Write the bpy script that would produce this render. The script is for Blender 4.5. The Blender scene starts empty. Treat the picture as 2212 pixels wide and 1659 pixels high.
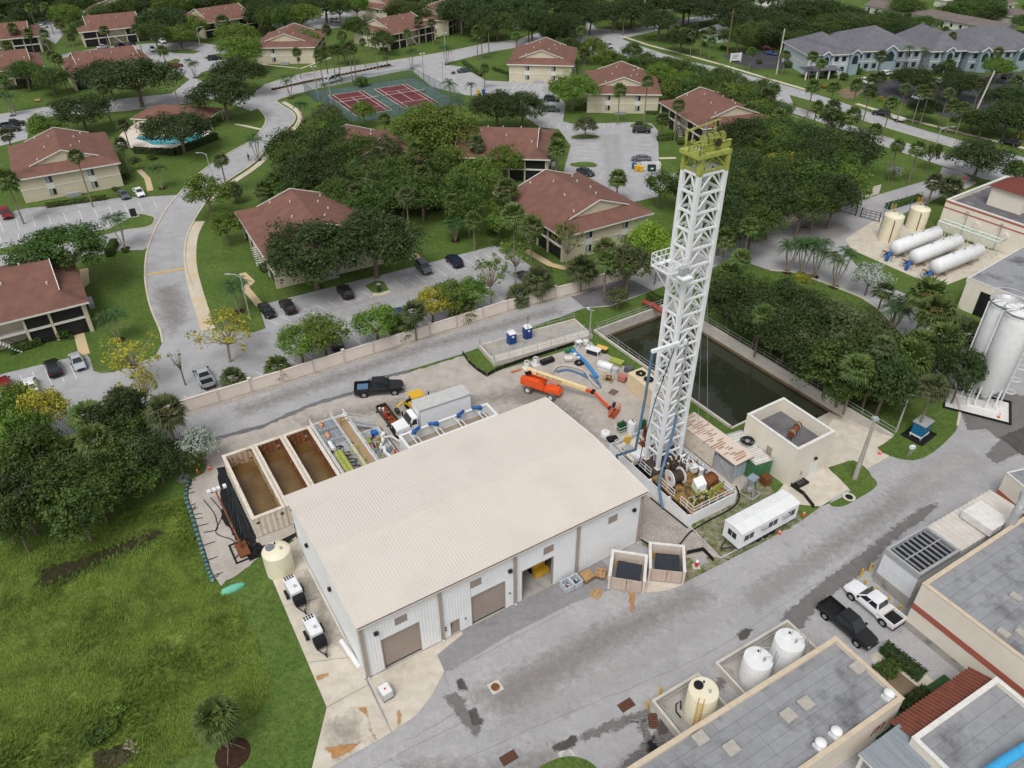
import bpy,bmesh,math,random
from mathutils import Vector,Matrix
from mathutils.geometry import tessellate_polygon
R=math.radians
random.seed(7)
S=bpy.context.scene
COL=S.collection
# ---------------------------------------------------------------- camera
FPX,CX,CY,HCAM=1658.4,1106.0,829.5,64.66  # focal length and centre in units of a 2212 px wide picture
PITCH,ROLL=0.622,-0.005
_f=Vector((0,math.cos(PITCH),-math.sin(PITCH)))
_u0=Vector((0,math.sin(PITCH),math.cos(PITCH)))
_r0=Vector((1,0,0))
_r=_r0*math.cos(ROLL)+_u0*math.sin(ROLL)
_u=-_r0*math.sin(ROLL)+_u0*math.cos(ROLL)
EYE=Vector((0,0,HCAM))
cd=bpy.data.cameras.new('camera');cam=bpy.data.objects.new('camera',cd);COL.objects.link(cam)
cd.sensor_width=36;cd.lens=FPX/2212*36;cd.clip_start=.5;cd.clip_end=6000
cam.matrix_world=Matrix(((_r.x,_u.x,-_f.x,0),(_r.y,_u.y,-_f.y,0),(_r.z,_u.z,-_f.z,HCAM),(0,0,0,1)))
S.camera=cam
# ---------------------------------------------------------------- overcast sky and a veiled sun
SUN_EL,SUN_AZ=R(58),R(200)  # azimuth clockwise from +Y
W=bpy.data.worlds.new('World');S.world=W;W.use_nodes=True
nt=W.node_tree;bg=nt.nodes['Background']
sky=nt.nodes.new('ShaderNodeTexSky');sky.sky_type='NISHITA';sky.sun_disc=False
sky.sun_elevation=SUN_EL;sky.sun_rotation=SUN_AZ;sky.dust_density=4;sky.air_density=1.2;sky.ozone_density=1
hs=nt.nodes.new('ShaderNodeHueSaturation');hs.inputs['Saturation'].default_value=.2
nt.links.new(sky.outputs[0],hs.inputs['Color']);nt.links.new(hs.outputs[0],bg.inputs[0]);bg.inputs[1].default_value=.12
sl=bpy.data.lights.new('sun','SUN');sl.energy=1.25;sl.angle=R(24);sl.color=(1,.98,.955)
so=bpy.data.objects.new('sun',sl);COL.objects.link(so)
_d=Vector((math.sin(SUN_AZ)*math.cos(SUN_EL),math.cos(SUN_AZ)*math.cos(SUN_EL),math.sin(SUN_EL)))
so.rotation_euler=_d.to_track_quat('Z','Y').to_euler();so.location=(0,0,90)
S.view_settings.view_transform='Standard';S.view_settings.look='None'
S.view_settings.exposure=.1;S.view_settings.gamma=1;S.view_settings.use_curve_mapping=False
S.render.engine='CYCLES';S.cycles.use_denoising=True;S.cycles.max_bounces=5
S.cycles.diffuse_bounces=3;S.cycles.glossy_bounces=2;S.cycles.transmission_bounces=2;S.cycles.transparent_max_bounces=16
# ---------------------------------------------------------------- survey: a point of the plan, at height z
def g(x,y,z=0.):
 d=_f+(x-CX)/FPX*_r-(y-CY)/FPX*_u
 return EYE+d*((z-HCAM)/d.z)
def pr(P):
 d=Vector(P)-EYE;w=d.dot(_f)
 return CX+FPX*d.dot(_r)/w,CY-FPX*d.dot(_u)/w
def hgt(P,yt):
 lo,hi=0.,63.
 for _ in range(40):
  m=(lo+hi)/2
  if pr((P[0],P[1],m))[1]>yt:lo=m
  else:hi=m
 return lo
def mpp(P):  # metres per unit at a point
 return(Vector(P)-EYE).dot(_f)/FPX
def ang(a,b):return math.atan2(b.y-a.y,b.x-a.x)
def rect(pts,z):  # FL, FR, BR, BL -> centre, angle, width, depth
 P=[g(x,y,z)for x,y in pts]
 c=sum(P,Vector())/4
 ux=((P[1]-P[0])+(P[2]-P[3]));uy=((P[3]-P[0])+(P[2]-P[1]))
 a1=math.atan2(ux.y,ux.x);a2=math.atan2(uy.y,uy.x)-math.pi/2
 w,d=ux.length/2,uy.length/2
 da=(a2-a1+math.pi)%(2*math.pi)-math.pi
 a=a1+da*(d/(w+d))
 return Vector((c.x,c.y,0)),a,w,d
 # ---------------------------------------------------------------- mesh helpers
class MB:
 def __init__(s):s.v=[];s.f=[]
 def add(s,vs,fs):
  n=len(s.v);s.v+=[tuple(v)for v in vs];s.f+=[tuple(i+n for i in f)for f in fs];return s
 def box(s,x0,x1,y0,y1,z0,z1):
  return s.add([(x0,y0,z0),(x1,y0,z0),(x1,y1,z0),(x0,y1,z0),(x0,y0,z1),(x1,y0,z1),(x1,y1,z1),(x0,y1,z1)],[(3,2,1,0),(4,5,6,7),(0,1,5,4),(1,2,6,5),(2,3,7,6),(3,0,4,7)])
 def cbox(s,x,y,z,sx,sy,sz):return s.box(x-sx/2,x+sx/2,y-sy/2,y+sy/2,z,z+sz)
 def rbox(s,x,y,z,sx,sy,sz,a):
  c,q=math.cos(a),math.sin(a);m=MB().box(-sx/2,sx/2,-sy/2,sy/2,z,z+sz)
  return s.add([(x+c*v[0]-q*v[1],y+q*v[0]+c*v[1],v[2])for v in m.v],m.f)
 def bar(s,p,q,w,h=None):
  p,q=Vector(p),Vector(q);h=h or w;d=(q-p)
  if d.length<1e-6:return s
  d.normalize();a=d.cross(Vector((0,0,1)))
  a=a.normalized()if a.length>1e-3 else Vector((1,0,0));b=a.cross(d).normalized()
  a*=w/2;b*=h/2
  return s.add([p-a-b,p+a-b,p+a+b,p-a+b,q-a-b,q+a-b,q+a+b,q-a+b],[(0,1,2,3),(7,6,5,4),(4,5,1,0),(5,6,2,1),(6,7,3,2),(7,4,0,3)])
 def cyl(s,p,q,r,n=10,r2=None):
  p,q=Vector(p),Vector(q);d=(q-p).normalized();r2=r if r2 is None else r2
  a=d.orthogonal().normalized();b=d.cross(a)
  vs=[]
  for c,rr in((p,r),(q,r2)):
   for i in range(n):
    t=2*math.pi*i/n;vs.append(c+a*(rr*math.cos(t))+b*(rr*math.sin(t)))
  fs=[(i,(i+1)%n,n+(i+1)%n,n+i)for i in range(n)]
  return s.add(vs,fs+[tuple(range(n-1,-1,-1)),tuple(range(n,2*n))])
 def tube(s,pts,r,n=6,taper=None):
  pts=[Vector(p)for p in pts];vs=[];m=len(pts);ref=None
  for i,p in enumerate(pts):
   d=(pts[min(i+1,m-1)]-pts[max(i-1,0)]).normalized()
   if ref is None:ref=d.orthogonal().normalized()
   a=(ref-d*ref.dot(d));a=a.normalized()if a.length>1e-4 else d.orthogonal().normalized();ref=a;b=d.cross(a)
   rr=r if taper is None else r+(taper-r)*i/(m-1)
   vs+=[p+a*(rr*math.cos(2*math.pi*k/n))+b*(rr*math.sin(2*math.pi*k/n))for k in range(n)]
  fs=[(i*n+k,i*n+(k+1)%n,(i+1)*n+(k+1)%n,(i+1)*n+k)for i in range(m-1)for k in range(n)]
  return s.add(vs,fs+[tuple(range(n-1,-1,-1)),tuple(range((m-1)*n,m*n))])
 def prism(s,poly,z0,z1):
  n=len(poly);vs=[(p[0],p[1],z0)for p in poly]+[(p[0],p[1],z1)for p in poly]
  return s.add(vs,[tuple(range(n-1,-1,-1)),tuple(range(n,2*n))]+[(i,(i+1)%n,n+(i+1)%n,n+i)for i in range(n)])
 def lathe(s,prof,n=16,c=(0,0),cap=True):
  vs=[];m=len(prof)
  for r,z in prof:
   vs+=[(c[0]+r*math.cos(2*math.pi*k/n),c[1]+r*math.sin(2*math.pi*k/n),z)for k in range(n)]
  fs=[(i*n+k,i*n+(k+1)%n,(i+1)*n+(k+1)%n,(i+1)*n+k)for i in range(m-1)for k in range(n)]
  if cap:fs+=[tuple(range(n-1,-1,-1)),tuple(range((m-1)*n,m*n))]
  return s.add(vs,fs)
 def ring(s,x0,x1,y0,y1,t,z0,z1):  # a closed wall round a rectangle
  o=[(x0,y0),(x1,y0),(x1,y1),(x0,y1)];i=[(x0+t,y0+t),(x1-t,y0+t),(x1-t,y1-t),(x0+t,y1-t)]
  vs=[(p[0],p[1],z)for z in(z0,z1)for q in(o,i)for p in q]
  fs=[]
  for k in range(4):
   j=(k+1)%4
   fs+=[(k,j,8+j,8+k),(4+j,4+k,12+k,12+j),(8+k,8+j,12+j,12+k),(j,k,4+k,4+j)]
  return s.add(vs,fs)
 def rib(s,p,q,z0,z1,pitch,dep,top=.35):  # ribbed sheet standing on p->q
  p,q=Vector((p[0],p[1],0)),Vector((q[0],q[1],0));L=(q-p).length;d=(q-p)/L;nrm=Vector((d.y,-d.x,0))
  k=max(1,round(L/pitch));st=L/k;pr_=[]
  for i in range(k):
   b=i*st;pr_+=[(b,0),(b+st*(1-top-.16),0),(b+st*(1-top-.02),dep),(b+st*.98,dep)]
  pr_.append((L,0));vs=[]
  for t,o in pr_:
   w=p+d*t+nrm*o;vs+=[(w.x,w.y,z0),(w.x,w.y,z1)]
  return s.add(vs,[(2*i,2*i+2,2*i+3,2*i+1)for i in range(len(pr_)-1)])
 def tf(s,a=0,t=(0,0,0),sc=1):
  c,q=math.cos(a),math.sin(a)
  s.v=[(sc*(c*x-q*y)+t[0],sc*(q*x+c*y)+t[1],sc*z+t[2])for x,y,z in s.v];return s
 def mesh(s,name,mat,sm=False,bev=0):
  me=bpy.data.meshes.new(name);me.from_pydata(s.v,[],s.f)
  if bev:
   bm=bmesh.new();bm.from_mesh(me)
   bmesh.ops.bevel(bm,geom=[e for e in bm.edges if len(e.link_faces)==2 and e.calc_face_angle(0)>.5],offset=bev,segments=2,affect='EDGES',clamp_overlap=True)
   bm.to_mesh(me);bm.free()
  if sm or bev:
   me.polygons.foreach_set('use_smooth',[True]*len(me.polygons));me.set_sharp_from_angle(angle=R(40))
  me.materials.append(mat);return me
 def obj(s,name,mat,par=None,sm=False,bev=0):
  return link(name,s.mesh(name,mat,sm,bev),par)
def link(name,me,par=None,loc=None):
 o=bpy.data.objects.new(name,me);COL.objects.link(o)
 if par is not None:o.parent=par
 if loc is not None:o.location=loc
 return o
def tag(o,label,cat,group=None,kind=None):
 if label:o['label']=label
 if cat:o['category']=cat
 if group:o['group']=group
 if kind:o['kind']=kind
 return o
def thing(name,label,cat,loc=(0,0,0),rz=0,group=None):
 o=bpy.data.objects.new(name,None);COL.objects.link(o);o.location=loc;o.rotation_euler=(0,0,rz)
 o.empty_display_size=.3
 return tag(o,label,cat,group)
KIDS={}
def kids(o):return[c for c in bpy.data.objects if c.parent==o]if o.name not in KIDS else KIDS[o.name]
def dup(root,loc,rz=None,label=None,sc=None):
 def cp(o,par):
  c=o.copy();COL.objects.link(c)
  if par is not None:c.parent=par
  for k in kids(o):cp(k,c)
  return c
 r=cp(root,None);r.location=loc
 if rz is not None:r.rotation_euler=(0,0,rz)
 if sc is not None:r.scale=(sc,sc,sc)if not hasattr(sc,'__len__')else sc
 if label:r['label']=label
 return r
def remember(root):
 def go(o):
  KIDS[o.name]=[c for c in bpy.data.objects if c.parent==o]
  for k in KIDS[o.name]:go(k)
 go(root);return root
def copies(base,specs):pass
# ---------------------------------------------------------------- materials
MT={}
def mat(name,c,rough=.6,c2=None,scale=2.,bump=0,metal=0,spec=.3,world=False,stain=None,st_scale=.5,st_lo=.55,st_hi=.7,detail=6,stretch=None,emit=0,bscale=None):
 if name in MT:return MT[name]
 m=bpy.data.materials.new(name);m.use_nodes=True;t=m.node_tree;n=t.nodes;L=t.links.new
 b=n['Principled BSDF'];b.inputs['Roughness'].default_value=rough;b.inputs['Metallic'].default_value=metal
 b.inputs['Specular IOR Level'].default_value=spec
 co=n.new('ShaderNodeNewGeometry').outputs['Position']if world else n.new('ShaderNodeTexCoord').outputs['Object']
 if stretch:
  mp=n.new('ShaderNodeMapping');mp.inputs['Scale'].default_value=stretch;L(co,mp.inputs[0]);co=mp.outputs[0]
 def noise(sc,de=detail):
  q=n.new('ShaderNodeTexNoise');q.inputs['Scale'].default_value=sc;q.inputs['Detail'].default_value=de;q.inputs['Roughness'].default_value=.62;L(co,q.inputs['Vector']);return q.outputs[0]
 def ramp(src,a,bb):
  q=n.new('ShaderNodeMapRange');q.inputs[1].default_value=a;q.inputs[2].default_value=bb;L(src,q.inputs[0]);return q.outputs[0]
 def mix(f,a,bb):
  q=n.new('ShaderNodeMix');q.data_type='RGBA';L(f,q.inputs[0])
  for i,z in((6,a),(7,bb)):
   if isinstance(z,tuple):q.inputs[i].default_value=(*z,1)
   else:L(z,q.inputs[i])
  return q.outputs[2]
 c2=c2 or tuple(x*.82 for x in c)
 col=mix(ramp(noise(scale),.35,.68),c,c2)
 if stain:col=mix(ramp(noise(st_scale,8),st_lo,st_hi),col,stain)
 L(col,b.inputs['Base Color'])
 if bump:
  q=n.new('ShaderNodeBump');q.inputs['Strength'].default_value=bump;q.inputs['Distance'].default_value=.05
  L(noise(bscale or scale*6),q.inputs['Height']);L(q.outputs[0],b.inputs['Normal'])
 if emit:
  b.inputs['Emission Color'].default_value=(*c,1);b.inputs['Emission Strength'].default_value=emit
 MT[name]=m;return m
def srgb(r,gg,b):return tuple(((x/255+.055)/1.055)**2.4 if x>10 else x/255/12.92 for x in(r,gg,b))
def ground_mat(name,cols,sc,rough=.9,bump=.3,bsc=20,spot=None,spot_sc=.3,lo=.58,hi=.7,spec=.15,fine=None):
 """several tones laid over one another by noises of different size, in plan coordinates"""
 m=bpy.data.materials.new(name);m.use_nodes=True;t=m.node_tree;n=t.nodes;L=t.links.new
 b=n['Principled BSDF'];b.inputs['Roughness'].default_value=rough;b.inputs['Specular IOR Level'].default_value=spec
 co=n.new('ShaderNodeNewGeometry').outputs['Position']
 def noise(s_,de=5,off=0):
  mp=n.new('ShaderNodeMapping');mp.inputs['Location'].default_value=(off*13.7,off*7.1,0);L(co,mp.inputs[0])
  q=n.new('ShaderNodeTexNoise');q.inputs['Scale'].default_value=s_;q.inputs['Detail'].default_value=de;q.inputs['Roughness'].default_value=.65;L(mp.outputs[0],q.inputs['Vector']);return q.outputs[0]
 def ramp(src,a,bb):
  q=n.new('ShaderNodeMapRange');q.inputs[1].default_value=a;q.inputs[2].default_value=bb;L(src,q.inputs[0]);return q.outputs[0]
 col=None
 for i,c in enumerate(cols):
  if col is None:col=(*c,1);continue
  q=n.new('ShaderNodeMix');q.data_type='RGBA';L(ramp(noise(sc[i-1],5,i),.38,.66),q.inputs[0])
  if isinstance(col,tuple):q.inputs[6].default_value=col
  else:L(col,q.inputs[6])
  q.inputs[7].default_value=(*c,1);col=q.outputs[2]
 if fine:
  q=n.new('ShaderNodeMix');q.data_type='RGBA';q.blend_type='MULTIPLY';q.inputs[0].default_value=1;L(col,q.inputs[6])
  v=n.new('ShaderNodeTexVoronoi');v.inputs['Scale'].default_value=fine[0];L(co,v.inputs['Vector'])
  q2=n.new('ShaderNodeMapRange');q2.inputs[3].default_value=fine[1];q2.inputs[4].default_value=fine[2]
  sp=n.new('ShaderNodeSeparateColor');L(v.outputs['Color'],sp.inputs[0]);L(sp.outputs[0],q2.inputs[0]);L(q2.outputs[0],q.inputs[7]);col=q.outputs[2]
 if spot:
  q=n.new('ShaderNodeMix');q.data_type='RGBA';L(ramp(noise(spot_sc,9,9),lo,hi),q.inputs[0]);L(col,q.inputs[6]);q.inputs[7].default_value=(*spot,1);col=q.outputs[2]
 L(col,b.inputs['Base Color'])
 if bump:
  q=n.new('ShaderNodeBump');q.inputs['Strength'].default_value=bump;q.inputs['Distance'].default_value=.06
  L(noise(bsc,4,3),q.inputs['Height']);L(q.outputs[0],b.inputs['Normal'])
 MT[name]=m;return m
lawn=ground_mat('lawn',[srgb(84,107,48),srgb(71,94,40),srgb(102,119,61),srgb(78,101,45)],[.05,.16,1.2],spot=srgb(120,118,72),spot_sc=.35,lo=.66,hi=.8,bump=.6,bsc=9,fine=(5,.72,1.2))
lawn2=ground_mat('rough_lawn',[srgb(96,106,60),srgb(76,92,44),srgb(150,144,124)],[.3,1.1],spot=srgb(156,146,128),spot_sc=.5,lo=.52,hi=.68,bump=.7,bsc=9,fine=(6,.7,1.2))
meadow_m=ground_mat('meadow_soil',[srgb(88,108,44),srgb(66,82,34),srgb(108,124,54)],[.06,.2],spot=srgb(62,58,44),spot_sc=.22,lo=.6,hi=.7,bump=.8,bsc=5,fine=(4,.6,1.2))
asph_y=ground_mat('bleached_asphalt',[srgb(168,167,168),srgb(152,151,152),srgb(180,178,178),srgb(161,160,161)],[.05,.3,1.6],spot=srgb(122,119,119),spot_sc=.45,lo=.6,hi=.82,rough=.85,bump=.25,bsc=30,fine=(14,.88,1.08))
asph_r=ground_mat('street_asphalt',[srgb(166,166,168),srgb(153,153,155),srgb(176,175,176)],[.05,.4],rough=.85,bump=.2,bsc=30,spot=srgb(125,123,124),spot_sc=.5,lo=.68,hi=.8,fine=(12,.9,1.07))
asph_d=ground_mat('dark_asphalt',[srgb(112,110,113),srgb(98,96,99),srgb(120,118,119)],[.2,1.5],rough=.8,bump=.3,bsc=30,fine=(12,.85,1.1))
asph_m=ground_mat('newer_asphalt',[srgb(140,138,140),srgb(130,128,130),srgb(148,146,147)],[.2,1.5],rough=.8,bump=.3,bsc=30,fine=(12,.88,1.08))
asph_o=ground_mat('black_asphalt',[srgb(78,78,83),srgb(66,66,70)],[.2],rough=.8,bump=.3,bsc=30)
wet_m=ground_mat('wet_asphalt',[srgb(128,124,122),srgb(112,109,108),srgb(140,137,135)],[.6,1.6],rough=.45,bump=.1,spec=.5,fine=(12,.9,1.06))
wetd_m=ground_mat('oily_asphalt',[srgb(84,80,78),srgb(104,98,94)],[1.2],rough=.5,bump=.1,spec=.4)
gravel_m=ground_mat('shell_gravel',[srgb(180,172,163),srgb(164,155,147),srgb(190,182,173)],[.09,.5],rough=.95,bump=.35,bsc=22,spot=srgb(150,138,126),spot_sc=.18,lo=.6,hi=.78,fine=(17,.8,1.1))
gravel2_m=ground_mat('grey_gravel',[srgb(176,168,160),srgb(160,150,143)],[.6],rough=.95,bump=.5,bsc=20,fine=(12,.72,1.16))
conc_m=ground_mat('slab_concrete',[srgb(200,190,174),srgb(182,173,159),srgb(208,200,186)],[.15,.8],rough=.85,bump=.12,bsc=14,spot=srgb(150,142,132),spot_sc=.5,lo=.62,hi=.78,fine=(20,.95,1.04))
conc2_m=ground_mat('walk_concrete',[srgb(206,196,178),srgb(190,180,164)],[.3],rough=.85,bump=.12,spot=srgb(202,178,138),spot_sc=.16,lo=.52,hi=.68)
conc3_m=ground_mat('stained_path',[srgb(204,178,134),srgb(192,178,152)],[.25],rough=.85,bump=.12)
rust_m=ground_mat('rust_stain',[srgb(186,144,96),srgb(196,168,130),srgb(170,120,70)],[1.2,3],rough=.9,bump=0)
mulch_m=ground_mat('mulch',[srgb(70,50,40),srgb(54,40,33)],[2.],rough=1,bump=1,bsc=12)
paint_m=mat('line_paint',srgb(226,226,224),.7,srgb(196,196,196),3,world=True)
yel_m=mat('yellow_paint',srgb(222,180,96),.7,srgb(200,160,90),2,world=True)
soil_m=ground_mat('bare_soil',[srgb(132,116,96),srgb(112,96,78)],[.7],rough=1,bump=.5)
# ---------------------------------------------------------------- ground sheets
def smooth(pts,closed=True,k=4):
 P=[Vector((p[0],p[1]))for p in pts];n=len(P);out=[]
 rng=range(n if closed else n-1)
 for i in rng:
  a,b,c,d=(P[(i-1)%n],P[i],P[(i+1)%n],P[(i+2)%n])if closed else(P[max(i-1,0)],P[i],P[i+1],P[min(i+2,n-1)])
  for j in range(k):
   t=j/k;out.append(.5*((2*b)+(c-a)*t+(2*a-5*b+4*c-d)*t*t+(3*b-a-3*c+d)*t**3))
 if not closed:out.append(P[-1])
 return out
def W2(pts,z=0):return[g(p[0],p[1],z)for p in pts]
def sheet(name,pts,z,m,holes=(),world=False,kind='structure',rough_edge=0):
 P=[Vector((p[0],p[1],0))for p in(pts if world else W2(pts))]
 if rough_edge:
  Q=[]
  for i,p in enumerate(P):
   q=P[(i+1)%len(P)];k=max(1,int((q-p).length/(rough_edge*2)))
   for j in range(k):Q.append(p.lerp(q,j/k)+Vector((random.gauss(0,1),random.gauss(0,1),0))*rough_edge*.35)
  P=Q
 loops=[P]+[[Vector((h[0],h[1],0))for h in hh]for hh in holes]
 flat=[v for l in loops for v in l]
 tris=tessellate_polygon(loops)
 fs=[]
 for t in tris:
  a,b,c=(flat[i]for i in t)
  fs.append(t if(b-a).cross(c-a).z>0 else t[::-1])
 mb=MB();mb.v=[(v.x,v.y,z)for v in flat];mb.f=fs
 o=mb.obj(name,m);o['kind']=kind;return o
def stain_mat(name,c1,c2,rough=.6,spec=.3,lo=.4,hi=.62,top=.9):
 m=ground_mat(name,[c1,c2],[1.1],rough=rough,bump=0,spec=spec);t=m.node_tree;n=t.nodes;L=t.links.new;b=n['Principled BSDF']
 at=n.new('ShaderNodeAttribute');at.attribute_name='edge';ge=n.new('ShaderNodeNewGeometry');nz=n.new('ShaderNodeTexNoise');nz.inputs['Scale'].default_value=1.3;nz.inputs['Detail'].default_value=8;nz.inputs['Roughness'].default_value=.7;L(ge.outputs['Position'],nz.inputs['Vector'])
 ad=n.new('ShaderNodeMath');ad.operation='MULTIPLY_ADD';L(nz.outputs[0],ad.inputs[0]);ad.inputs[1].default_value=1.15;L(at.outputs['Fac'],ad.inputs[2]);mr=n.new('ShaderNodeMapRange');mr.inputs[1].default_value=lo+.57;mr.inputs[2].default_value=hi+.57;mr.inputs[4].default_value=top;L(ad.outputs[0],mr.inputs[0]);L(mr.outputs[0],b.inputs['Alpha']);return m
def stain(name,pts,z,m,fade=.7,st=.28):
 P=[Vector((p.x,p.y))for p in W2(pts)];x0,x1,y0,y1=min(p.x for p in P)-fade,max(p.x for p in P)+fade,min(p.y for p in P)-fade,max(p.y for p in P)+fade
 nx,ny=int((x1-x0)/st)+2,int((y1-y0)/st)+2;ed=[];E=list(zip(P,P[1:]+P[:1]))
 for j in range(ny):
  for i in range(nx):
   q=Vector((x0+i*st,y0+j*st));ins=False;d=1e9
   for a,b in E:
    if(a.y>q.y)!=(b.y>q.y)and q.x<(b.x-a.x)*(q.y-a.y)/(b.y-a.y)+a.x:ins=not ins
    e=b-a;t=max(0,min(1,(q-a).dot(e)/max(e.length_squared,1e-9)));d=min(d,(q-a-e*t).length)
   ed.append(max(0,min(1,.5+(d if ins else-d)/(2*fade))))
 mb=MB();mb.v=[(x0+i*st,y0+j*st,z)for j in range(ny)for i in range(nx)];mb.f=[(j*nx+i,j*nx+i+1,(j+1)*nx+i+1,(j+1)*nx+i)for j in range(ny-1)for i in range(nx-1)if max(ed[j*nx+i],ed[j*nx+i+1],ed[(j+1)*nx+i+1],ed[(j+1)*nx+i])>0]
 me=mb.mesh(name,m);at=me.attributes.new('edge','FLOAT','POINT');at.data.foreach_set('value',ed);o=link(name,me);o['kind']='structure';return o
def offs(P,d):  # polyline offset to its left
 out=[]
 for i,p in enumerate(P):
  a=P[max(i-1,0)];b=P[min(i+1,len(P)-1)];t=(b-a);t=Vector((-t.y,t.x,0)).normalized();out.append(Vector((p.x,p.y,0))+t*d)
 return out
def strip(name,pts,w,z,m,par=None,world=False,h=0):
 P=[Vector((p[0],p[1],0))for p in(pts if world else W2(pts))]
 a,b=offs(P,w/2),offs(P,-w/2);n=len(P);mb=MB()
 if h:
  vs=[(v.x,v.y,zz)for zz in(z,z+h)for q in(a,b)for v in q]
  fs=[]
  for i in range(n-1):
   fs+=[(2*n+i,3*n+i,3*n+i+1,2*n+i+1),(i,2*n+i,2*n+i+1,i+1),(n+i+1,3*n+i+1,3*n+i,n+i)]
  fs+=[(n,3*n,2*n,0),(n-1,3*n-1,4*n-1,2*n-1)]
  mb.add(vs,fs)
 else:mb.add([(v.x,v.y,z)for q in(a,b)for v in q],[(i,n+i,n+i+1,i+1)for i in range(n-1)])
 o=mb.obj(name,m,par)
 if par is None:o['kind']='structure'
 return o
def kerb(pts,w=.32,h=.13,sm=True,m=None,closed=False):
 if sm:pts=smooth(pts,closed)
 pts=list(pts)+([pts[0]]if closed else[])
 return strip('kerb',pts,w,-.02,m or conc2_m,h=h+.02)
def plines(par,A,B,C,D,n,z,skip=(),w=.11):
 a,b,c,d=(g(*q)for q in(A,B,C,D))
 for i in range(n+1):
  if i in skip:continue
  t=i/n;p,q=a.lerp(b,t),c.lerp(d,t)
  strip('parking_line',[p,q],w,z,paint_m,par,world=True)
  # ================================================================ THE GROUND
ZA,ZB,ZC,ZD,ZE,ZF=0,.006,.012,.018,.024,.030
# settling pond: a sunk basin, so the ground has a hole there
_pr0,_pr1=g(1519,697),g(1929,944);PU=(_pr1-_pr0).normalized();PN=Vector((-PU.y,PU.x,0))
_pa=g(1284,716);_pb=g(1450,656)
_b=(_pa-_pr0).dot(PN);_s0=(_pb-_pr0).dot(PU)
def pond(s,t):return _pr0+PU*s+PN*t  # s along the right hand wall, t across (negative towards the rig)
PW=(_pa-_pr0).dot(PN);PS0=((_pa-_pr0).dot(PU)+(_pb-_pr0).dot(PU))/2;PS1=(_pr1-_pr0).dot(PU)
pond_loop=[pond(PS0,0),pond(PS1,0),pond(PS1,PW*.52),pond(PS1-13,PW*.52),pond(PS1-13,PW),pond(PS0,PW)]
sheet('lawn_ground',[(-2500,-600),(2500,-600),(2500,3500),(-2500,3500)],-.03,lawn,holes=[pond_loop],world=True)
st_wet,st_oil,st_rust,st_dirt,st_worn=stain_mat('damp_stain',srgb(112,108,106),srgb(124,120,118),.45,.5),stain_mat('oil_stain',srgb(78,74,72),srgb(96,91,88),.5),stain_mat('rust_wash',srgb(176,124,72),srgb(196,152,104),.9,.1,.45,.8),stain_mat('dirt_film',srgb(140,134,128),srgb(150,145,140),.9,.1,.4,1.,.6),stain_mat('pale_wear',srgb(186,184,182),srgb(178,176,175),.9,.1,.4,1.05,.7)
# --- the plant: yard, access road, gravel pad, slabs
yard=sheet('yard_asphalt',[(560,1900),(712,1659),(845,1583),(900,1545),(934,1501),(960,1450),(944,1415),(900,1390),(1080,1290),(1360,1140),(1470,1262),(1520,1237),(1575,1209),(1640,1176),(1735,1122),(1773,1094),(1791,1088),(1840,994),(1922,985),(2000,960),(2068,885),(2040,800),(1948,722),(1899,671),(1858,642),(1763,605),(1722,590),(1664,584),(1590,560),(1585,520),(1646,499),(1803,453),(1898,479),(1880,505),(1826,545),(1850,573),(1927,622),(1978,645),(2010,662),(2060,720),(2300,720),(2700,1900)],ZA,asph_y)
road=sheet('access_road',[(-300,1128),(0,1050),(230,960),(402,891),(612,827),(807,765),(1097,673),(1248,632),(1310,609),(1402,583),(1585,520),(1590,560),(1480,600),(1409,628),(1320,662),(1261,666),(1133,712),(1096,744),(1000,764),(884,799),(796,819),(764,845),(670,872),(569,917),(442,950),(325,981),(100,1060),(-300,1195)],ZB,asph_y)
sheet('asphalt_overlay',[(1229,637),(1330,603),(1368,606),(1410,628),(1345,648),(1322,659),(1262,664)],ZC,asph_d)
sheet('wheel_worn_verge',[(442,950),(569,917),(670,872),(764,845),(796,819),(884,799),(884,807),(800,832),(764,860),(690,885),(580,928),(442,966),(325,998),(325,981)],ZC,asph_d,rough_edge=.4)
gravel=sheet('gravel_pad',[(442,958),(569,924),(670,880),(764,853),(796,826),(884,805),(1000,768),(1012,782),(1052,813),(1086,794),(1239,746),(1275,738),(1377,812),(1540,966),(1650,1066),(1592,1062),(1490,1140),(1556,1206),(1540,1212),(1470,1205),(1390,1172),(1330,1100),(1190,880),(900,960),(625,1090),(640,1165),(590,1172),(541,1221),(480,1266),(456,1239),(445,1198),(420,1129),(404,1070),(415,1037),(448,1014)],ZD,gravel_m,rough_edge=.3)
sheet('grey_gravel_patch',[(1385,1060),(1490,1140),(1540,1190),(1470,1203),(1385,1160)],ZE,gravel2_m)
sheet('weedy_ground',[(1492,1139),(1594,1060),(1650,1040),(1700,1092),(1735,1121),(1575,1208),(1556,1204)],ZE,lawn2,rough_edge=.3)
sheet('weedy_ground',[(1385,1165),(1470,1205),(1560,1204),(1575,1209),(1477,1259),(1462,1180),(1390,1180)],ZE,lawn2,rough_edge=.2)
slab=sheet('concrete_slab',[(574,1225),(590,1256),(706,1528),(674,1659),(664,1700),(712,1659),(845,1583),(900,1545),(934,1501),(960,1450),(944,1415),(1000,1370),(800,1000),(640,1165),(600,1190)],ZE,conc_m)
for a,b in(((660,1432),(790,1416)),((706,1528),(795,1480)),((612,1310),(700,1290)),((846,1582),(795,1472))):
 strip('slab_joint',[a,b],.05,ZE+.003,wetd_m)
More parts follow.
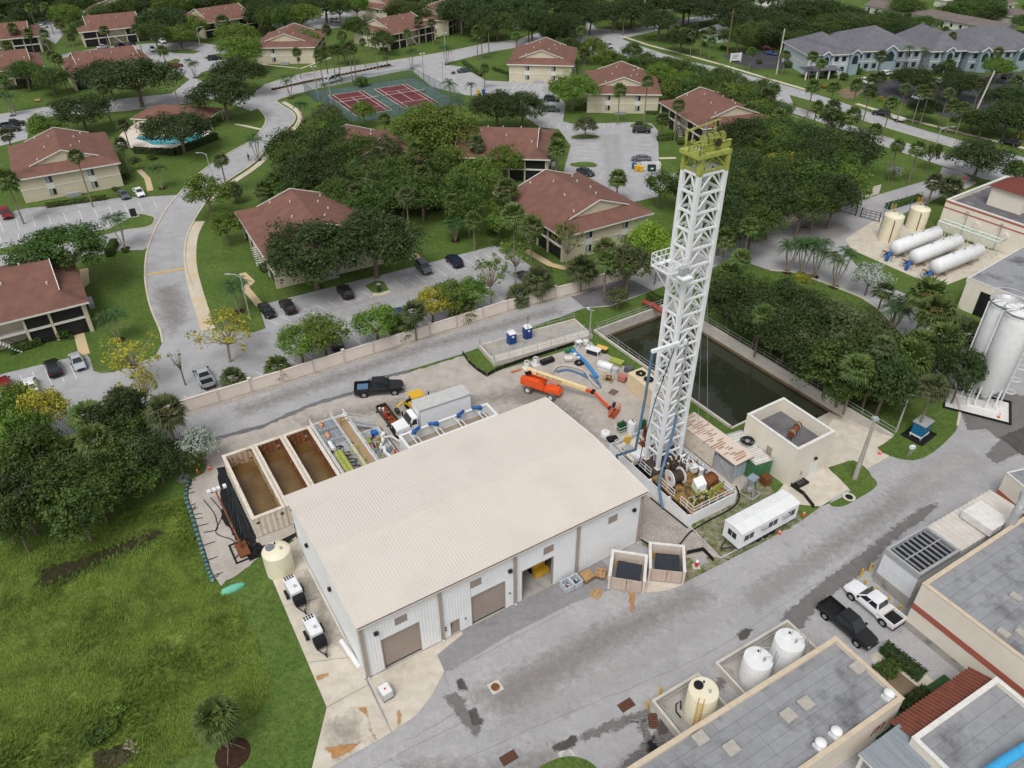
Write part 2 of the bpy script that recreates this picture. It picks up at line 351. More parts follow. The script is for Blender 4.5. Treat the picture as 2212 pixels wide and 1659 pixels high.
for pts in([(770,1527),(790,1526),(797,1545),(800,1565),(792,1552),(782,1540)],[(798,1565),(812,1590),(815,1600),(808,1598),(800,1582)],[(700,1615),(745,1608),(778,1605),(765,1620),(735,1635),(720,1640),(712,1628)],[(858,1530),(866,1532),(866,1560),(860,1568),(858,1550)],[(682,1460),(710,1452),(712,1460),(686,1470)]):
 stain('rust_stain',pts,ZE+.004,st_rust,.35,.15)
stain('rust_stain',[(1356,1274),(1374,1274),(1372,1310),(1366,1330),(1360,1310)],ZE+.004,st_rust,.4,.15)
# fresh asphalt band along the warehouse, seams, cracks, wet run of the gutter
sheet('asphalt_overlay',[(944,1415),(930,1395),(1190,1260),(1300,1210),(1352,1262),(1240,1302),(1100,1372),(975,1448),(960,1450)],ZB,asph_m)
for pts in([(975,1450),(1100,1385),(1240,1310)],[(880,1600),(1000,1530),(1130,1465),(1260,1400),(1400,1330)],[(720,1700),(900,1610),(1075,1530)],[(1000,1640),(1180,1560),(1330,1500)],[(1330,1500),(1490,1430),(1600,1370),(1700,1300),(1800,1235),(1900,1160),(2010,1080)],[(1130,1440),(1200,1410)],[(1010,1480),(1030,1540),(1020,1580)],[(960,1450),(975,1500),(985,1530)],[(1450,1290),(1560,1250)]):
 Pp=W2(smooth(pts,False,5));Pp=[p+Vector((random.gauss(0,.06),random.gauss(0,.06),0))for p in Pp]
 strip('asphalt_seam',Pp,.05,ZB+.005,wet_m,world=True)
for m_,pts in((wet_m,[(1330,1660),(1400,1600),(1420,1570),(1470,1520),(1540,1480),(1600,1430),(1650,1400),(1640,1420),(1585,1460),(1530,1512),(1500,1530),(1490,1560),(1470,1590),(1452,1620),(1480,1660)]),(wet_m,[(1690,1330),(1740,1290),(1800,1240),(1870,1190),(1945,1130),(2000,1092),(2025,1090),(2010,1110),(1950,1150),(1900,1195),(1880,1225),(1830,1260),(1790,1290),(1750,1330),(1700,1400),(1680,1420),(1690,1370)]),(wetd_m,[(1420,1560),(1445,1530),(1475,1518),(1490,1530),(1470,1550),(1450,1575),(1425,1590)]),(wetd_m,[(1590,1372),(1610,1356),(1625,1362),(1615,1378),(1598,1384)]),(wetd_m,[(1195,1610),(1240,1588),(1255,1592),(1240,1610),(1210,1625),(1190,1620)]),(wet_m,[(1230,1600),(1330,1555),(1400,1530),(1410,1545),(1340,1572),(1260,1600)]),(wet_m,[(1375,1560),(1395,1555),(1430,1640),(1440,1680),(1420,1680),(1400,1620)]),(wet_m,[(2080,890),(2120,860),(2170,850),(2250,860),(2250,940),(2200,980),(2150,1000),(2130,985),(2160,950),(2130,925),(2090,930)]),(wetd_m,[(2160,945),(2230,915),(2260,960),(2210,985)]),(wetd_m,[(985,1470),(1000,1466),(1010,1490),(995,1494)]),(wetd_m,[(1012,1535),(1028,1528),(1042,1560),(1022,1566)]),(wet_m,[(960,1500),(985,1497),(1040,1570),(1030,1590),(1000,1560)]),(wet_m,[(800,835),(860,815),(900,808),(905,816),(850,838),(790,860),(720,885),(700,882),(760,856)])):
 stain('wet_patch',pts,ZB+.008 if m_ is wet_m else ZB+.012,st_wet if m_ is wet_m else st_oil,.9 if m_ is wet_m else .5)
 # --- residential side: lots and streets
lotC=sheet('wall_side_car_park',[(574,709),(559,660),(605,648),(728,617),(907,573),(1073,529),(1090,535),(1156,581),(1150,645),(1097,662),(807,752),(443,862),(300,915),(0,1005),(-200,1070),(-200,850),(0,809),(136,776),(187,765),(195,776),(202,801),(218,806),(246,804),(335,770),(351,740),(440,700),(461,714),(548,718)],ZA,asph_r)
stL=[(335,770),(351,740),(346,714),(325,663),(314,607),(315,561),(322,530),(333,502),(356,458),(384,422),(407,398),(435,371),(491,333),(545,302),(569,274),(574,256),(564,241),(543,225)]
stR=[(440,700),(417,625),(402,581),(399,545),(405,509),(420,476),(450,430),(481,398),(549,352),(582,315),(623,277),(637,259),(633,243),(604,224),(602,215),(671,195),(760,176),(881,151),(904,154)]
stU=[(543,225),(548,205),(570,184),(656,159),(779,141),(948,115),(1060,92),(1120,86),(1180,66)]
street=sheet('curving_street',smooth(stL[1:],False,3)+smooth(stU[1:],False,2)+[(1190,80),(1120,102),(1060,112),(997,128),(948,140)]+smooth(stR,False,3)[::-1],ZB,asph_r)
kerb(stL[1:-1]);kerb(stR[1:-2])
kerb([(570,184),(656,159),(779,141),(948,115),(1060,92)])
strip('pavement',smooth([(450,712),(427,640),(413,585),(411,545),(416,509),(431,478)],False),2.2,.01,conc2_m)
strip('pavement',smooth([(455,434),(489,403),(556,357),(592,318),(634,278),(648,259),(642,240),(612,220)],False),1.5,.01,conc2_m)
strip('speed_bump',[(322,593),(400,580)],.55,ZB,yel_m,h=.07)
strip('median_kerb',[(584,196),(660,177),(760,158),(848,140)],2.4,0,conc2_m,h=.13)
strip('median_bed',[(588,195),(660,177),(760,158),(844,141)],1.9,.131,mulch_m)
def lot(name,pts,z=ZA,m=None):return sheet(name,pts,z,m or asph_r)
lotT=lot('tennis_car_park',[(890,152),(948,138),(997,144),(1050,174),(1115,177),(1182,177),(1222,225),(1216,262),(1240,268),(1361,264),(1407,266),(1421,282),(1424,372),(1458,374),(1456,386),(1420,425),(1350,440),(1217,372),(1233,315),(1207,279),(1166,275),(1120,240),(1115,206),(1009,206),(933,188)])
lotL=lot('left_car_park',[(-100,480),(0,462),(56,450),(179,438),(259,427),(317,425),(384,421),(356,458),(333,502),(322,532),(310,540),(260,540),(225,548),(120,568),(85,580),(0,590),(-100,610)])
sheet('grass_island',[(-60,550),(0,538),(47,528),(150,512),(225,497),(268,478),(285,466),(310,463),(333,470),(330,484),(310,492),(270,496),(190,516),(47,545),(0,552)],.1,lawn)
kerb([(225,499),(268,478),(285,466),(310,463),(333,470),(330,484),(310,492),(270,497)],.2,.11)
lotU=lot('upper_left_car_park',[(133,118),(223,102),(320,94),(420,90),(494,102),(500,128),(484,143),(435,156),(425,170),(470,190),(543,205),(564,230),(543,240),(470,212),(399,224),(269,240),(118,250),(0,275),(-60,285),(-60,262),(0,246),(118,228),(269,213),(370,202),(410,172),(384,154),(340,154),(300,135),(143,154)])
sheet('grass_island',[(362,110),(405,107),(432,110),(420,116),(375,115)],.1,lawn);sheet('grass_island',[(358,135),(380,127),(390,130),(386,136),(365,140)],.1,lawn)
sheet('grass_island',[(440,125),(470,116),(500,116),(500,128),(455,131)],.1,lawn)
lot('far_left_car_park',[(95,45),(112,40),(138,74),(120,95),(60,60)]);lot('left_edge_car_park',[(-60,272),(61,264),(59,300),(5,314),(-60,330)])
lot('top_car_park',[(585,55),(640,40),(700,28),(790,30),(800,50),(745,60),(690,62),(620,70)]);lot('top_car_park',[(700,18),(830,20),(850,40),(760,42)],ZB)
# avenue at the right with its planted median
av1=[(1255,40),(1290,62),(1343,84),(1392,102),(1481,130),(1576,151),(1622,164),(1751,200),(1845,230),(1940,264),(2081,305),(2183,332),(2400,392)]
av2=[(1215,60),(1250,90),(1274,112),(1335,140),(1420,166),(1520,190),(1640,222),(1760,260),(1830,284),(1894,310),(2004,348),(2100,378),(2400,470)]
ave=sheet('avenue',smooth(av1,False,2)+smooth(av2,False,2)[::-1],ZA,asph_r)
sheet('cross_street',[(1250,30),(1290,62),(1343,84),(1420,66),(1500,48),(1600,34),(1700,12),(1690,4),(1590,24),(1500,36),(1420,52),(1340,66),(1280,60)],ZB,asph_r)
sheet('cross_street',[(1060,92),(1120,84),(1180,66),(1250,40),(1262,62),(1200,84),(1120,102)],ZC,asph_r)
sheet('median_lawn',[(1705,205),(1760,220),(1825,243),(1868,262),(1953,288),(2055,318),(2120,338),(2110,348),(2030,330),(1953,309),(1866,281),(1790,256),(1717,231)],.11,lawn)
kerb([(1705,205),(1760,220),(1825,243),(1868,262),(1953,288),(2055,318),(2120,338)],.25,.13,False);kerb([(2110,348),(2030,330),(1953,309),(1866,281),(1790,256),(1717,231)],.25,.13,False)
strip('pavement',[(1343,78),(1400,97),(1480,118),(1560,140),(1646,166),(1763,200)],1.6,.012,conc2_m)
strip('pavement',[(1850,224),(1940,252),(2081,288),(2212,320),(2400,366)],1.6,.012,conc2_m)
for k in range(9):
 a=g(1380+k*100,117+k*30.3);b=g(1412+k*100,126.7+k*30.3);strip('lane_line',[a,b],.12,ZA+.005,paint_m,ave,world=True)
for k in range(5):
 a=g(1700+k*100,246+k*33);b=g(1732+k*100,256.5+k*33);strip('lane_line',[a,b],.12,ZA+.005,paint_m,ave,world=True)
strip('edge_line',[(1862,245),(1940,271),(2081,313),(2300,372)],.12,ZA+.005,paint_m,ave)
strip('edge_line',[(1880,300),(1953,325),(2040,350)],.12,ZA+.005,paint_m,ave)
sheet('brick_crossing',[(1808,196),(1840,186),(1866,196),(1843,214),(1820,212)],ZD,soil_m)
lot('office_car_park',[(1822,198),(1856,180),(1876,180),(1902,172),(2004,176),(2158,160),(2300,150),(2300,270),(2132,278),(2030,248),(1932,216),(1870,205)],ZB,asph_o)
lot('kiosk_car_park',[(1560,120),(1600,110),(1680,112),(1730,130),(1700,148),(1640,150),(1590,138)],ZB,asph_o)
sheet('plant_drive',[(2035,361),(2030,374),(2014,386),(1960,402),(1899,420),(1803,453),(1898,479),(1950,462),(2000,440),(2040,420),(2081,410),(2110,395),(2080,372)],ZB,asph_y)
# drive apron, island with the pole, ramp lawn
sheet('drive_apron',[(1660,1085),(1773,1094),(1840,1052),(1800,1022),(1788,1010),(1840,994),(1872,1013),(1922,985),(1895,967),(1929,944),(1800,905),(1690,1050)],ZC,conc_m)
sheet('grass_island',smooth([(1797,1018),(1840,994),(1872,1013),(1883,1030),(1894,1041),(1890,1054),(1864,1071),(1831,1090),(1810,1095),(1791,1088),(1838,1060)],True,2),ZE+.02,lawn)
sheet('grass_island',smooth([(1895,967),(1929,944),(1900,900),(1990,800),(2040,800),(2072,872),(2068,922),(2058,939),(2015,978),(1972,995),(1922,985)],True,2),ZE+.02,lawn)
kerb([(1664,584),(1722,590),(1763,605),(1858,642),(1899,671),(1948,722),(2000,775),(2050,835),(2072,880),(2068,920)],.3,.12)
sheet('tank_pad',[(1826,517),(1850,500),(1900,470),(2000,500),(2212,560),(2130,600),(2028,622),(1880,557),(1842,540)],ZB+.004,conc_m)
sheet('tank_lawn',[(1826,545),(1842,540),(1880,557),(2028,622),(2090,598),(2066,670),(2040,680),(1978,645),(1927,622),(1850,573)],ZB+.009,lawn)
sheet('grass_island',smooth([(1160,1664),(1200,1640),(1240,1634),(1280,1650),(1300,1690),(1180,1700)],True,3),ZE,lawn)
sheet('wall_foot_gravel',[(402,891),(612,827),(807,765),(1097,673),(1248,632),(1310,609),(1402,584),(1402,589),(1310,614),(1248,637),(1097,679),(807,772),(612,835),(402,900)],ZC+.002,gravel2_m,rough_edge=.2)
sheet('trough_lawn',[(999,764),(1060,742),(1080,790),(1239,746),(1240,752),(1086,798),(1052,813),(1012,782)],ZE,lawn)
# garden paths
for pts,w_ in(([(181,580),(184,612),(147,645),(150,682),(165,690),(170,720),(183,766)],1.5),([(300,367),(318,385),(325,412)],1.3),([(523,590),(543,609),(530,622),(562,660)],1.3),([(893,548),(918,572)],1.3),([(1137,541),(1190,572),(1225,580)],1.5),([(895,355),(912,385),(918,402)],1.3),([(508,268),(530,272),(566,280)],1.1),([(565,139),(650,148),(715,124)],1.),([(915,88),(965,72)],1.),([(1424,342),(1460,341)],1.2)):
 strip('garden_path',pts,w_,.008,conc3_m if w_>1.2 else conc2_m)
 # parking lines
plines(lotC,(575,690),(1065,540),(600,700),(1092,560),21,.006,(9,10))
plines(lotC,(355,868),(1125,615),(385,885),(1150,640),23,.006)
plines(lotC,(-40,830),(150,785),(-25,875),(165,818),7,.006)
plines(lotL,(0,478),(330,431),(7,500),(340,450),10,.006);plines(lotL,(0,510),(230,484),(4,535),(236,500),6,.006)
plines(lotT,(1115,182),(1172,181),(1107,192),(1164,192),4,.006);plines(lotT,(1188,268),(1345,268),(1186,276),(1345,277),8,.006)
for i,y in enumerate((309,317,325,333,341,350,358)):strip('parking_line',[(1246-i*1.5,y),(1292-i*1.5,y+2)],.11,.006,paint_m,lotT)
for i,y in enumerate((296,303,311,320,328,337,345)):strip('parking_line',[(1364-i*.6,y),(1408-i*.3,y+1)],.11,.006,paint_m,lotT)
sheet('grass_island',smooth([(1233,297),(1250,291),(1290,293),(1293,297),(1270,300),(1240,300)],True,2),.1,lawn);sheet('grass_island',smooth([(1233,353),(1270,350),(1288,355),(1285,361),(1240,360)],True,2),.1,lawn)
sheet('grass_island',smooth([(1362,270),(1385,265),(1408,272),(1408,278),(1370,277)],True,2),.1,lawn)
sheet('grass_island',[(789,618),(812,607),(828,608),(841,627),(822,634),(806,634)],.1,lawn);strip('kerb',[(806,636),(822,637),(842,630)],.9,0,conc2_m,h=.12)
for x,y in((586,820),(640,800),(770,762),(960,700),(1020,683),(450,868)):
 P=g(x,y);strip('wheel_stop',[P,P+Vector((1.9,.85,0))],.16,0,asph_d,world=True,h=.12)
sheet('black_liner',[(470,1012),(488,1008),(545,1130),(560,1185),(600,1172),(636,1150),(640,1160),(600,1186),(540,1215),(480,1120)],ZE+.01,mat('black_plastic',srgb(38,39,41),.35,srgb(26,27,29),2,world=True),rough_edge=.3)
for m_,pts,z_ in((st_dirt,[(1000,1500),(1300,1340),(1500,1260),(1560,1290),(1350,1400),(1100,1560)],ZA+.003),(st_worn,[(1050,1560),(1300,1440),(1560,1300),(1750,1200),(1780,1220),(1560,1350),(1300,1500),(1080,1620)],ZA+.0045),(st_dirt,[(1600,1280),(1800,1150),(1980,1020),(2040,1040),(1850,1180),(1640,1320)],ZA+.003),(st_worn,[(1900,1060),(2060,960),(2150,1000),(1980,1100)],ZA+.0045),(st_dirt,[(850,1640),(1050,1640),(1200,1600),(1250,1680),(900,1720)],ZA+.003),(st_dirt,[(500,880),(900,745),(1200,660),(1220,675),(900,765),(520,905)],ZB+.003),(st_dirt,[(620,1240),(700,1230),(740,1330),(760,1400),(700,1400)],ZE+.003),(st_dirt,[(700,1560),(770,1540),(790,1600),(720,1640)],ZE+.003),(st_dirt,[(900,880),(1150,830),(1250,880),(1300,960),(1100,870)],ZD+.004),(st_dirt,[(640,905),(900,850),(1000,830),(900,880),(660,925)],ZD+.004),(st_dirt,[(330,620),(390,610),(410,690),(370,730),(345,690)],ZB+.003),(st_worn,[(620,690),(900,610),(1060,570),(1070,590),(900,640),(640,720)],ZA+.003),(st_worn,[(1295,290),(1340,290),(1350,400),(1310,410)],ZA+.003),(st_dirt,[(1690,480),(1800,470),(1850,500),(1780,530),(1700,520)],ZA+.003)):stain('pavement_wear',pts,z_,m_,2.2,.6)
# ================================================================ PLANT BUILDINGS
white_w=mat('white_panel',srgb(235,236,237),.5,srgb(226,228,230),.6,stain=srgb(212,211,208),st_scale=.35,st_lo=.62,st_hi=.85)
roof_tan=mat('tan_metal_roof',srgb(212,204,194),.55,srgb(208,200,190),.2,stain=srgb(200,192,182),st_scale=.1,st_lo=.5,st_hi=.8)
taupe=mat('taupe_trim',srgb(170,157,146),.5,srgb(158,146,137),1)
door_t=mat('taupe_door',srgb(160,146,136),.5,srgb(152,139,130),.6)
dark_m=mat('dark_metal',srgb(52,52,54),.5,srgb(40,40,42),3)
blk=mat('black_rubber',srgb(30,30,32),.6,srgb(22,22,24),4)
gutter_m=mat('brown_gutter',srgb(86,66,56),.5)
beige=mat('beige_stucco',srgb(222,212,198),.85,srgb(212,201,186),.5,bump=.1,stain=srgb(190,178,162),st_scale=.3,st_lo=.64,st_hi=.9)
cream_w=mat('cream_stucco',srgb(226,220,206),.85,srgb(218,210,195),.5,bump=.1,stain=srgb(196,186,170),st_scale=.3,st_lo=.66,st_hi=.9)
cap_w=mat('white_coping',srgb(224,222,218),.6,srgb(206,203,198),1.5)
conc_w=mat('wall_concrete',srgb(176,172,164),.85,srgb(150,147,141),.6,bump=.2,stain=srgb(118,112,104),st_scale=.6,st_lo=.58,st_hi=.75)
conc_l=mat('pale_concrete',srgb(204,198,188),.85,srgb(188,182,172),.8,bump=.15,stain=srgb(150,143,132),st_scale=.5,st_lo=.6,st_hi=.8)
galv=mat('galvanised',srgb(186,188,190),.45,srgb(166,168,171),3,metal=.3)
white_p=mat('white_paint',srgb(230,231,231),.45,srgb(218,219,219),1.2)
glass_d=mat('dark_glass',srgb(44,50,56),.12,srgb(34,40,46),2,spec=.6)
screen_m=mat('dark_screen',srgb(40,40,42),.5,srgb(32,32,34),2)
brick_r=mat('brick_red_paint',srgb(172,98,82),.8,srgb(160,90,76),.8)
tile_m=mat('clay_tile',srgb(134,80,64),.8,srgb(112,68,55),1.5)
rust=mat('rusty_steel',srgb(128,78,48),.8,srgb(92,58,40),1.2,bump=.2,stain=srgb(168,112,70),st_scale=1.5)
yel=mat('safety_yellow',srgb(224,178,52),.5,srgb(206,160,44),2)
red_m=mat('red_plastic',srgb(206,52,40),.5)
blue_m=mat('blue_enamel',srgb(40,96,168),.4,srgb(34,82,146),2)
oran=mat('orange_plastic',srgb(226,88,40),.5)
membrane=[mat('roof_felt_%d'%i,srgb(*c),.75,srgb(*d),1.1,bump=.15,stain=srgb(86,86,90),st_scale=.3,st_lo=.52,st_hi=.72,world=True)for i,(c,d)in enumerate((((150,151,154),(138,139,142)),((147,148,151),(135,136,139)),((153,154,157),(140,141,144))))]
felt_d=mat('roof_felt_seam',srgb(92,93,97),.8)
felt_k=mat('dark_roof_felt',srgb(112,110,113),.8,srgb(90,88,91),.5,stain=srgb(140,138,140),st_scale=.3)
def wallpt(x,y,P0,a):  # where the sight line through x, y meets an upright plane
 d=_f+(x-CX)/FPX*_r-(y-CY)/FPX*_u
 nx,ny=-math.sin(a),math.cos(a)
 t=((P0[0]-EYE.x)*nx+(P0[1]-EYE.y)*ny)/(d.x*nx+d.y*ny)
 Q=EYE+d*t;return(Q.x-P0[0])*math.cos(a)+(Q.y-P0[1])*math.sin(a),Q.z
def loc2(P,P0,a):
 d=Vector((P[0]-P0[0],P[1]-P0[1]));return d.x*math.cos(a)+d.y*math.sin(a),-d.x*math.sin(a)+d.y*math.cos(a)
def panels(par,p,q,z0,z1,ops,m,pitch=.3,dep=.02,nm='wall_panel'):
 """ribbed cladding on p->q with openings (s0, s1, lo, hi)"""
 p,q=Vector((*p,0)),Vector((*q,0));L=(q-p).length;d=(q-p)/L;s=0
 def pc(a,b,lo,hi):
  if b-a>.05 and hi-lo>.05:MB().rib(p+d*a,p+d*b,lo,hi,pitch,dep).obj(nm,m,par)
 for a,b,lo,hi in sorted(ops):
  pc(s,a,z0,z1);pc(a,b,hi,z1);pc(a,b,z0,lo);s=b
 pc(s,L,z0,z1)
 # ---- the warehouse
wc,wa,ww,wd=rect([(766,1361),(1401,1060),(1178.6,858.3),(616,1071.5)],8.0)
wh=thing('warehouse','large white ribbed warehouse with tan low gable metal roof beside the drilling rig','warehouse',wc,wa)
hw,hd=ww/2,wd/2;iw,idp=hw-.3,hd-.35;EZ,RZ=7.9,8.62
P0w=wc+Matrix.Rotation(wa,3,'Z') @ Vector((-iw,-idp,0))
def fs(x,y):return loc2(g(x,y),P0w,wa)[0]
ops=[]
for(xl,yl,xr,yr,top)in((835,1452,916.4,1411.6,1388.7),(977.3,1378.5,997,1369,1349),(1023.4,1356.3,1095.7,1319.8,1295),(1130.8,1303,1198.3,1269.3,1239.3)):
 s0,s1=fs(xl,yl),fs(xr,yr)
 ops.append((s0,s1,0,hgt(g(xl,yl),top)))
lv=[]
for x,y in((866,1338),(1028,1259),(1185,1187),(1324,1121)):
 s,z=wallpt(x,y,P0w,wa);ops_l=(s-.62,s+.62,z-.5,z+.5);lv.append(ops_l)
big=[]  # wall openings merged per column of wall
allops=sorted(ops)
def front_panels():
 p,q=Vector((-iw,-idp,0)),Vector((iw,-idp,0));cuts=sorted({0.,2*iw,*[v for o in allops+lv for v in o[:2]]})
 for a,b in zip(cuts,cuts[1:]):
  if b-a<.04:continue
  m=(a+b)/2;zs=[(0,0)]+sorted((o[2],o[3])for o in allops+lv if o[0]<m<o[1])+[(EZ,EZ)]
  for(l0,h0),(l1,h1)in zip(zs,zs[1:]):
   if l1-h0>.05:MB().rib((p.x+a,-idp),(p.x+b,-idp),h0 if h0 else .12,l1,.3,.02).obj('wall_panel',white_w,wh)
front_panels()
panels(wh,(iw,-idp),(iw,idp),.12,EZ+.1,[],white_w);panels(wh,(iw,idp),(-iw,idp),.12,EZ,[],white_w);panels(wh,(-iw,idp),(-iw,-idp),.12,EZ+.1,[],white_w)
for x in(-iw-.002,iw-.02):MB().add([(x,-idp,EZ),(x,idp,EZ),(x,0,RZ-.05)],[(0,1,2),(2,1,0)]).obj('gable_panel',white_w,wh)
MB().box(-iw+.06,iw-.06,-idp+.12,idp-.06,-.1,.1).obj('floor_slab',conc_w,wh)
MB().box(-iw-.06,iw+.06,-idp-.08,-idp+.1,-.1,.118).obj('plinth',conc_w,wh);MB().box(iw+.04,iw+.14,-idp-.08,idp,-.1,.118).obj('plinth',conc_w,wh);MB().box(-iw-.3,-iw-.06,-idp,idp,-.1,.22).obj('plinth',conc_l,wh)
def roofsheet(y0,z0,y1,z1):
 mb=MB();k=round(2*hw/.32);st=2*hw/k;vs=[];prf=[]
 for i in range(k):
  b=-hw+i*st;prf+=[(b,0),(b+st*.72,0),(b+st*.79,.014),(b+st*.93,.014)]
 prf.append((hw,0))
 for x,o in prf:vs+=[(x,y0,z0+o),(x,y1,z1+o)]
 return mb.add(vs,[(2*i,2*i+2,2*i+3,2*i+1)for i in range(len(prf)-1)])
rf=roofsheet(-hd,EZ+.08,0,RZ).obj('roof',roof_tan,wh);roofsheet(0,RZ,hd,EZ+.08).obj('roof',roof_tan,wh)
MB().add([(-hw,-.2,RZ+.014),(hw,-.2,RZ+.014),(hw,0,RZ+.03),(-hw,0,RZ+.03),(-hw,.2,RZ+.014),(hw,.2,RZ+.014)],[(0,1,2,3),(3,2,5,4)]).obj('ridge_cap',roof_tan,rf)
MB().box(-hw,hw,-hd-.16,-hd-.002,EZ-.12,EZ+.06).obj('gutter',roof_tan,wh);MB().box(-hw+.1,hw-.1,-hd-.13,-hd-.03,EZ+.06,EZ+.075).obj('gutter_trough',gutter_m,wh)
MB().box(-hw,hw,hd+.002,hd+.14,EZ-.12,EZ+.06).obj('gutter',roof_tan,wh)
for x in(-hw-.03,hw):
 MB().add([(x,-hd,EZ-.1),(x+.03,-hd,EZ-.1),(x+.03,0,RZ-.12),(x,0,RZ-.12),(x,hd,EZ-.1),(x+.03,hd,EZ-.1),(x,-hd,EZ+.14),(x+.03,-hd,EZ+.14),(x+.03,0,RZ+.1),(x,0,RZ+.1),(x,hd,EZ+.14),(x+.03,hd,EZ+.14)],[(0,3,9,6),(2,1,7,8),(3,4,10,9),(5,2,8,11),(6,9,8,7),(9,10,11,8),(0,6,7,1),(4,5,11,10)]).obj('rake_trim',white_w,wh)
for s in(.12,fs(961,1390),fs(1117,1312),fs(1249,1246),2*iw-.12):
 MB().box(-iw+s-.17,-iw+s+.17,-idp-.2,-idp-.05,.3,EZ).obj('downspout',taupe,wh);MB().box(-iw+s-.09,-iw+s+.09,-idp-.32,-idp-.08,.1,.3).obj('downspout_shoe',white_p,wh)
MB().box(iw+.04,iw+.2,-idp-.05,-idp+.45,.1,EZ-.05).obj('corner_trim',taupe,wh)
for i,(a,b,lo,h)in enumerate(allops):
 x0,x1=-iw+a,-iw+b
 if i!=3:
  d=MB().box(x0,x1,-idp+.16,-idp+.22,.1,h).obj('roller_door' if h>3 else 'man_door',door_t,wh)
  if h>3:
   for k in range(1,14):MB().box(x0+.02,x1-.02,-idp+.148,-idp+.162,.1+k*h/14.2,.1+k*h/14.2+.03).obj('door_slat',taupe,d)
   MB().box(x0+.02,x1-.02,-idp+.1,-idp+.158,.1,.22).obj('bottom_bar',dark_m,d)
  else:
   MB().box(x0+.12,x0+.26,-idp+.14,-idp+.158,1.1,1.75).obj('window',glass_d,d);MB().cyl((x0+.1,-idp+.1,1.),(x0+.1,-idp+.16,1.),.05,8).obj('handle',galv,d)
 for xx in(x0,x1-.08):MB().box(xx,xx+.08,-idp-.02,-idp+.3,.1,h).obj('door_jamb',taupe,wh)
 MB().box(x0+.08,x1-.08,-idp-.02,-idp+.3,h-.1,h-.005).obj('door_head',taupe,wh)
for a,b,lo,hi in lv:
 f=MB().box(-iw+a,-iw+b,-idp+.02,-idp+.1,lo,hi).obj('vent',taupe,wh)
 for k in range(6):MB().box(-iw+a+.06,-iw+b-.06,-idp-.005,-idp+.018,lo+.1+k*.14,lo+.17+k*.14).obj('louvre',door_t,f)
for s,z,side in((1.5,5.9,0),(fs(1108,1320),5.6,0),(2*iw-1.2,5.8,0),(idp*.9,5.2,1),(idp*.2,5.2,1)):
 m=MB().box(-.22,.22,-.3,0,-.18,.2)
 if side==0:m.tf(0,(-iw+s,-idp-.04,z))
 else:m.tf(-math.pi/2,(-iw-.04,s-idp*.2-2,z))
 m.obj('wall_lamp',dark_m,wh,bev=.05)
for x in(-iw-.1,):
 for dy in(.3,.5):MB().cyl((x,-idp+dy,.2),(x,-idp+dy,EZ-.5),.06,8).obj('conduit',white_p,wh,True)
for s,z in((fs(968,1385),1.7),(fs(968,1385),1.3),(fs(1010,1363),1.6),(fs(1105,1316),2.1)):MB().box(-iw+s-.08,-iw+s+.08,-idp-.1,-idp-.04,z,z+.16).obj('call_point',dark_m,wh)
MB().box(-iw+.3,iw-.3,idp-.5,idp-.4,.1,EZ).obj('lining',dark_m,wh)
# skid loader just inside the open door
Q=wc+Matrix.Rotation(wa,3,'Z') @ Vector((-iw+fs(1190,1262)-.2,-idp+3.2,.1))
t=thing('skid_loader','orange loader standing just inside the open warehouse door','loader',Q,wa)
MB().box(-.8,.8,-1,1.1,.35,1.3).obj('body',yel,t,bev=.08);MB().add([(-.75,-.6,1.3),(.75,-.6,1.3),(.75,.7,1.3),(-.75,.7,1.3),(-.6,-.4,2.1),(.6,-.4,2.1),(.6,.5,2.1),(-.6,.5,2.1)],[(0,1,5,4),(1,2,6,5),(2,3,7,6),(3,0,4,7),(4,5,6,7)]).obj('cab',oran,t)
for x in(-.85,.85):
 for y in(-.6,.6):MB().cyl((x-.13,y,.36),(x+.13,y,.36),.36,14).obj('wheel',blk,t,True)
MB().box(-.9,.9,-1.7,-1.05,.1,.7).obj('bucket',yel,t)
# ---- flat roofed buildings
def flat(name,label,P,ang_,w,d,h,wall,felt,par_h=.5,par_t=.35,cap=None,recess=None,cat='building',sheets=None,sheet_w=1.0):
 """origin at one corner; x along ang_, y to its left"""
 t=thing(name,label,cat,P,ang_)
 rz=h-par_h if recess is None else h-recess
 MB().box(0,w,0,d,-.2,rz-.002).obj('walls',wall,t)
 MB().ring(0,w,0,d,par_t,rz,h-.08).obj('parapet',wall,t)
 MB().ring(-.04,w+.04,-.04,d+.04,par_t+.08,h-.08,h).obj('coping',cap or cap_w,t)
 if sheets is None:MB().box(par_t,w-par_t,par_t,d-par_t,rz-.001,rz+.02).obj('roof',felt,t)
 else:
  r=MB().box(par_t,w-par_t,par_t,d-par_t,rz-.001,rz+.01).obj('roof',felt_d,t)
  x=par_t;rnd=random.Random(w)
  along_x=sheets=='x'
  A0,A1,B0,B1=(par_t,w-par_t,par_t,d-par_t)if along_x else(par_t,d-par_t,par_t,w-par_t)
  b=B0
  while b<B1-.1:
   a=A0-rnd.uniform(0,5);b1=min(b+sheet_w,B1)
   while a<A1:
    e=a+rnd.uniform(3,7);a0,a1=max(a,A0),min(e,A1)
    if a1-a0>.1:
     z=rz+.011+rnd.uniform(0,.012);u=.012
     (MB().box(a0+u,a1-u,b+u,b1-u,rz+.005,z+.006)if along_x else MB().box(b+u,b1-u,a0+u,a1-u,rz+.005,z+.006)).obj('roof_sheet',rnd.choice(membrane),r)
    a=e
   b=b1
 return t,rz
def L2(P0,a):return lambda x,y,z=0:loc2(g(x,y,z),P0,a)
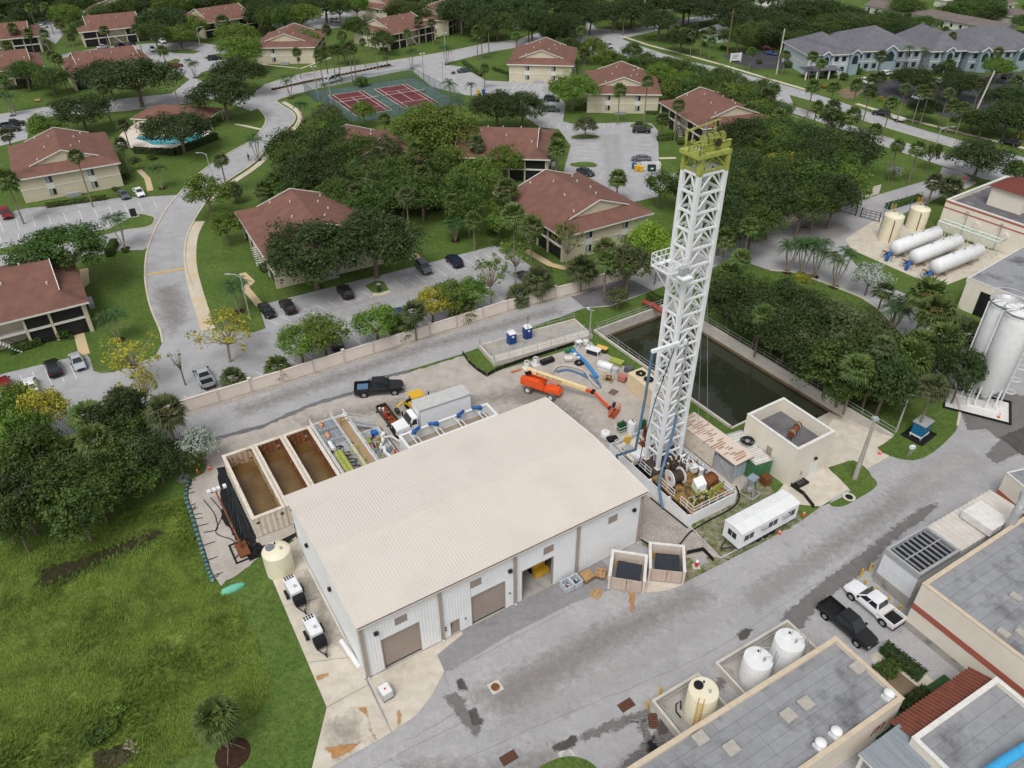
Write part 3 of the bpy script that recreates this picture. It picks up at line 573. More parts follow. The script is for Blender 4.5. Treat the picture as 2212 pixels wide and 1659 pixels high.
# pump house by the pond
pc_,pa_,pw_,pd_=rect([(1725.4,971),(1804.6,931.8),(1693.4,858),(1614,894)],6.0)
Pp0=pc_+Matrix.Rotation(pa_,3,'Z') @ Vector((-pw_/2,-pd_/2,0))
ph,rz=flat('pump_house','square cream pump house with sunken roof at the corner of the dark pond',Pp0,pa_,pw_,pd_,6.,cream_w,felt_k,recess=1.9,par_t=.3)
for k in range(2):pass
MB().cyl((2.2,pd_*.36,5.2),(4.6,pd_*.47,5.3),.42,16).obj('exhaust_silencer',rust,ph,True)
for x in(2.6,4.2):MB().lathe([(.46,-.05),(.46,.05)],16).tf().obj('silencer_band',galv,ph).matrix_local=Matrix.Translation((x,pd_*(.36+.11*(x-2.2)/2.4),5.2+.1*(x-2.2)/2.4)) @ Matrix.Rotation(R(90),4,'Y')
for x in(2.6,4.2):
 yy=pd_*(.36+.11*(x-2.2)/2.4);MB().bar((x,yy-.3,4.1),(x,yy-.3,5.1),.1).bar((x,yy+.3,4.1),(x,yy+.3,5.1),.1).obj('silencer_frame',galv,ph)
s,z=wallpt(1784,1000,Pp0,pa_)
MB().box(pw_*.52,pw_*.72,-.06,-.005,0,2.2).obj('door',white_p,ph);MB().box(pw_*.56,pw_*.62,-.3,-.01,2.9,3.15).obj('wall_lamp',dark_m,ph);MB().box(pw_*.25,pw_*.3,-.12,-.005,1.3,1.8).obj('meter_box',galv,ph)
for k in range(1):
 wv=MB().box(-.05,-.005,pd_*.42,pd_*.52,2.6,3.7).obj('window',door_t,ph)
 for q in range(6):MB().box(-.075,-.05,pd_*.425,pd_*.515,2.68+q*.165,2.75+q*.165).obj('louvre',taupe,wv)
 # right hand plant buildings
def base_from(xb,yb,ytop):P=g(xb,yb);return P,hgt(P,ytop)
PA_ANG=ang(g(1955,1507,4.8),g(1806,1374,4.8))
# tank building, bottom
Pt=g(1955,1509,4.8);a6=ang(g(1806,1374,4.8),g(1364,1653,4.8))
c6=g(1806,1374,4.8);c6.z=0;w6=(g(1364,1653,4.8)-g(1806,1374,4.8)).length+8;d6=(g(1955,1507,4.8)-g(1806,1374,4.8)).length
tb,rz6=flat('tank_building','long low building with blue grey felt roof in front of three chemical tanks',c6,a6,w6,d6,4.8,beige,felt_d,par_h=.45,cap=mat('tan_coping',srgb(206,190,166),.8,srgb(190,174,152),1.5),sheets='x',sheet_w=.95)
f6=L2(c6,a6)
for x,y in((1853,1443),(1741,1520),(1703,1546),(1513,1595),(1580,1617)):
 u,v=f6(x,y,rz6+.5);m=MB().box(u-.5,u+.5,v-.45,v+.45,rz6,rz6+.45).obj('skylight_kerb',galv,tb);MB().box(u-.58,u+.58,v-.53,v+.53,rz6+.45,rz6+.62).obj('skylight_lid',mat('tan_lid',srgb(178,173,163),.7),m)
for x,y in((1920,1500),(1806,1582),(1772,1607)):
 u,v=f6(x,y,rz6+.5);m=MB().box(u-.4,u+.4,v-.4,v+.4,rz6,rz6+.3).obj('fan_kerb',white_p,tb);MB().lathe([(.3,rz6+.3),(.3,rz6+.55),(.46,rz6+.6),(.46,rz6+.78),(.3,rz6+.95),(.05,rz6+1.)],16,(u,v)).obj('fan_hood',white_p,m,True)
for x,y in((1775,1560),(1630,1482),(1330,1560)):
 u,v=f6(x,y,rz6)
 # fancy red script letter on its end wall
e6=(d6*.97)
u0=f6(1909,1570,2.6)[0]
def text_mesh(body,size,m,shear=0,ext=.01):
 tx=bpy.data.curves.new('lettering','FONT');tx.body=body;tx.size=size;tx.shear=shear;tx.extrude=ext
 o=bpy.data.objects.new('lettering_curve',tx);COL.objects.link(o);bpy.context.view_layer.update();me=bpy.data.meshes.new_from_object(o);bpy.data.objects.remove(o);me.materials.clear();me.materials.append(m);return me
lt=link('wall_script',text_mesh('m',2.2,mat('maroon_letter',srgb(126,44,58),.6),.35),tb);lt.matrix_local=Matrix.Translation((u0+1.2,d6+.03,1.6)) @ Matrix.Rotation(math.pi,4,'Z') @ Matrix.Rotation(R(90),4,'X')
MB().box(12,12.5,d6+.01,d6+.2,2.6,3.).obj('wall_lamp',dark_m,tb)
# hall with the painted red band
h4=6.4;Pr4=g(1993,1259.5,h4);Pr4.z=0;a4=ang(g(1993,1259.5,h4),g(2212,1426,h4))
d4=(g(2212,1135.7,h4)-g(1993,1259.5,h4)).length+10
bh,rz4=flat('process_hall','cream process hall with a brick red band round its wall and grey felt roof',Pr4,a4,30,d4,h4,cream_w,felt_d,par_h=.25,sheets='y',sheet_w=1.0,cap=mat('tan_coping',srgb(206,190,166),.8))
f4=L2(Pr4,a4)
s0,z0=wallpt(2006,1335,Pr4,a4)
MB().box(0,30,-.03,-.004,z0-.35,z0+.4).obj('red_band',brick_r,bh);MB().box(-.02,30,-.04,-.003,-.1,.9).obj('base_band',conc_w,bh);MB().box(-.03,-.004,0,d4,z0-.35,z0+.4).obj('red_band',brick_r,bh)
s1,z1=wallpt(2001,1408,Pr4,a4);v=MB().box(s1-.6,s1+.6,-.06,-.004,z1-.5,z1+.5).obj('vent',door_t,bh)
for k in range(6):MB().box(s1-.5,s1+.5,-.08,-.06,z1-.42+k*.15,z1-.34+k*.15).obj('louvre',taupe,v)
for x,y in((2193,1293),(2166,1371),(2205,1372)):
 u,w_=f4(x,y,rz4);MB().box(u-.5,u+.5,w_-.35,w_+.35,rz4,rz4+.35).obj('roof_unit',mat('tan_lid',srgb(178,173,163),.7),bh)
 # machine shed: pale wall, black louvre roof, ribbed roof behind
hs_=4.6;Ps=g(1985.4,1246.8,hs_);Ps.z=0;as_=ang(g(1985.4,1246.8,hs_),g(1912,1190,hs_));ws_=(g(1985.4,1246.8,hs_)-g(1912,1190,hs_)).length
ds_=(g(2121,1049,hs_)-g(1912,1190,hs_)).length
sh=thing('generator_shed','pale grey generator shed with black louvred roof end and ribbed tan roof','shed',Ps,as_)
MB().box(0,ws_,-ds_,0,-.1,hs_-.02).obj('walls',mat('pale_grey_panel',srgb(222,224,226),.5,srgb(210,213,217),1),sh);MB().box(-.03,ws_+.03,-.001,.04,-.1,1.4).obj('base_band',conc_w,sh);MB().ring(-.06,ws_+.06,-6.4,.05,.3,hs_-.35,hs_+.35).obj('roof_curb',galv,sh)
MB().box(.32,ws_-.32,-6,-.3,hs_-.02,hs_+.1).obj('louvre_bed',blk,sh)
for k in range(8):MB().bar((.32,-.7-k*.7,hs_+.22),(ws_-.32,-.7-k*.7,hs_+.22),.08,.2).obj('louvre',galv,sh)
MB().box(ws_*.5-.06,ws_*.5+.06,-6,-.35,hs_+.33,hs_+.38).obj('louvre',galv,sh)
rr_=MB().rib((0,-6.4),(0,-ds_),0,ws_,.75,.12,.2);rr_.v=[(z,y,hs_+.02+abs(x))for x,y,z in rr_.v];rr_.obj('roof',mat('tan_ribbed_roof',srgb(206,200,192),.5,srgb(192,186,178),.8),sh)
MB().box(-.4,ws_*.75,-ds_*.78,-ds_*.6,hs_+.3,hs_+1.3).obj('roof_monitor',cap_w,sh,bev=.05)
MB().cyl((-.9,-ds_*.72,0),(-.9,-ds_*.72,8),.42,14).obj('exhaust_stack',galv,sh,True);MB().tube([(-.9,-ds_*.72,7.9),(-.9,-ds_*.72,8.4),(-.6,-ds_*.78,8.7),(0,-ds_*.85,8.7)],.42,10).obj('stack_elbow',galv,sh,True)
for k,(x,y)in enumerate(((1858,1247),(1877,1235),(1900,1223),(1865,1270),(1889,1287),(1915,1307),(1939,1325))):
 P=g(x,y);b=MB().cyl((0,0,0),(0,0,1.25),.1,10).lathe([(.1,1.25),(.07,1.32),(.01,1.35)],10).obj('bollard',yel,None,True);b.location=P
 tag(b,'yellow steel bollard, %s'%('leftmost of the row by the shed','second from the left of the row beyond the white pickup','third from the left, at the shed corner','nearest the white pickup bonnet','beside the white pickup cab by the shed','beside the white pickup bed by the shed','last one, behind the white pickup tailgate')[k],'bollard','yellow bollards round the generator shed')
 # administration wing with clay tile awning
h5=4.6;P5=g(2153.6,1462,h5);P5.z=0;a5=ang(g(2153.6,1462,h5),g(1979,1586,h5));w5=(g(2153.6,1462,h5)-g(1979,1586,h5)).length
ad,rz5=flat('office_wing','flat roofed office wing with a red clay tile awning along its front',P5,a5,w5+.5,14,h5,cream_w,felt_d,par_h=.5,sheets='x',sheet_w=1.05)
aw=MB().add([(0,-.02,4.1),(w5,-.02,4.1),(w5,-2.1,3.3),(0,-2.1,3.3),(0,-.02,4.0),(w5,-.02,4.0),(w5,-2.1,3.2),(0,-2.1,3.2)],[(0,1,2,3),(7,6,5,4),(3,2,6,7),(0,3,7,4),(2,1,5,6)]).obj('awning',tile_m,ad)
for k in range(int(w5/.42)):
 x=.2+k*.42;MB().bar((x,-.05,4.14),(x,-2.14,3.34),.2,.12).obj('tile',tile_m,aw)
MB().box(0,w5,-3.6,-2.2,0,.3).obj('planter_strip',mat('green_felt',srgb(52,84,52),.9),ad)
P7=g(1944,1562,3.6);P7.z=0;a7=ang(g(1944,1562,3.6),g(1855,1628,3.6))
cn=thing('entrance_canopy','grey ribbed metal canopy in front of the office wing','canopy',P7,a7)
cw7=(g(1944,1562,3.6)-g(1855,1628,3.6)).length;cd7=(g(1944,1562,3.6)-g(2028,1644,3.6)).length
rr_=MB().rib((0,0),(cw7,0),0,cd7,.3,.05,.3);rr_.v=[(x,z,3.6-y)for x,y,z in rr_.v];rr_.obj('roof',mat('weathered_zinc',srgb(150,158,164),.5,srgb(130,138,144),.8,stretch=(3,.2,1)),cn)
MB().box(0,cw7,0,cd7,3.35,3.55).obj('fascia',cap_w,cn)
for x in(.3,cw7-.3):
 for y in(.3,cd7-.3):MB().cbox(x,y,0,.25,.25,3.4).obj('post',cap_w,cn)
bp=MB().tube([g(2135,1668,5.5),g(2172,1642,5.5),g(2240,1600,5.5)],.42,14).obj('roof_pipe',mat('sky_blue_pipe',srgb(66,170,226),.4),None,True);tag(bp,'bright blue pipe crossing the roof at the bottom right corner','pipe')
# courtyard between: walk, bricks, shrubs
sheet('court_walk',[(1880,1415),(1930,1395),(2050,1500),(2040,1560),(1900,1470)],ZC,conc_m);sheet('brick_bed',[(1884,1440),(1910,1425),(1990,1490),(1950,1506)],ZD,soil_m)
# upper right: filter hall with stripes, hip roofed tower
h1=6.2;P1=g(2045,430,h1);P1.z=0;a1=ang(g(2045,430,h1),g(2212,486,h1))
fh,rz1=flat('filter_hall','cream filter hall with two brown stripes behind the white pressure vessels',P1,a1,50,22,h1,cream_w,felt_k,par_h=.9,par_t=.4)
MB().box(-.03,50,-.03,-.004,h1-.55,h1-.2).obj('brown_stripe',brick_r,fh);MB().box(-.03,50,-.03,-.004,h1-1.7,h1-1.45).obj('brown_stripe',brick_r,fh);MB().box(-.03,-.004,0,22,h1-.55,h1-.2).obj('brown_stripe',brick_r,fh)
for x,y in((2109,487),(2171,510)):
 s,z=wallpt(x,y,P1,a1);MB().cyl((s,-.25,z),(s,0,z),.62,18).obj('fan_ring',cap_w,fh,True);MB().cyl((s,-.26,z),(s,-.2,z),.48,18).obj('fan_disc',beige,fh)
for x,y in((2093,460),(2167,486)):
 s,z=wallpt(x,y,P1,a1);MB().tube([(s,-.15,0),(s,-.15,z),(s,-.7,z+.3)],.09,6).obj('conduit',galv,fh);MB().box(s-.2,s+.2,-1,-.6,z+.25,z+.45).obj('wall_lamp',galv,fh)
f1=L2(P1,a1);u,v_=f1(2166,420,9)
tw=thing('hip_tower','cream square tower with dark red tiled hip roof on the filter hall','tower',P1+Matrix.Rotation(a1,3,'Z') @ Vector((u,9,0)),a1)
MB().box(-3.2,3.2,-3.2,3.2,5.4,9.2).obj('walls',cream_w,tw)
MB().add([(-3.8,-3.8,9.2),(3.8,-3.8,9.2),(3.8,3.8,9.2),(-3.8,3.8,9.2),(0,0,11.2)],[(0,1,4),(1,2,4),(2,3,4),(3,0,4),(3,2,1,0)]).obj('roof',mat('dark_clay_tile',srgb(120,62,54),.7,srgb(96,52,46),2),tw)
# right: blower building with black doors
h2=5.6;P2=g(2092,600,h2);P2.z=0;a2=ang(g(2092,600,h2),g(2212,645,h2))
bl,rz2=flat('blower_building','cream building with tall black doors behind the two white silos',P2,a2,30,20,h2,cream_w,membrane[0],par_h=.12,par_t=.12)
for px,py,qx,qy,in((2081,690,2110,703),(2158,724,2190,738)):
 s0=loc2(g(px,py),P2,a2)[0];s1=loc2(g(qx,qy),P2,a2)[0];dd=MB().box(s0,s1,-.08,-.004,0,4.2).obj('door',blk,bl);MB().box((s0+s1)/2-.03,(s0+s1)/2+.03,-.1,-.081,0,4.2).obj('door_seam',dark_m,dd)
 # small far right house with red skirt
P9=g(2175,1020,4);P9.z=0;a9=ang(g(2175,1020,4),g(2225,1062,4));flat('meter_house','small cream building with brick red skirt at the right edge of the yard',P9,a9,9,8,4,cream_w,membrane[1],par_h=.1,par_t=.1)[0]
mh=bpy.data.objects['meter_house'];MB().box(-.03,9,-.04,-.004,0,1.3).obj('red_skirt',brick_r,mh)
# ================================================================ POND, WALLS, FENCES, TANKS
def rail(name,label,P,z=0,h=1.05,gap=2.4,m=None,r=.035,rails=(1,.52),cat='railing',group=None):
 m=m or galv;P=[Vector(p)for p in P];t=thing(name,label,cat,(P[0].x,P[0].y,0),0,group);o=Vector((P[0].x,P[0].y,0))
 P=[p-o+Vector((0,0,z))for p in P]
 for a,b in zip(P,P[1:]):
  n=max(1,round((b-a).length/gap))
  for i in range(n+1):
   q=a.lerp(b,i/n);MB().cyl(q,q+Vector((0,0,h)),r,6).obj('post',m,t)
  for k in rails:MB().cyl(a+Vector((0,0,h*k)),b+Vector((0,0,h*k)),r*.9,6).obj('rail',m,t)
 return t
 # boundary wall
wallm=mat('cream_wall_paint',srgb(226,214,204),.85,srgb(216,203,192),.4,stain=srgb(190,176,164),st_scale=.4,st_lo=.62,st_hi=.85);pilm=mat('wall_pilaster_paint',srgb(206,192,182),.85,srgb(196,182,172),.6)
def bwall(label,pts,h=2.):
 P=W2(pts);t=thing('boundary_wall',label,'wall',P[0]);o=P[0];first=True
 for a,b in zip(P,P[1:]):
  n=max(1,round((b-a).length/5.2));an=ang(a,b);L=(b-a).length/n
  for i in range(n):
   q=a.lerp(b,(i+.5)/n)-o;MB().rbox(q.x,q.y,-.1,L-.3,.16,h,an).obj('panel',wallm,t);MB().rbox(q.x,q.y,h-.1,L-.3,.26,.12,an).obj('coping',wallm,t)
   e=a.lerp(b,i/n)-o;MB().rbox(e.x,e.y,-.1,.34,.3,h+(.35 if i%6==2 else .06),an).obj('pilaster',pilm,t)
   if i%6==2:MB().rbox(e.x,e.y,h+.25,.5,.46,.12,an).obj('pilaster_cap',wallm,t)
 return t
bwall('long cream panelled boundary wall between the car park and the plant road',[(-200,1112),(0,1040),(230,955),(402,889),(612,825),(807,763),(1097,671),(1248,630),(1402,581),(1585,518),(1646,497),(1803,451)])
bwall('short cream wall running from the black gate towards the avenue',[(1822,441),(1899,418)])
gm=mat('black_gate_paint',srgb(34,34,36),.45)
for k,(a,b,lb)in enumerate((((1803,453),(1848,466),'left black steel leaf of the plant entrance gate'),((1858,469),(1898,480),'right black steel leaf of the plant entrance gate'))):
 A,B=g(*a),g(*b);L=(B-A).length;t=thing('gate',lb,'gate',A,ang(A,B),'entrance gate leaves')
 for x in(0,L):MB().cbox(x,0,0,.16,.16,2.1).obj('post',gm,t)
 for z in(.15,.8,1.4,1.85):MB().box(.08,L-.08,-.03,.03,z,z+.08).obj('rail',gm,t)
 for i in range(1,4):MB().box(L*i/4-.03,L*i/4+.03,-.03,.03,.15,1.9).obj('bar',gm,t)
 # pond
WZ=-1.9
water_m=bpy.data.materials.new('pond_water');water_m.use_nodes=True;_n=water_m.node_tree;_b=_n.nodes['Principled BSDF']
_b.inputs['Base Color'].default_value=(*srgb(44,48,34),1);_b.inputs['Roughness'].default_value=.06;_b.inputs['Specular IOR Level'].default_value=.5
_q=_n.nodes.new('ShaderNodeTexNoise');_q.inputs['Scale'].default_value=.9;_q.inputs['Detail'].default_value=3;_bp=_n.nodes.new('ShaderNodeBump');_bp.inputs['Strength'].default_value=.2;_bp.inputs['Distance'].default_value=.1
_n.links.new(_q.outputs[0],_bp.inputs['Height']);_n.links.new(_bp.outputs[0],_b.inputs['Normal'])
sheet('pond_water',[pond(PS0-1,1),pond(PS1-6,1),pond(PS1-6,PW-1),pond(PS0-1,PW-1)],WZ,water_m,world=True)
pw=thing('pond_wall','grey concrete retaining wall round the dark settling pond','wall',pond(PS0,0));_o=pond(PS0,0)
def pwall(a,b,z0=-3,z1=.35,tk=.3):
 q=(a+b)/2-_o;MB().rbox(q.x,q.y,z0,(b-a).length,tk,z1-z0,ang(a,b)).obj('wall',conc_l,pw)
pwall(pond(PS0-.15,0),pond(PS1,0));pwall(pond(PS0,-.16),pond(PS0,PW+.16));pwall(pond(PS0-.15,PW),pond(PS1-13.1,PW));pwall(pond(PS1-13,PW),pond(PS1-13,PW*.52),z1=.05)
pwall(pond(PS1-12.85,PW*.52),pond(PS1,PW*.52),z1=.05)
q0,q1,q2,q3=(pond(PS1-12,-.16),pond(PS1+.2,-.16),pond(PS1+.2,PW*.52+.16),pond(PS1-12,PW*.52+.16))
rp=MB().add([(q0.x,q0.y,-2.4),(q1.x,q1.y,.015),(q2.x,q2.y,.015),(q3.x,q3.y,-2.4)],[(0,3,2,1)]).obj('ramp',conc_m);rp['kind']='structure'
for a,b,sg in((pond(PS0,-.155),pond(PS1-6,-.155),1),(pond(PS0+.155,0),pond(PS0+.155,PW),1)):
 q=(a+b)/2-_o;MB().rbox(q.x,q.y,WZ-.3,(b-a).length,.02,.75,ang(a,b)).obj('waterline',mat('waterline_stain',srgb(132,112,84),.9,srgb(110,94,72),1.5),pw)
rail('railing','galvanised railing along the far right wall of the pond',[pond(PS0+.5,.0),pond(PS1,.0)],.35)
rail('railing','galvanised railing along the back wall of the pond',[pond(PS0,-.3),pond(PS0,PW+.3)],.35)
rail('railing','galvanised railing along the rig side of the pond',[pond(PS0+.6,PW),pond(PS1-24,PW)],.35)
# sunk concrete trough beside the pond
tc_,ta_,tw_,td_=rect([(1064,790),(1272,722),(1243,686),(1042,747)],.6)
tr=thing('concrete_trough','long grey concrete trough with railings beside the portable toilets','trough',tc_,ta_)
MB().ring(-tw_/2,tw_/2,-td_/2,td_/2,.3,-.1,.75).obj('wall',conc_l,tr)
MB().add([(-tw_/2+.3,-td_/2+1.9,.3),(tw_/2-.3,-td_/2+1.9,.3),(tw_/2-.3,td_/2-.3,.06),(-tw_/2+.3,td_/2-.3,.06)],[(0,1,2,3)]).obj('floor',conc_w,tr)
MB().box(-tw_/2+.31,tw_/2-.31,-td_/2+.31,-td_/2+1.9,-.1,.66).obj('walkway',conc_l,tr)
def TR(x,y):return tc_+Matrix.Rotation(ta_,3,'Z') @ Vector((x,y,0))
rail('railing','galvanised railing along the back of the concrete trough',[TR(-tw_/2+.15,td_/2-.15),TR(tw_/2-.15,td_/2-.15)],.75,rails=(1,.55))
rail('railing','galvanised railing on the left end of the concrete trough',[TR(-tw_/2+.15,td_/2-.3),TR(-tw_/2+.15,-td_/2+.3)],.75)
rail('railing','galvanised railing along the front of the concrete trough',[TR(-tw_/2+.15,-td_/2+.15),TR(tw_/2-.15,-td_/2+.15)],.75)
rail('railing','galvanised railing inside the concrete trough by its walkway',[TR(-tw_/2+.5,-td_/2+1.8),TR(tw_/2-.5,-td_/2+1.8)],.66)
rp_=MB().tube([g(1390,652,.8),g(1412,660,.9),g(1436,676,.6),g(1440,690,-.6)],.45,12).obj('outfall_pipe',mat('oxide_red_pipe',srgb(150,70,58),.6,srgb(130,60,50),2),None,True);tag(rp_,'thick oxide red outfall pipe bending into the pond','pipe')
# portable toilets
for k,(x,y,lb)in enumerate(((1105,743,'blue portable toilet with white roof, left of the pair behind the trough'),(1139,730,'blue portable toilet with white roof, right of the pair behind the trough'))):
 t=thing('portable_toilet',lb,'toilet',g(x,y),ta_,'portable toilets behind the trough');bm_=mat('deep_blue_plastic',srgb(36,72,140),.45,srgb(30,62,122),2)
 MB().box(-.58,.58,-.6,.6,.12,2.05).obj('cabin',bm_,t,bev=.04);MB().box(-.62,.62,-.64,.64,0,.119).obj('base',dark_m,t)
 MB().add([(-.6,-.62,2.05),(.6,-.62,2.05),(.6,.62,2.05),(-.6,.62,2.05),(-.45,-.35,2.38),(.45,-.35,2.38),(.45,.35,2.38),(-.45,.35,2.38)],[(0,1,5,4),(1,2,6,5),(2,3,7,6),(3,0,4,7),(4,5,6,7)]).obj('roof',white_p,t,bev=.05)
 d=MB().box(-.42,.42,-.64,-.605,.2,1.95).obj('door',bm_,t);MB().box(-.25,.15,-.66,-.641,1.5,1.8).obj('door_sign',white_p,d);MB().box(.59,.61,-.3,.3,1.55,1.85).obj('vent',white_p,t)
 # pressure vessels
for k,(a,b,lb)in enumerate((((1935,535),(2023,503),'left'),((1978,554),(2067,520),'middle'),((2023,576),(2113,540),'right'))):
 A,B=g(*a,2.1),g(*b,2.1);L=(B-A).length;t=thing('pressure_vessel','long white horizontal pressure vessel on saddles, %s of the three'%lb,'tank',(A.x,A.y,0),ang(A,B),'white pressure vessels');r=1.32
 pf=[(.02,-.75),(.6,-.66),(1.05,-.4),(r,0),(r,L),(1.05,L+.4),(.6,L+.66),(.02,L+.75)]
 m=MB().lathe(pf,24);m.v=[(z,x,y+2.1)for x,y,z in m.v];sh_=m.obj('shell',white_p,t,True)
 for x in(L*.3,L*.52,L*.76):q=MB().lathe([(r+.012,x-.06),(r+.012,x+.06)],24);q.v=[(zz,xx,yy+2.1)for xx,yy,zz in q.v];q.obj('seam_band',cap_w,sh_,True)
 for x in(L*.18,L*.82):MB().box(x-.2,x+.2,-1,1,0,1.2).obj('saddle',conc_w,t)
 for x in(L*.35,L*.62,L*.85):MB().cyl((x,.1,3.3),(x,.1,3.75),.16,10).obj('nozzle',galv,t,True)
 MB().tube([(L*.7,-.5,3.35),(L*.7,-.5,3.9),(L*.95,-.5,3.9),(L*.95,-.5,3.3)],.03,5).obj('handrail',galv,t)
 MB().tube([(-1.,-.2,1.2),(-1.5,-.2,1.4),(-1.9,-.2,1.2),(-2.1,-.2,.6),(-2.1,-.2,.1)],.33,10).obj('valve_bend',blue_m,t,True);MB().tube([(-.5,.6,1.1),(-1.2,.6,1.),(-1.6,.9,.6)],.2,8).obj('inlet_pipe',blue_m,t,True)
 for y in(-1.1,1.2):MB().cyl((-1.6,y,0),(-1.6,y,1.3),.22,10).obj('pipe_pier',conc_l,t,True)
 MB().cyl((-1.5,-1.2,1.35),(-1.5,1.4,1.35),.14,8).obj('header_pipe',rust,t,True)
A,B=g(2023,492,2),g(2150,538,2);L=(B-A).length
t=thing('pipe_rack','pale green pipe rack behind the white pressure vessels','pipe rack',(A.x,A.y,0),ang(A,B));pg=mat('pale_green_pipe',srgb(206,218,208),.5)
for y in(0,1.6):MB().cyl((0,y,3.4),(L,y,3.4),.18,8).obj('pipe',pg,t,True)
for i in range(7):MB().bar((L*i/6,-.1,3.4),(L*i/6,1.7,3.4),.16).obj('cross_beam',pg,t);MB().cyl((L*i/6,0,0),(L*i/6,0,3.3),.09,6).obj('leg',pg,t);MB().cyl((L*i/6,1.6,0),(L*i/6,1.6,3.3),.09,6).obj('leg',pg,t)
rail('railing','grey handrail in front of the white pressure vessels',[g(1925,546),g(2033,592),g(2130,556)],0,1.7,m=galv)
creamp=mat('cream_tank_plastic',srgb(232,226,202),.5,srgb(222,212,184),.5,stain=srgb(206,196,164),st_scale=.4)
def vtank(name,lb,P,r,h,m,dome=.35,lad=None,hatch=None,group=None,rz=0,n=28):
 t=thing(name,lb,'tank',P,rz,group)
 s_=MB().lathe([(r,0),(r,h),(r*.97,h+.05),(r*.6,h+dome*.7),(.05,h+dome)],n).obj('shell',m,t,True)
 for z in(h*.33,h*.66):MB().lathe([(r+.012,z-.03),(r+.012,z+.03)],n).obj('hoop',m,s_,True)
 if hatch:MB().lathe([(r*.32,h+dome*.55),(r*.32,h+dome*.9+.12),(.02,h+dome*.9+.16)],16,(-.3*r,.28*r)).obj('hatch',hatch,t,True)
 MB().cyl((.35*r,-.2*r,h+dome*.4),(.35*r,-.2*r,h+dome+.25),.12,8).obj('vent',galv,t,True);MB().cyl((.1*r,.5*r,h+dome*.4),(.1*r,.5*r,h+dome+.15),.09,8).obj('nozzle',dark_m,t,True)
 if lad:
  a_,lm=lad;c,s=math.cos(a_),math.sin(a_);rr=r+.2
  for o in(-.22,.22):MB().bar((rr*c-o*s,rr*s+o*c,.2),(rr*c-o*s,rr*s+o*c,h+1),.06).obj('ladder_stile',lm,t)
  for k in range(int(h/.3)):MB().bar((rr*c+.22*s,rr*s-.22*c,.4+k*.3),(rr*c-.22*s,rr*s+.22*c,.4+k*.3),.04).obj('ladder_rung',lm,t)
 return t
for k,(x,y,xt,yt,lb)in enumerate(((1917,517,0,462,'cream upright storage tank beside the pressure vessels, nearer of the two'),(1976,491,0,447,'cream upright storage tank beside the pressure vessels, farther of the two'))):
 P=g(x,y);h=hgt(P,yt);t=vtank('storage_tank',lb,P,1.85,h-.3,creamp,.35,None,None,'cream storage tanks by the gate')
 MB().tube([(-.6,-1.95,.2),(-.6,-1.95,h-1),(-.55,-1.7,h-.6)],.09,6).obj('riser_pipe',rust,t,True);MB().tube([(1.6,-1.5,.8),(2.6,-1.6,.8),(3.3,-1.2,.5)],.14,6).obj('outlet_pipe',rust,t,True)
 for o in(-.3,.3):MB().tube([(o+.2,1.4,h),(o+.2,1.4,h+1.3),(o+.2,1.9,h+1.3),(o+.2,1.95,0)],.05,5).obj('ladder_hoop',yel if k else mat('tan_steel',srgb(206,180,130),.5),t)
 MB().tube([(-1.6,.9,0),(-1.75,.9,h+.8),(-1.2,1.4,h+.8)],.05,5).obj('handrail',blue_m,t)
 # silos
sp=thing('spill_mat','black rubber spill mat under the two white silos','mat',g(2110,878),R(-28))
MB().ring(-4.2,4.2,-2.6,3.2,.3,0,.25).obj('rim',blk,sp,bev=.05);MB().box(-3.9,3.9,-2.3,2.9,0,.05).obj('floor',cap_w,sp)
for k,(x,y,ztop,lb)in enumerate(((2121,868,13.6,'tall white silo at the right edge, nearer of the two'),(2094,846,13.6,'tall white silo at the right edge, farther of the two'))):
 P=g(x,y);t=thing('silo',lb,'silo',P,R(-28),'white silos');r=1.85
 MB().lathe([(.35,.9),(r,3.2),(r,ztop),(r*.9,ztop+.5),(r*.5,ztop+.9),(.1,ztop+1)],32).obj('shell',white_p,t,True)
 for a_ in range(8):
  c,s=math.cos(a_*math.pi/4+.2),math.sin(a_*math.pi/4+.2);MB().bar(((r-.1)*c,(r-.1)*s,.05),((r-.1)*c,(r-.1)*s,3.4),.2).obj('leg',white_p,t)
 MB().ring(-1.9,1.9,-1.9,1.9,.2,.05,.2).obj('base_frame',white_p,t)
 for o in(-.3,.3):MB().bar((r+.25,o,.1),(r+.25,o,ztop+1),.08).obj('ladder_stile',white_p,t)
 for q in range(44):MB().bar((r+.25,-.3,.4+q*.32),(r+.25,.3,.4+q*.32),.04).obj('ladder_rung',white_p,t)
 for q in range(6):MB().lathe([(.62,2.6+q*2),(.66,2.6+q*2),(.66,2.75+q*2),(.62,2.75+q*2)],14,(r+.75,0),False).obj('cage_hoop',white_p,t)
 MB().lathe([(r-.1,ztop+.6),(r+.25,ztop+1.0),(r+.25,ztop+1.12)],24,(0,0),False).obj('deck',galv,t);MB().lathe([(r+.2,ztop+1.95),(r+.25,ztop+1.95),(r+.25,ztop+2.02),(r+.2,ztop+2.02)],24,(0,0),False).obj('top_rail',cap_w,t)
 MB().tube([(-r-.2,-.6,1),(-r-.2,-.6,ztop+.8),(-.5,-.3,ztop+1.3)],.1,8).obj('fill_pipe',white_p,t,True)
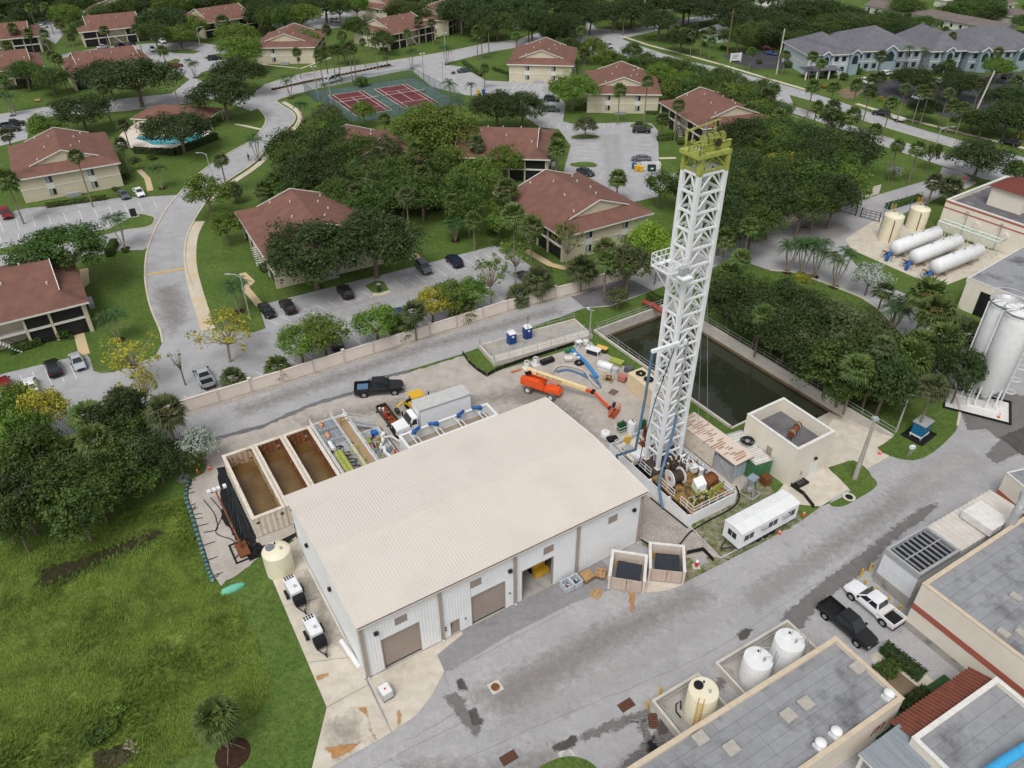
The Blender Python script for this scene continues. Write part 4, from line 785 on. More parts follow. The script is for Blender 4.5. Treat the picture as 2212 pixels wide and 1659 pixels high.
 # chemical tanks with containment walls, beside the tank building (its own plan axes)
R6=Matrix.Rotation(a6,3,'Z')
def T6(u,v,z=0):return c6+R6 @ Vector((u,v,z))
cA=f6(1407,1513,.9);cB=f6(1473,1480,.9);cE=f6(1547,1434,.9);cF=f6(1648,1373,.9)
for nm_,u0,u1,lb in(('containment_wall',cB[0]-2.2,cA[0],'low concrete spill wall round the cream chemical tank'),('containment_wall',cF[0]-3.5,cE[0],'low concrete spill wall round the two white chemical tanks')):
 t=thing(nm_,lb,'wall',T6(0,0),a6);v0=cA[1]
 MB().ring(min(u0,u1),max(u0,u1),v0,-.02,.25,0,.95).obj('wall',conc_l,t);MB().box(min(u0,u1)+.25,max(u0,u1)-.25,v0+.25,-.27,0,.08).obj('floor',conc_w,t)
 MB().tube([(u1-.6,v0+.5,.6),(u1-.6,-1,.6)],.07,6).obj('pipe',galv,t);MB().tube([(u1-1,v0+.45,.75),(u0+1,v0+.45,.75)],.06,6).obj('pipe',galv,t)
for k,(x,y,r,h,m_,lb)in enumerate(((1507,1545,1.33,3.9,creamp,'cream chemical tank with a yellow ladder and black hatch'),(1624,1470,1.32,3.4,white_p,'white chemical tank, left of the pair by the blue grey roof'),(1690,1432,1.38,3.5,white_p,'white chemical tank, right of the pair by the blue grey roof'))):
 t=vtank('chemical_tank',lb,g(x,y),r,h,m_,.16,(R(-112)if k==0 else R(-5),yel if k==0 else galv),blk if k==0 else None,'chemical tanks',0)
 if k:
  for o in(-.5,.5):MB().tube([(r*.8,o,h),(r*.8,o,h+.95),(r*.2,o,h+.95),(r*.2,o,h+.1)],.035,5).obj('top_rail',galv,t)
  MB().lathe([(.35,h+.05),(.35,h+.22),(.02,h+.26)],14,(-.1,.25)).obj('hatch',white_p,t,True)
 else:MB().tube([(-r-.3,-.4,.3),(-r-.6,.2,.25),(-r-.5,.9,.3),(-r,1.2,.35),(-r-.2,.3,.5)],.07,6).obj('hose',blk,t)
for x,y,lb in((1397,1530,'yellow bollard at the left corner of the cream chemical tank wall'),(1425,1500,'yellow bollard beside the drain by the cream chemical tank wall')):
 b=MB().cyl((0,0,0),(0,0,1.1),.11,10).lathe([(.11,1.1),(.05,1.2)],10).obj('bollard',yel,None,True);b.location=g(x,y);tag(b,lb,'bollard')
 # left storage tank, generators, tote, pipe on the slab
t=vtank('storage_tank','large cream plastic tank with grey lid beside the warehouse wall',g(607,1232),1.48,3.1,creamp,.35,None,mat('grey_lid',srgb(120,128,136),.5),None,R(30))
def generator(x,y,lb,a):
 t=thing('trailer_generator',lb,'generator',g(x,y),a,'trailer generators beside the warehouse')
 gw=mat('generator_white',srgb(232,234,236),.4)
 b=MB().box(-1.55,.95,-.62,.62,.62,1.85).obj('enclosure',gw,t,bev=.08);MB().box(.95,1.75,-.6,.6,.62,1.5).obj('battery_box',blk,t,bev=.05);MB().box(-1.6,1.8,-.55,.55,.5,.62).obj('chassis',dark_m,t)
 for i in range(2):
  for j in range(4):MB().box(-1.5+i*.28,-1.28+i*.28,-.5+j*.26,-.32+j*.26,1.852,1.87).obj('grille',blk,b)
 for z in(.9,):
  for y_ in(-.63,.6):MB().box(-1.2,.6,y_,y_+.03,.8,1.6).obj('side_door',mat('light_grey_panel',srgb(206,208,212),.45),b)
 MB().cyl((.2,.1,1.85),(.2,.1,2.0),.16,12).obj('exhaust',galv,t,True)
 for y_ in(-.82,.82):
  w_=MB().cyl((-.35,y_-.11,.36),(-.35,y_+.11,.36),.36,16).obj('wheel',blk,t,True);MB().cyl((-.35,y_-.115,.36),(-.35,y_+.115,.36),.18,12).obj('rim',galv,w_,True)
  MB().box(-.85,.15,y_-.14,y_+.14,.74,.8).obj('mudguard',blk,t)
 MB().bar((1.75,-.5,.56),(2.9,0,.5),.09).obj('drawbar',dark_m,t);MB().bar((1.75,.5,.56),(2.9,0,.5),.09).obj('drawbar',dark_m,t);MB().cyl((2.6,0,0),(2.6,0,.95),.05,8).obj('jack',dark_m,t);MB().box(2.85,3.1,-.06,.06,.46,.56).obj('coupling',dark_m,t)
_ga=ang(g(625,1262),g(700,1400))
generator(640,1290,'white trailer generator beside the cream plastic tank',_ga);generator(683,1378,'white trailer generator nearest the warehouse front',_ga)
t=thing('tote_tank','white caged liquid tote on the concrete apron','tote',g(834,1503),wa+.06);MB().box(-.52,.52,-.6,.6,.16,1.12).obj('bottle',white_p,t,bev=.07);MB().box(-.5,.5,-.58,.58,0,.14).obj('pallet',dark_m,t);MB().cyl((0,0,1.1),(0,0,1.18),.1,12).obj('cap',red_m,t,True)
for z in(.35,.6,.85,1.08):MB().ring(-.55,.55,-.63,.63,.03,z,z+.025).obj('cage_bar',galv,t)
for i in range(6):
 for y_ in(-.63,.605):MB().box(-.5+i*.2,-.475+i*.2,y_,y_+.025,.14,1.1).obj('cage_bar',galv,t)
for i in range(7):
 for x_ in(-.55,.525):MB().box(x_,x_+.025,-.55+i*.18,-.525+i*.18,.14,1.1).obj('cage_bar',galv,t)
A,B=g(738,1388),g(778,1446);q=MB().cyl((0,0,.3),B-A+Vector((0,0,.3)),.26,12).obj('white_pipe',white_p,None,True);q.location=A;tag(q,'thick white pipe lying along the foot of the warehouse wall','pipe')
q=MB().tube([g(782,1450,.12),g(835,1560,.12)],.06,8).obj('slab_conduit',galv,None,True);tag(q,'thin grey pipe crossing the concrete slab to the yard','pipe')
# bins enclosures
for k,(fl,fr,br,bl_,lb)in enumerate((((1320,1267),(1392,1276),(1398,1200),(1322,1190),'left tan bin enclosure with double gates beside the warehouse'),((1404,1247),(1473,1258),(1482,1180),(1400,1175),'right tan bin enclosure with double gates beside the warehouse'))):
 ec,ea,ew,ed=rect([(1320,1243),(1392,1252),(1396,1207),(1322,1190)]if k==0 else[(1404,1225),(1478,1232),(1480,1183),(1402,1177)],1.9)
 t=thing('bin_enclosure',lb,'enclosure',ec,ea,'bin enclosures by the warehouse');ew,ed,H=3.8,3.7,1.95;bm_=mat('tan_block',srgb(216,202,190),.85,srgb(204,190,178),.6)
 for x in(-ew/2,ew/2-.25):MB().box(x,x+.25,-ed/2,ed/2,0,H).obj('side_wall',bm_,t)
 MB().box(-ew/2+.25,ew/2-.25,ed/2-.25,ed/2,0,H).obj('back_wall',bm_,t);MB().ring(-ew/2-.03,ew/2+.03,-ed/2+.3,ed/2+.03,.32,H+.003,H+.1).obj('coping',cap_w,t)if False else None
 for x in(-ew/2-.03,ew/2-.28):MB().box(x,x+.31,-ed/2-.02,ed/2+.03,H+.003,H+.1).obj('coping',cap_w,t)
 MB().box(-ew/2+.28,ew/2-.28,ed/2-.28,ed/2+.03,H+.003,H+.1).obj('coping',cap_w,t)
 for s in(-1,1):
  gt=MB().box(min(s*.03,s*(ew/2-.3)),max(s*.03,s*(ew/2-.3)),-ed/2+.05,-ed/2+.13,.12,H-.15).obj('gate',mat('taupe_gate',srgb(196,178,164),.6,srgb(184,166,153),1),t);MB().box(s*.5-.02,s*.5+.02,-ed/2+.02,-ed/2+.05,.2,H-.2).obj('gate_rib',taupe,gt)
 for x in(-1.2,0,1.2):MB().cyl((x,ed/2-.6,0),(x,ed/2-.6,1.1),.09,8).obj('guard_post',yel,t,True)
 MB().box(-ew/2+.25,ew/2-.25,-ed/2,ed/2-.25,0,.03).obj('floor',conc_w,t)
 d=thing('dumpster','dark grey lidded dumpster inside the %s bin enclosure'%('left','right')[k],'dumpster',ec+Matrix.Rotation(ea,3,'Z') @ Vector((.1,-.35,.03)),ea+(-.06,.02)[k],'dumpsters in the bin enclosures')
 d.scale=(1.2,1.2,1.2);dm_=mat('dumpster_grey',srgb(58,62,70),.5);MB().add([(-1,-.8,.1),(1,-.8,.1),(1,.75,.1),(-1,.75,.1),(-1.05,-.9,1.0),(1.05,-.9,1.0),(1.05,.85,1.35),(-1.05,.85,1.35)],[(3,2,1,0),(0,1,5,4),(1,2,6,5),(2,3,7,6),(3,0,4,7),(4,5,6,7)]).obj('bin',dm_,d)
 for s in(-1,1):
  ld=MB().add([(s*.01,-.92,1.02),(s*1.07,-.92,1.02),(s*1.07,.87,1.38),(s*.01,.87,1.38)],[(0,1,2,3)if s>0 else(3,2,1,0)]).obj('lid',dm_,d)
  for i in range(7):x=s*(.1+i*.145);MB().bar((x,-.9,1.05),(x,.85,1.40),.05,.04).obj('lid_rib',mat('dumpster_lid_rib',srgb(44,48,56),.5),ld)
sheet('bin_apron',[(1312,1250),(1330,1268),(1395,1280),(1440,1276),(1477,1262),(1470,1225),(1320,1190)],ZC,conc_m)
# pallets and plastic crates by the open door
wood=mat('pallet_wood',srgb(196,160,112),.8,srgb(168,134,92),2,bump=.1);woodd=mat('old_pallet_wood',srgb(136,112,88),.85,srgb(112,92,74),2)
def pallet(P,a,lb,m=None,z=0,group='pallets by the bin enclosure'):
 m=m or wood;t=thing('pallet',lb,'pallet',P+Vector((0,0,z)),a,group)
 for y in(-.46,0,.46):MB().box(-.6,.6,y-.05,y+.05,.02,.11).obj('stringer',m,t)
 for i in range(7):MB().box(-.6+i*.183,-.5+i*.183,-.52,.52,.111,.13).obj('deck_board',m,t)
 for i in(0,3,6):MB().box(-.6+i*.183,-.5+i*.183,-.52,.52,0,.019).obj('base_board',m,t)
_pa=g(1288,1283);pallet(_pa,wa+.35,'single pale wooden pallet lying on the asphalt')
for k in range(6):pallet(g(1268,1251),wa+.1+random.uniform(-.06,.06),'wooden pallet in the stack beside the plastic crates, %s'%('lowest','second from below','third from below','third from top','second from top','topmost')[k],wood if k>2 else woodd,.135*k)
for k in range(4):pallet(g(1297,1243),wa+.7+random.uniform(-.08,.08),'wooden pallet in the stack nearest the bin enclosure, %s'%('lowest','second from below','second from top','topmost')[k],woodd if k!=3 else wood,.135*k)
for k,(x,y,lb)in enumerate(((1224,1272,'grey plastic pallet crate nearest the open warehouse door'),(1243,1263,'grey plastic pallet crate next to the pallet stack'))):
 t=thing('plastic_crate',lb,'crate',g(x,y),wa+.05,'grey plastic crates');cm=mat('grey_crate',srgb(196,202,208),.5)
 MB().ring(-.5,.5,-.6,.6,.06,.12,.85).obj('wall',cm,t);MB().box(-.44,.44,-.54,.54,.12,.18).obj('floor',cm,t);MB().ring(-.53,.53,-.63,.63,.1,.85,.92).obj('rim',cm,t)
 for x_ in(-.4,.32):
  for y_ in(-.5,.42):MB().box(x_,x_+.08,y_,y_+.08,0,.12).obj('foot',cm,t)
 for q in range(5):MB().rbox(random.uniform(-.2,.2),random.uniform(-.25,.25),.2+q*.09,.7,.1,.08,random.uniform(0,3)).obj('scrap_piece',random.choice([woodd,dark_m,blue_m,cap_w,rust]),t)
 # site office trailer
oc,oa,ow,od=rect([(1604,1153),(1729.4,1085.4),(1691,1056.8),(1566,1121.8)],3.2)
t=thing('office_trailer','long white mobile office trailer parked along the yard','trailer',oc,oa);ow=12.6 if ow>14 else ow
MB().box(-ow/2,ow/2,-od/2,od/2,.75,3.1).obj('body',white_w,t,bev=.05);MB().add([(-ow/2-.06,-od/2-.06,3.1),(ow/2+.06,-od/2-.06,3.1),(ow/2+.06,0,3.32),(-ow/2-.06,0,3.32),(ow/2+.06,od/2+.06,3.1),(-ow/2-.06,od/2+.06,3.1)],[(0,1,2,3),(3,2,4,5),(1,4,2),(0,3,5),(5,4,1,0)]).obj('roof',white_p,t)
for x in(-ow*.36,ow*.05,ow*.36):
 w_=MB().box(x-.7,x+.7,-od/2-.03,-od/2-.002,1.7,2.5).obj('window',glass_d,t);MB().box(x-.03,x+.03,-od/2-.045,-od/2-.03,1.7,2.5).obj('mullion',cap_w,w_)
w_=MB().box(-ow/2-.03,-ow/2-.002,-.6,.6,1.7,2.5).obj('window',glass_d,t);MB().box(-ow/2-.04,-ow/2-.03,-.03,.03,1.7,2.5).obj('mullion',cap_w,w_)
for x in(-ow*.12,ow*.25):MB().box(x-.4,x+.4,-od/2-.35,-od/2-.003,2.2,2.6).obj('air_conditioner',galv,t)
for x in(-1.2,-.1,1.):
 for y in(-od/2+.15,od/2-.15):MB().cyl((x,y-.12,.36),(x,y+.12,.36),.36,14).obj('wheel',blk,t,True)
for x in(-ow/2+.8,ow/2-.8):
 for y in(-od/2+.4,od/2-.4):MB().box(x-.2,x+.2,y-.2,y+.2,0,.75).obj('pier',conc_w,t)
MB().box(-ow/2,ow/2,-od/2+.05,-od/2+.1,.55,.75).obj('chassis',dark_m,t);MB().bar((-ow/2,-.7,.6),(-ow/2-1.4,0,.55),.12).obj('drawbar',dark_m,t);MB().bar((-ow/2,.7,.6),(-ow/2-1.4,0,.55),.12).obj('drawbar',dark_m,t)
# concrete poles and lamp posts
def pole(x,y,yt,lb,m=None,r=.17,arm=None,name='utility_pole',cat='pole',base_r=None,lean=(0,0)):
 P=g(x,y);h=hgt(P,yt);t=thing(name,lb,cat,P);MB().cyl((0,0,-.2),(lean[0],lean[1],h),base_r or r*1.4,10,r).obj('shaft',m or conc_w,t,True)
 if arm:
  a_,L=arm;c,s=math.cos(a_),math.sin(a_);MB().tube([(lean[0],lean[1],h-.5),(lean[0]+c*L*.4,lean[1]+s*L*.4,h+.15),(lean[0]+c*L,lean[1]+s*L,h+.25)],.06,6).obj('arm',galv,t,True)
  MB().rbox(lean[0]+c*(L+.35),lean[1]+s*(L+.35),h+.15,.9,.35,.18,a_).obj('lamp_head',galv,t,bev=.05)
 return t,h
t,h=pole(1846,1034,906,'tall tapered concrete pole with a square lamp on the grass island',base_r=.32,r=.16,name='lamp_post');MB().box(-.35,.35,-.3,.3,h-.1,h+.25).obj('lamp_head',galv,t)
pole(1935,934,855,'slim concrete lamp pole behind the blue pump cabinet',r=.1,arm=(R(-30),.7),name='lamp_post')
t,h=pole(1273,735,670,'thin galvanised camera pole at the corner of the trough and pond',galv,.09,name='camera_pole');MB().rbox(-.1,0,h,1.2,.12,.12,R(-30)).obj('camera_arm',galv,t);MB().box(-.6,-.3,.1,.4,h+.1,h+.3).obj('camera',white_p,t)
t,h=pole(1140,735,680,'thin dark flag pole beside the portable toilets',dark_m,.03,name='marker_pole')
# blue pump cabinet on a black mat
t=thing('pump_cabinet','blue metal pump cabinet with grey roof on a black spill mat','cabinet',g(1984,940),R(38));cb=mat('cabinet_blue',srgb(38,112,156),.4,srgb(32,98,140),2)
MB().box(-1.,1.,-.75,.75,.55,2.3).obj('body',cb,t,bev=.04);MB().box(-1.15,1.15,-.9,.9,2.3,2.42).obj('roof',galv,t);MB().ring(-1.05,1.05,-.8,.8,.12,.35,.55).obj('skid',white_p,t)
for x in(-.95,.83):
 for y in(-.75,.63):MB().box(x,x+.12,y,y+.12,.05,.36).obj('leg',white_p,t)
for x in(-.5,.5):d=MB().box(x-.42,x+.42,-.78,-.752,.65,2.2).obj('door',cb,t);MB().box(x-.05,x+.05,-.81,-.781,1.4,1.6).obj('handle',galv,d)
MB().ring(-1.9,1.9,-1.5,1.5,.25,.02,.22).obj('mat_rim',blk,t,bev=.05);MB().box(-1.65,1.65,-1.25,1.25,.02,.05).obj('mat_floor',blk,t)
t=thing('standpipe','white standpipe box on a grey frame at the grass corner','standpipe',g(1964,984),.3)
for x in(-.25,.25):MB().bar((x,0,0),(x,0,1.2),.07).obj('post',galv,t)
for z in(.3,.6,.9):MB().bar((-.25,0,z),(.25,0,z),.05).obj('rung',galv,t)
MB().box(-.32,.32,-.2,.2,1.2,1.6).obj('box',white_p,t)
# traffic cones, drains, small things
def cone(x,y,lb):
 t=thing('traffic_cone',lb,'cone',g(x,y,.02),0,'orange traffic cones');MB().cyl((0,0,.04),(0,0,.72),.17,12,.03).obj('body',oran,t,True);MB().box(-.2,.2,-.2,.2,0,.04).obj('base',oran,t);MB().lathe([(.122,.3),(.085,.46)],12,(0,0),False).obj('band',white_p,t,True)
for x,y,lb in((1683,1152,'orange traffic cone beside the office trailer wheels'),(2157,902,'orange traffic cone beside the white silos'),(1900,980,'orange traffic cone on the concrete drive apron'),(427,1020,'orange traffic cone left of the pair beside the gravel pad corner'),(454,1014,'orange traffic cone right of the pair beside the gravel pad corner'),(1736,1112,'orange traffic cone at the far end of the office trailer'),(1144,812,'orange traffic cone at the tip of the silt fence')):cone(x,y,lb)
for x,y,lb in((1070,1484,'rusty round manhole in a pale square collar in the middle of the yard'),(1225,1632,'grey round cover in a pale collar beside the bottom grass island')):
 t=thing('manhole',lb,'manhole',g(x,y),wa);MB().box(-.6,.6,-.6,.6,-.05,.012).obj('collar',conc_l,t);MB().cyl((0,0,0),(0,0,.02),.42,20).obj('cover',rust if x<1100 else galv,t)
t=thing('manhole','black round manhole in a pale round collar by the driveway','manhole',g(1834,1074),0);MB().cyl((0,0,0),(0,0,.05),.75,24).obj('collar',conc_l,t,True);MB().cyl((0,0,.03),(0,0,.07),.45,20).obj('cover',blk,t)
for x,y,a_,lb in((1353,1523,wa,'double steel drain grate in the wet gutter of the yard'),(1099,1637,wa,'dark drain grate at the bottom of the yard'),(1802,545,.3,'drain grate on the road beside the tank lawn'),(1738,490,.4,'long drain grate near the entrance gate'),(1411,1557,wa+1,'black drain mat beside the chemical tank wall')):
 t=thing('drain_grate',lb,'drain',g(x,y),a_);MB().box(-.75,.75,-.45,.45,-.05,.012).obj('frame',dark_m,t)
 for k in range(9):MB().box(-.68+k*.16,-.6+k*.16,-.4,.4,.012,.03).obj('bar',rust,t)
 # ================================================================ DRILLING RIG AND SITE EQUIPMENT
RA=R(30.9)
lime=mat('lime_paint',srgb(168,174,92),.55,srgb(150,156,78),1.5,stain=srgb(122,120,72),st_scale=1.8,st_lo=.56,st_hi=.7);yeldeck=mat('yellow_deck',srgb(170,132,66),.7,srgb(128,102,66),1.2,stain=srgb(80,68,54),st_scale=.9,st_lo=.45,st_hi=.6)
mastw=mat('mast_white',srgb(236,238,240),.45,srgb(226,228,230),.8,stain=srgb(204,198,188),st_scale=.8,st_lo=.62,st_hi=.8);rustw=mat('rusty_white',srgb(222,212,198),.6,srgb(208,196,180),.8,stain=srgb(168,126,92),st_scale=2.2,st_lo=.58,st_hi=.7)
grime=mat('greasy_steel',srgb(84,76,68),.5,srgb(58,52,48),2,metal=.3);hoseb=mat('blue_hose',srgb(92,124,154),.5,srgb(76,106,136),2)
RO=Vector((19.99,61.96,0));RM=Matrix.Rotation(RA,3,'Z')
def RW(x,y,z=0):return RO+RM @ Vector((x,y,z))
def rl(x,y,z=0):return loc2(g(x,y,z),RO,RA)
PWd,PL=7.4,14.9
pf=thing('rig_platform','white walled rig platform with railings round the drilling machinery','platform',RO,RA)
for p,q in(((0,0),(PWd,0)),((PWd,0),(PWd,PL)),((PWd,PL),(0,PL)),((0,PL),(0,0))):MB().rib(p,q,0,1.55,.32,.05).obj('wall_panel',white_w,pf)
MB().ring(-.02,PWd+.02,-.02,PL+.02,.1,1.552,1.63).obj('wall_cap',white_p,pf);MB().box(.1,PWd-.1,.1,PL-.1,0,.3).obj('sump',blk,pf)
for y0,y1,m_,x0 in((.3,3.4,yeldeck,.9),(3.41,7.6,yeldeck,.9),(7.61,11,grime,1.2),(11.01,PL-.3,rustw,.8)):MB().box(x0,PWd-.25,y0,y1,.9,1.2).obj('deck',m_,pf)
for y in(.5,4,7.5,11,14):MB().box(.1,PWd-.1,y,y+.25,.5,.9).obj('deck_beam',white_p,pf)
def prail(pts,gaps=1.2):
 for a,b in zip(pts,pts[1:]):
  a,b=Vector((*a,1.2)),Vector((*b,1.2));n=max(1,round((b-a).length/gaps))
  for i in range(n+1):q=a.lerp(b,i/n);MB().bar(q,q+Vector((0,0,1.1)),.07).obj('rail_post',white_p,pf)
  for h in(.1,.58,1.08):MB().bar(a+Vector((0,0,h)),b+Vector((0,0,h)),.055).obj('rail',white_p,pf)
prail([(.95,2.5),(.95,.35),(PWd-.3,.35),(PWd-.3,10.5)]);prail([(.95,3.6),(.95,6.3)]);prail([(.95,7.9),(.95,11)]);prail([(.5,12.5),(.5,PL-.4),(3.2,PL-.4)])
# mast
ms=thing('drill_mast','tall white lattice drilling mast with a lime green crown block','mast',RW(2.55,8.45),RA);mw,md,B0,B1,NB=3.35,2.25,1.3,38.2,19
cor=[(0,0),(mw,0),(mw,md),(0,md)]
for i,(x,y)in enumerate(cor):
 MB().box(x-.2,x+.2,y-.2,y+.2,B0,B1).obj('leg',mastw,ms);MB().box(x-.22,x+.22,y-.22,y+.22,B1,B1+1.9).obj('crown_leg',lime,ms)
 MB().box(x-.35,x+.35,y-.35,y+.35,1.2,B0).obj('foot',rustw,ms)
bh=(B1-B0)/NB;cache={}
for f in range(4):
 a,b=Vector(cor[f]),Vector(cor[(f+1)%4]);d=(b-a).normalized();a,b=a+d*.17,b-d*.17;m_=(a+b)/2
 for k in range(NB+1):
  z=B0+k*bh
  if k==0 and f in(0,3):continue
  MB().bar((*a,z),(*b,z),.18,.25).obj('girt',mastw,ms)
  if k<NB and not(k<2 and f==0):
   MB().bar((*a,z+.15),(*m_,z+bh-.12),.13,.16).obj('brace',mastw,ms);MB().bar((*b,z+.15),(*m_,z+bh-.12),.13,.16).obj('brace',mastw,ms)
 MB().bar((*a,B1+.35),(*b,B1+.35),.18,.22).obj('crown_girt',lime,ms);MB().bar((*a,B1+.5),(*m_,B1+1.8),.14).obj('crown_brace',lime,ms);MB().bar((*b,B1+.5),(*m_,B1+1.8),.14).obj('crown_brace',lime,ms)
for x in(.55,.95):MB().bar((x,md+.1 if 0 else 1.1,2),(x,1.1,B1+2.6),.05).obj('ladder_stile',white_p,ms)
lx=-.12
for y in(.75,1.2):MB().bar((.3,y,1.5),(.3,y,B1+2.4),.06).obj('ladder_stile',white_p,ms)
for k in range(112):MB().bar((.3,.75,1.8+k*.34),(.3,1.2,1.8+k*.34),.035).obj('ladder_rung',white_p,ms)
MB().box(1.4,2.1,md-.7,md-.3,6,B1-1).obj('guide_rail',rustw,ms)
# crown platform and sheaves
ZC_=B1+1.9
MB().box(-.55,mw+.22,-.25,md+.25,ZC_,ZC_+.18).obj('crown_deck',lime,ms);MB().ring(-.58,mw+.25,-.28,md+.28,.1,ZC_-.22,ZC_+.1).obj('crown_beam',lime,ms)
for y in(.35,1.3):MB().box(.3,mw+.5,y-.06,y+.06,ZC_+.23,ZC_+.85).obj('sheave_beam',lime,ms);MB().box(.3,mw+.5,y-.14,y+.14,ZC_+.85,ZC_+.93).obj('beam_flange',lime,ms)
for k in range(4):
 x=.8+k*.75;w_=MB().cyl((x-.05,.82,ZC_+1.15),(x+.05,.82,ZC_+1.15),.55,22).obj('sheave',lime,ms,True);q=MB().lathe([(.56,-.04),(.6,-.04),(.6,.04),(.56,.04)],22,(0,0),False).obj('sheave_groove',grime,w_);q.matrix_local=Matrix.Translation((x,.82,ZC_+1.25)) @ Matrix.Rotation(R(90),4,'Y')
sv=MB().cyl((1.9,-.1,ZC_+1.0),(1.9,.12,ZC_+1.0),.36,20).obj('fast_line_sheave',grime,ms,True)
MB().bar((.1,md+.2,ZC_+.2),(.1,md+.2,ZC_+1.75),.14).obj('gin_pole',lime,ms);MB().bar((mw+.35,md+.2,ZC_+.2),(mw+.35,md+.2,ZC_+2.1),.18).obj('gin_pole',lime,ms);MB().bar((.1,md+.2,ZC_+1.7),(mw+.9,md+.2,ZC_+2.15),.14,.16).obj('gin_beam',lime,ms);MB().bar((.6,.1,ZC_+1.6),(2.2,.1,ZC_+1.4),.1).obj('gin_beam',lime,ms)
for a,b in(((-.52,-.2),(-.52,1.3)),((-.52,-.2),(.1,-.2)),((2.6,md+.2),(mw+.2,md+.2)),((-.52,1.3),(.1,1.3))):
 for z in(.6,1.15):MB().bar((*a,ZC_+z),(*b,ZC_+z),.08).obj('crown_rail',lime,ms)
 for q in(a,b):MB().bar((*q,ZC_+.2),(*q,ZC_+1.15),.08).obj('crown_rail',lime,ms)
MB().cyl((.05,.1,ZC_+.2),(.05,.1,ZC_+3.2),.03,6).obj('lightning_rod',galv,ms);MB().box(mw+.3,mw+.6,md+.1,md+.35,ZC_+1.6,ZC_+2.1).obj('warning_lamp',dark_m,ms)
# racking board on the left face
zr=hgt(RW(2.55,10.6),562)
def basket():
 x0,x1,y0,y1=-2.6,-.2,-.3,md+.2
 MB().box(x0,x1,y0,y0+.35,zr-.1,zr).obj('racking_deck',mastw,ms);MB().box(x0,x1,y1-.35,y1,zr-.1,zr).obj('racking_deck',mastw,ms);MB().box(x0,x0+.4,y0+.36,y1-.36,zr-.1,zr).obj('racking_deck',mastw,ms)
 for k in range(5):MB().bar((x0+.6+k*.4,y0+.3,zr-.02),(x0+.6+k*.4,y1-1.2,zr-.02),.09).obj('racking_finger',mastw,ms)
 P=[(x1,y1),(x0,y1),(x0,y0),(x1,y0)]
 for a,b in zip(P,P[1:]):
  for z in(.05,.7,1.35):MB().bar((*a,zr+z),(*b,zr+z),.07).obj('basket_rail',mastw,ms)
  n=4 if abs(a[0]-b[0])>1 else 4;A,B=Vector(a),Vector(b)
  for k in range(n):
   p,q=A.lerp(B,k/n),A.lerp(B,(k+1)/n);MB().bar((*p,zr+.05),(*q,zr+1.35),.05).obj('basket_brace',mastw,ms);MB().bar((*q,zr+.05),(*q,zr+1.35),.06).obj('basket_post',mastw,ms)
 MB().bar((x0+.3,y0,zr-.1),(-.17,y0+.3,zr-3.4),.11).obj('board_strut',mastw,ms);MB().bar((x0+.3,y1,zr-.1),(-.17,y1-.2,zr-3.4),.11).obj('board_strut',mastw,ms)
 MB().box(-1.4,-.5,-.9,-.35,zr,zr+.6).obj('winch_box',galv,ms);MB().box(-1.5,-.2,-1.4,-.3,zr-.5,zr-.35).obj('stabbing_step',mastw,ms)
basket()
za=hgt(RW(2.55,8.45),738);MB().bar((-3.6,-.3,za+.1),(.2,-.3,za-.1),.34,.36).obj('hose_arm',mastw,ms);MB().bar((1.1,-.35,za-.5),(1.1,-.35,za+.1),.3).obj('hose_arm_lug',mastw,ms)
MB().cyl((1.5,-.28,9),(1.5,-.28,za-.4),.13,10).obj('standpipe',galv,ms,True)
for k,(dx,lb)in enumerate(((-3.5,'a'),)):
 top=RW(2.55-3.5,8.15,za);bot=RW(-1.4,11.8,1.2)
 pts=[top,top+Vector((-.15,.1,-6)),top+Vector((-.5,.4,-14)),top.lerp(bot,.82)+Vector((-.4,.2,-1.6)),bot+Vector((.2,0,.6)),bot]
 q=MB().tube([Vector(v)for v in[pts[0]]+[pts[i].lerp(pts[i+1],t)for i in range(5)for t in(.5,1)]],.16,8).obj('mud_hose',hoseb,None,True);tag(q,'long blue mud hose hanging from the mast arm down to the gravel','hose')
q=MB().tube([RW(2.6+1.4,8.1,9.2),RW(3.7,7.9,7.5),RW(2.8,7.4,5),RW(1.7,6.8,3.2),RW(.4,5.8,2.1),RW(-.15,5,1.75),RW(-.35,4.4,1),RW(-.6,3.6,.2)],.17,8).obj('mud_hose',hoseb,None,True);tag(q,'blue mud hose sloping from the mast over the platform wall','hose')
q=MB().tube([RW(2.5,8.3,za-.2),RW(1.0,8.8,12),RW(.3,9.2,5),RW(.2,9.4,1.3)],.05,6).obj('power_cable',blk,None);tag(q,'thin black cable hanging down the left side of the mast','cable')
for k,(a,b,lb)in enumerate(((RW(6.2,10.5,34),RW(8.6,6.5,3),'thin steel guy line right of the mast, nearer one'),(RW(6.2,11,36),RW(9.6,9.4,3),'thin steel guy line right of the mast, farther one'))):
 q=MB().cyl(a,b,.022,4).obj('guy_line',galv,None);tag(q,lb,'cable','guy lines')
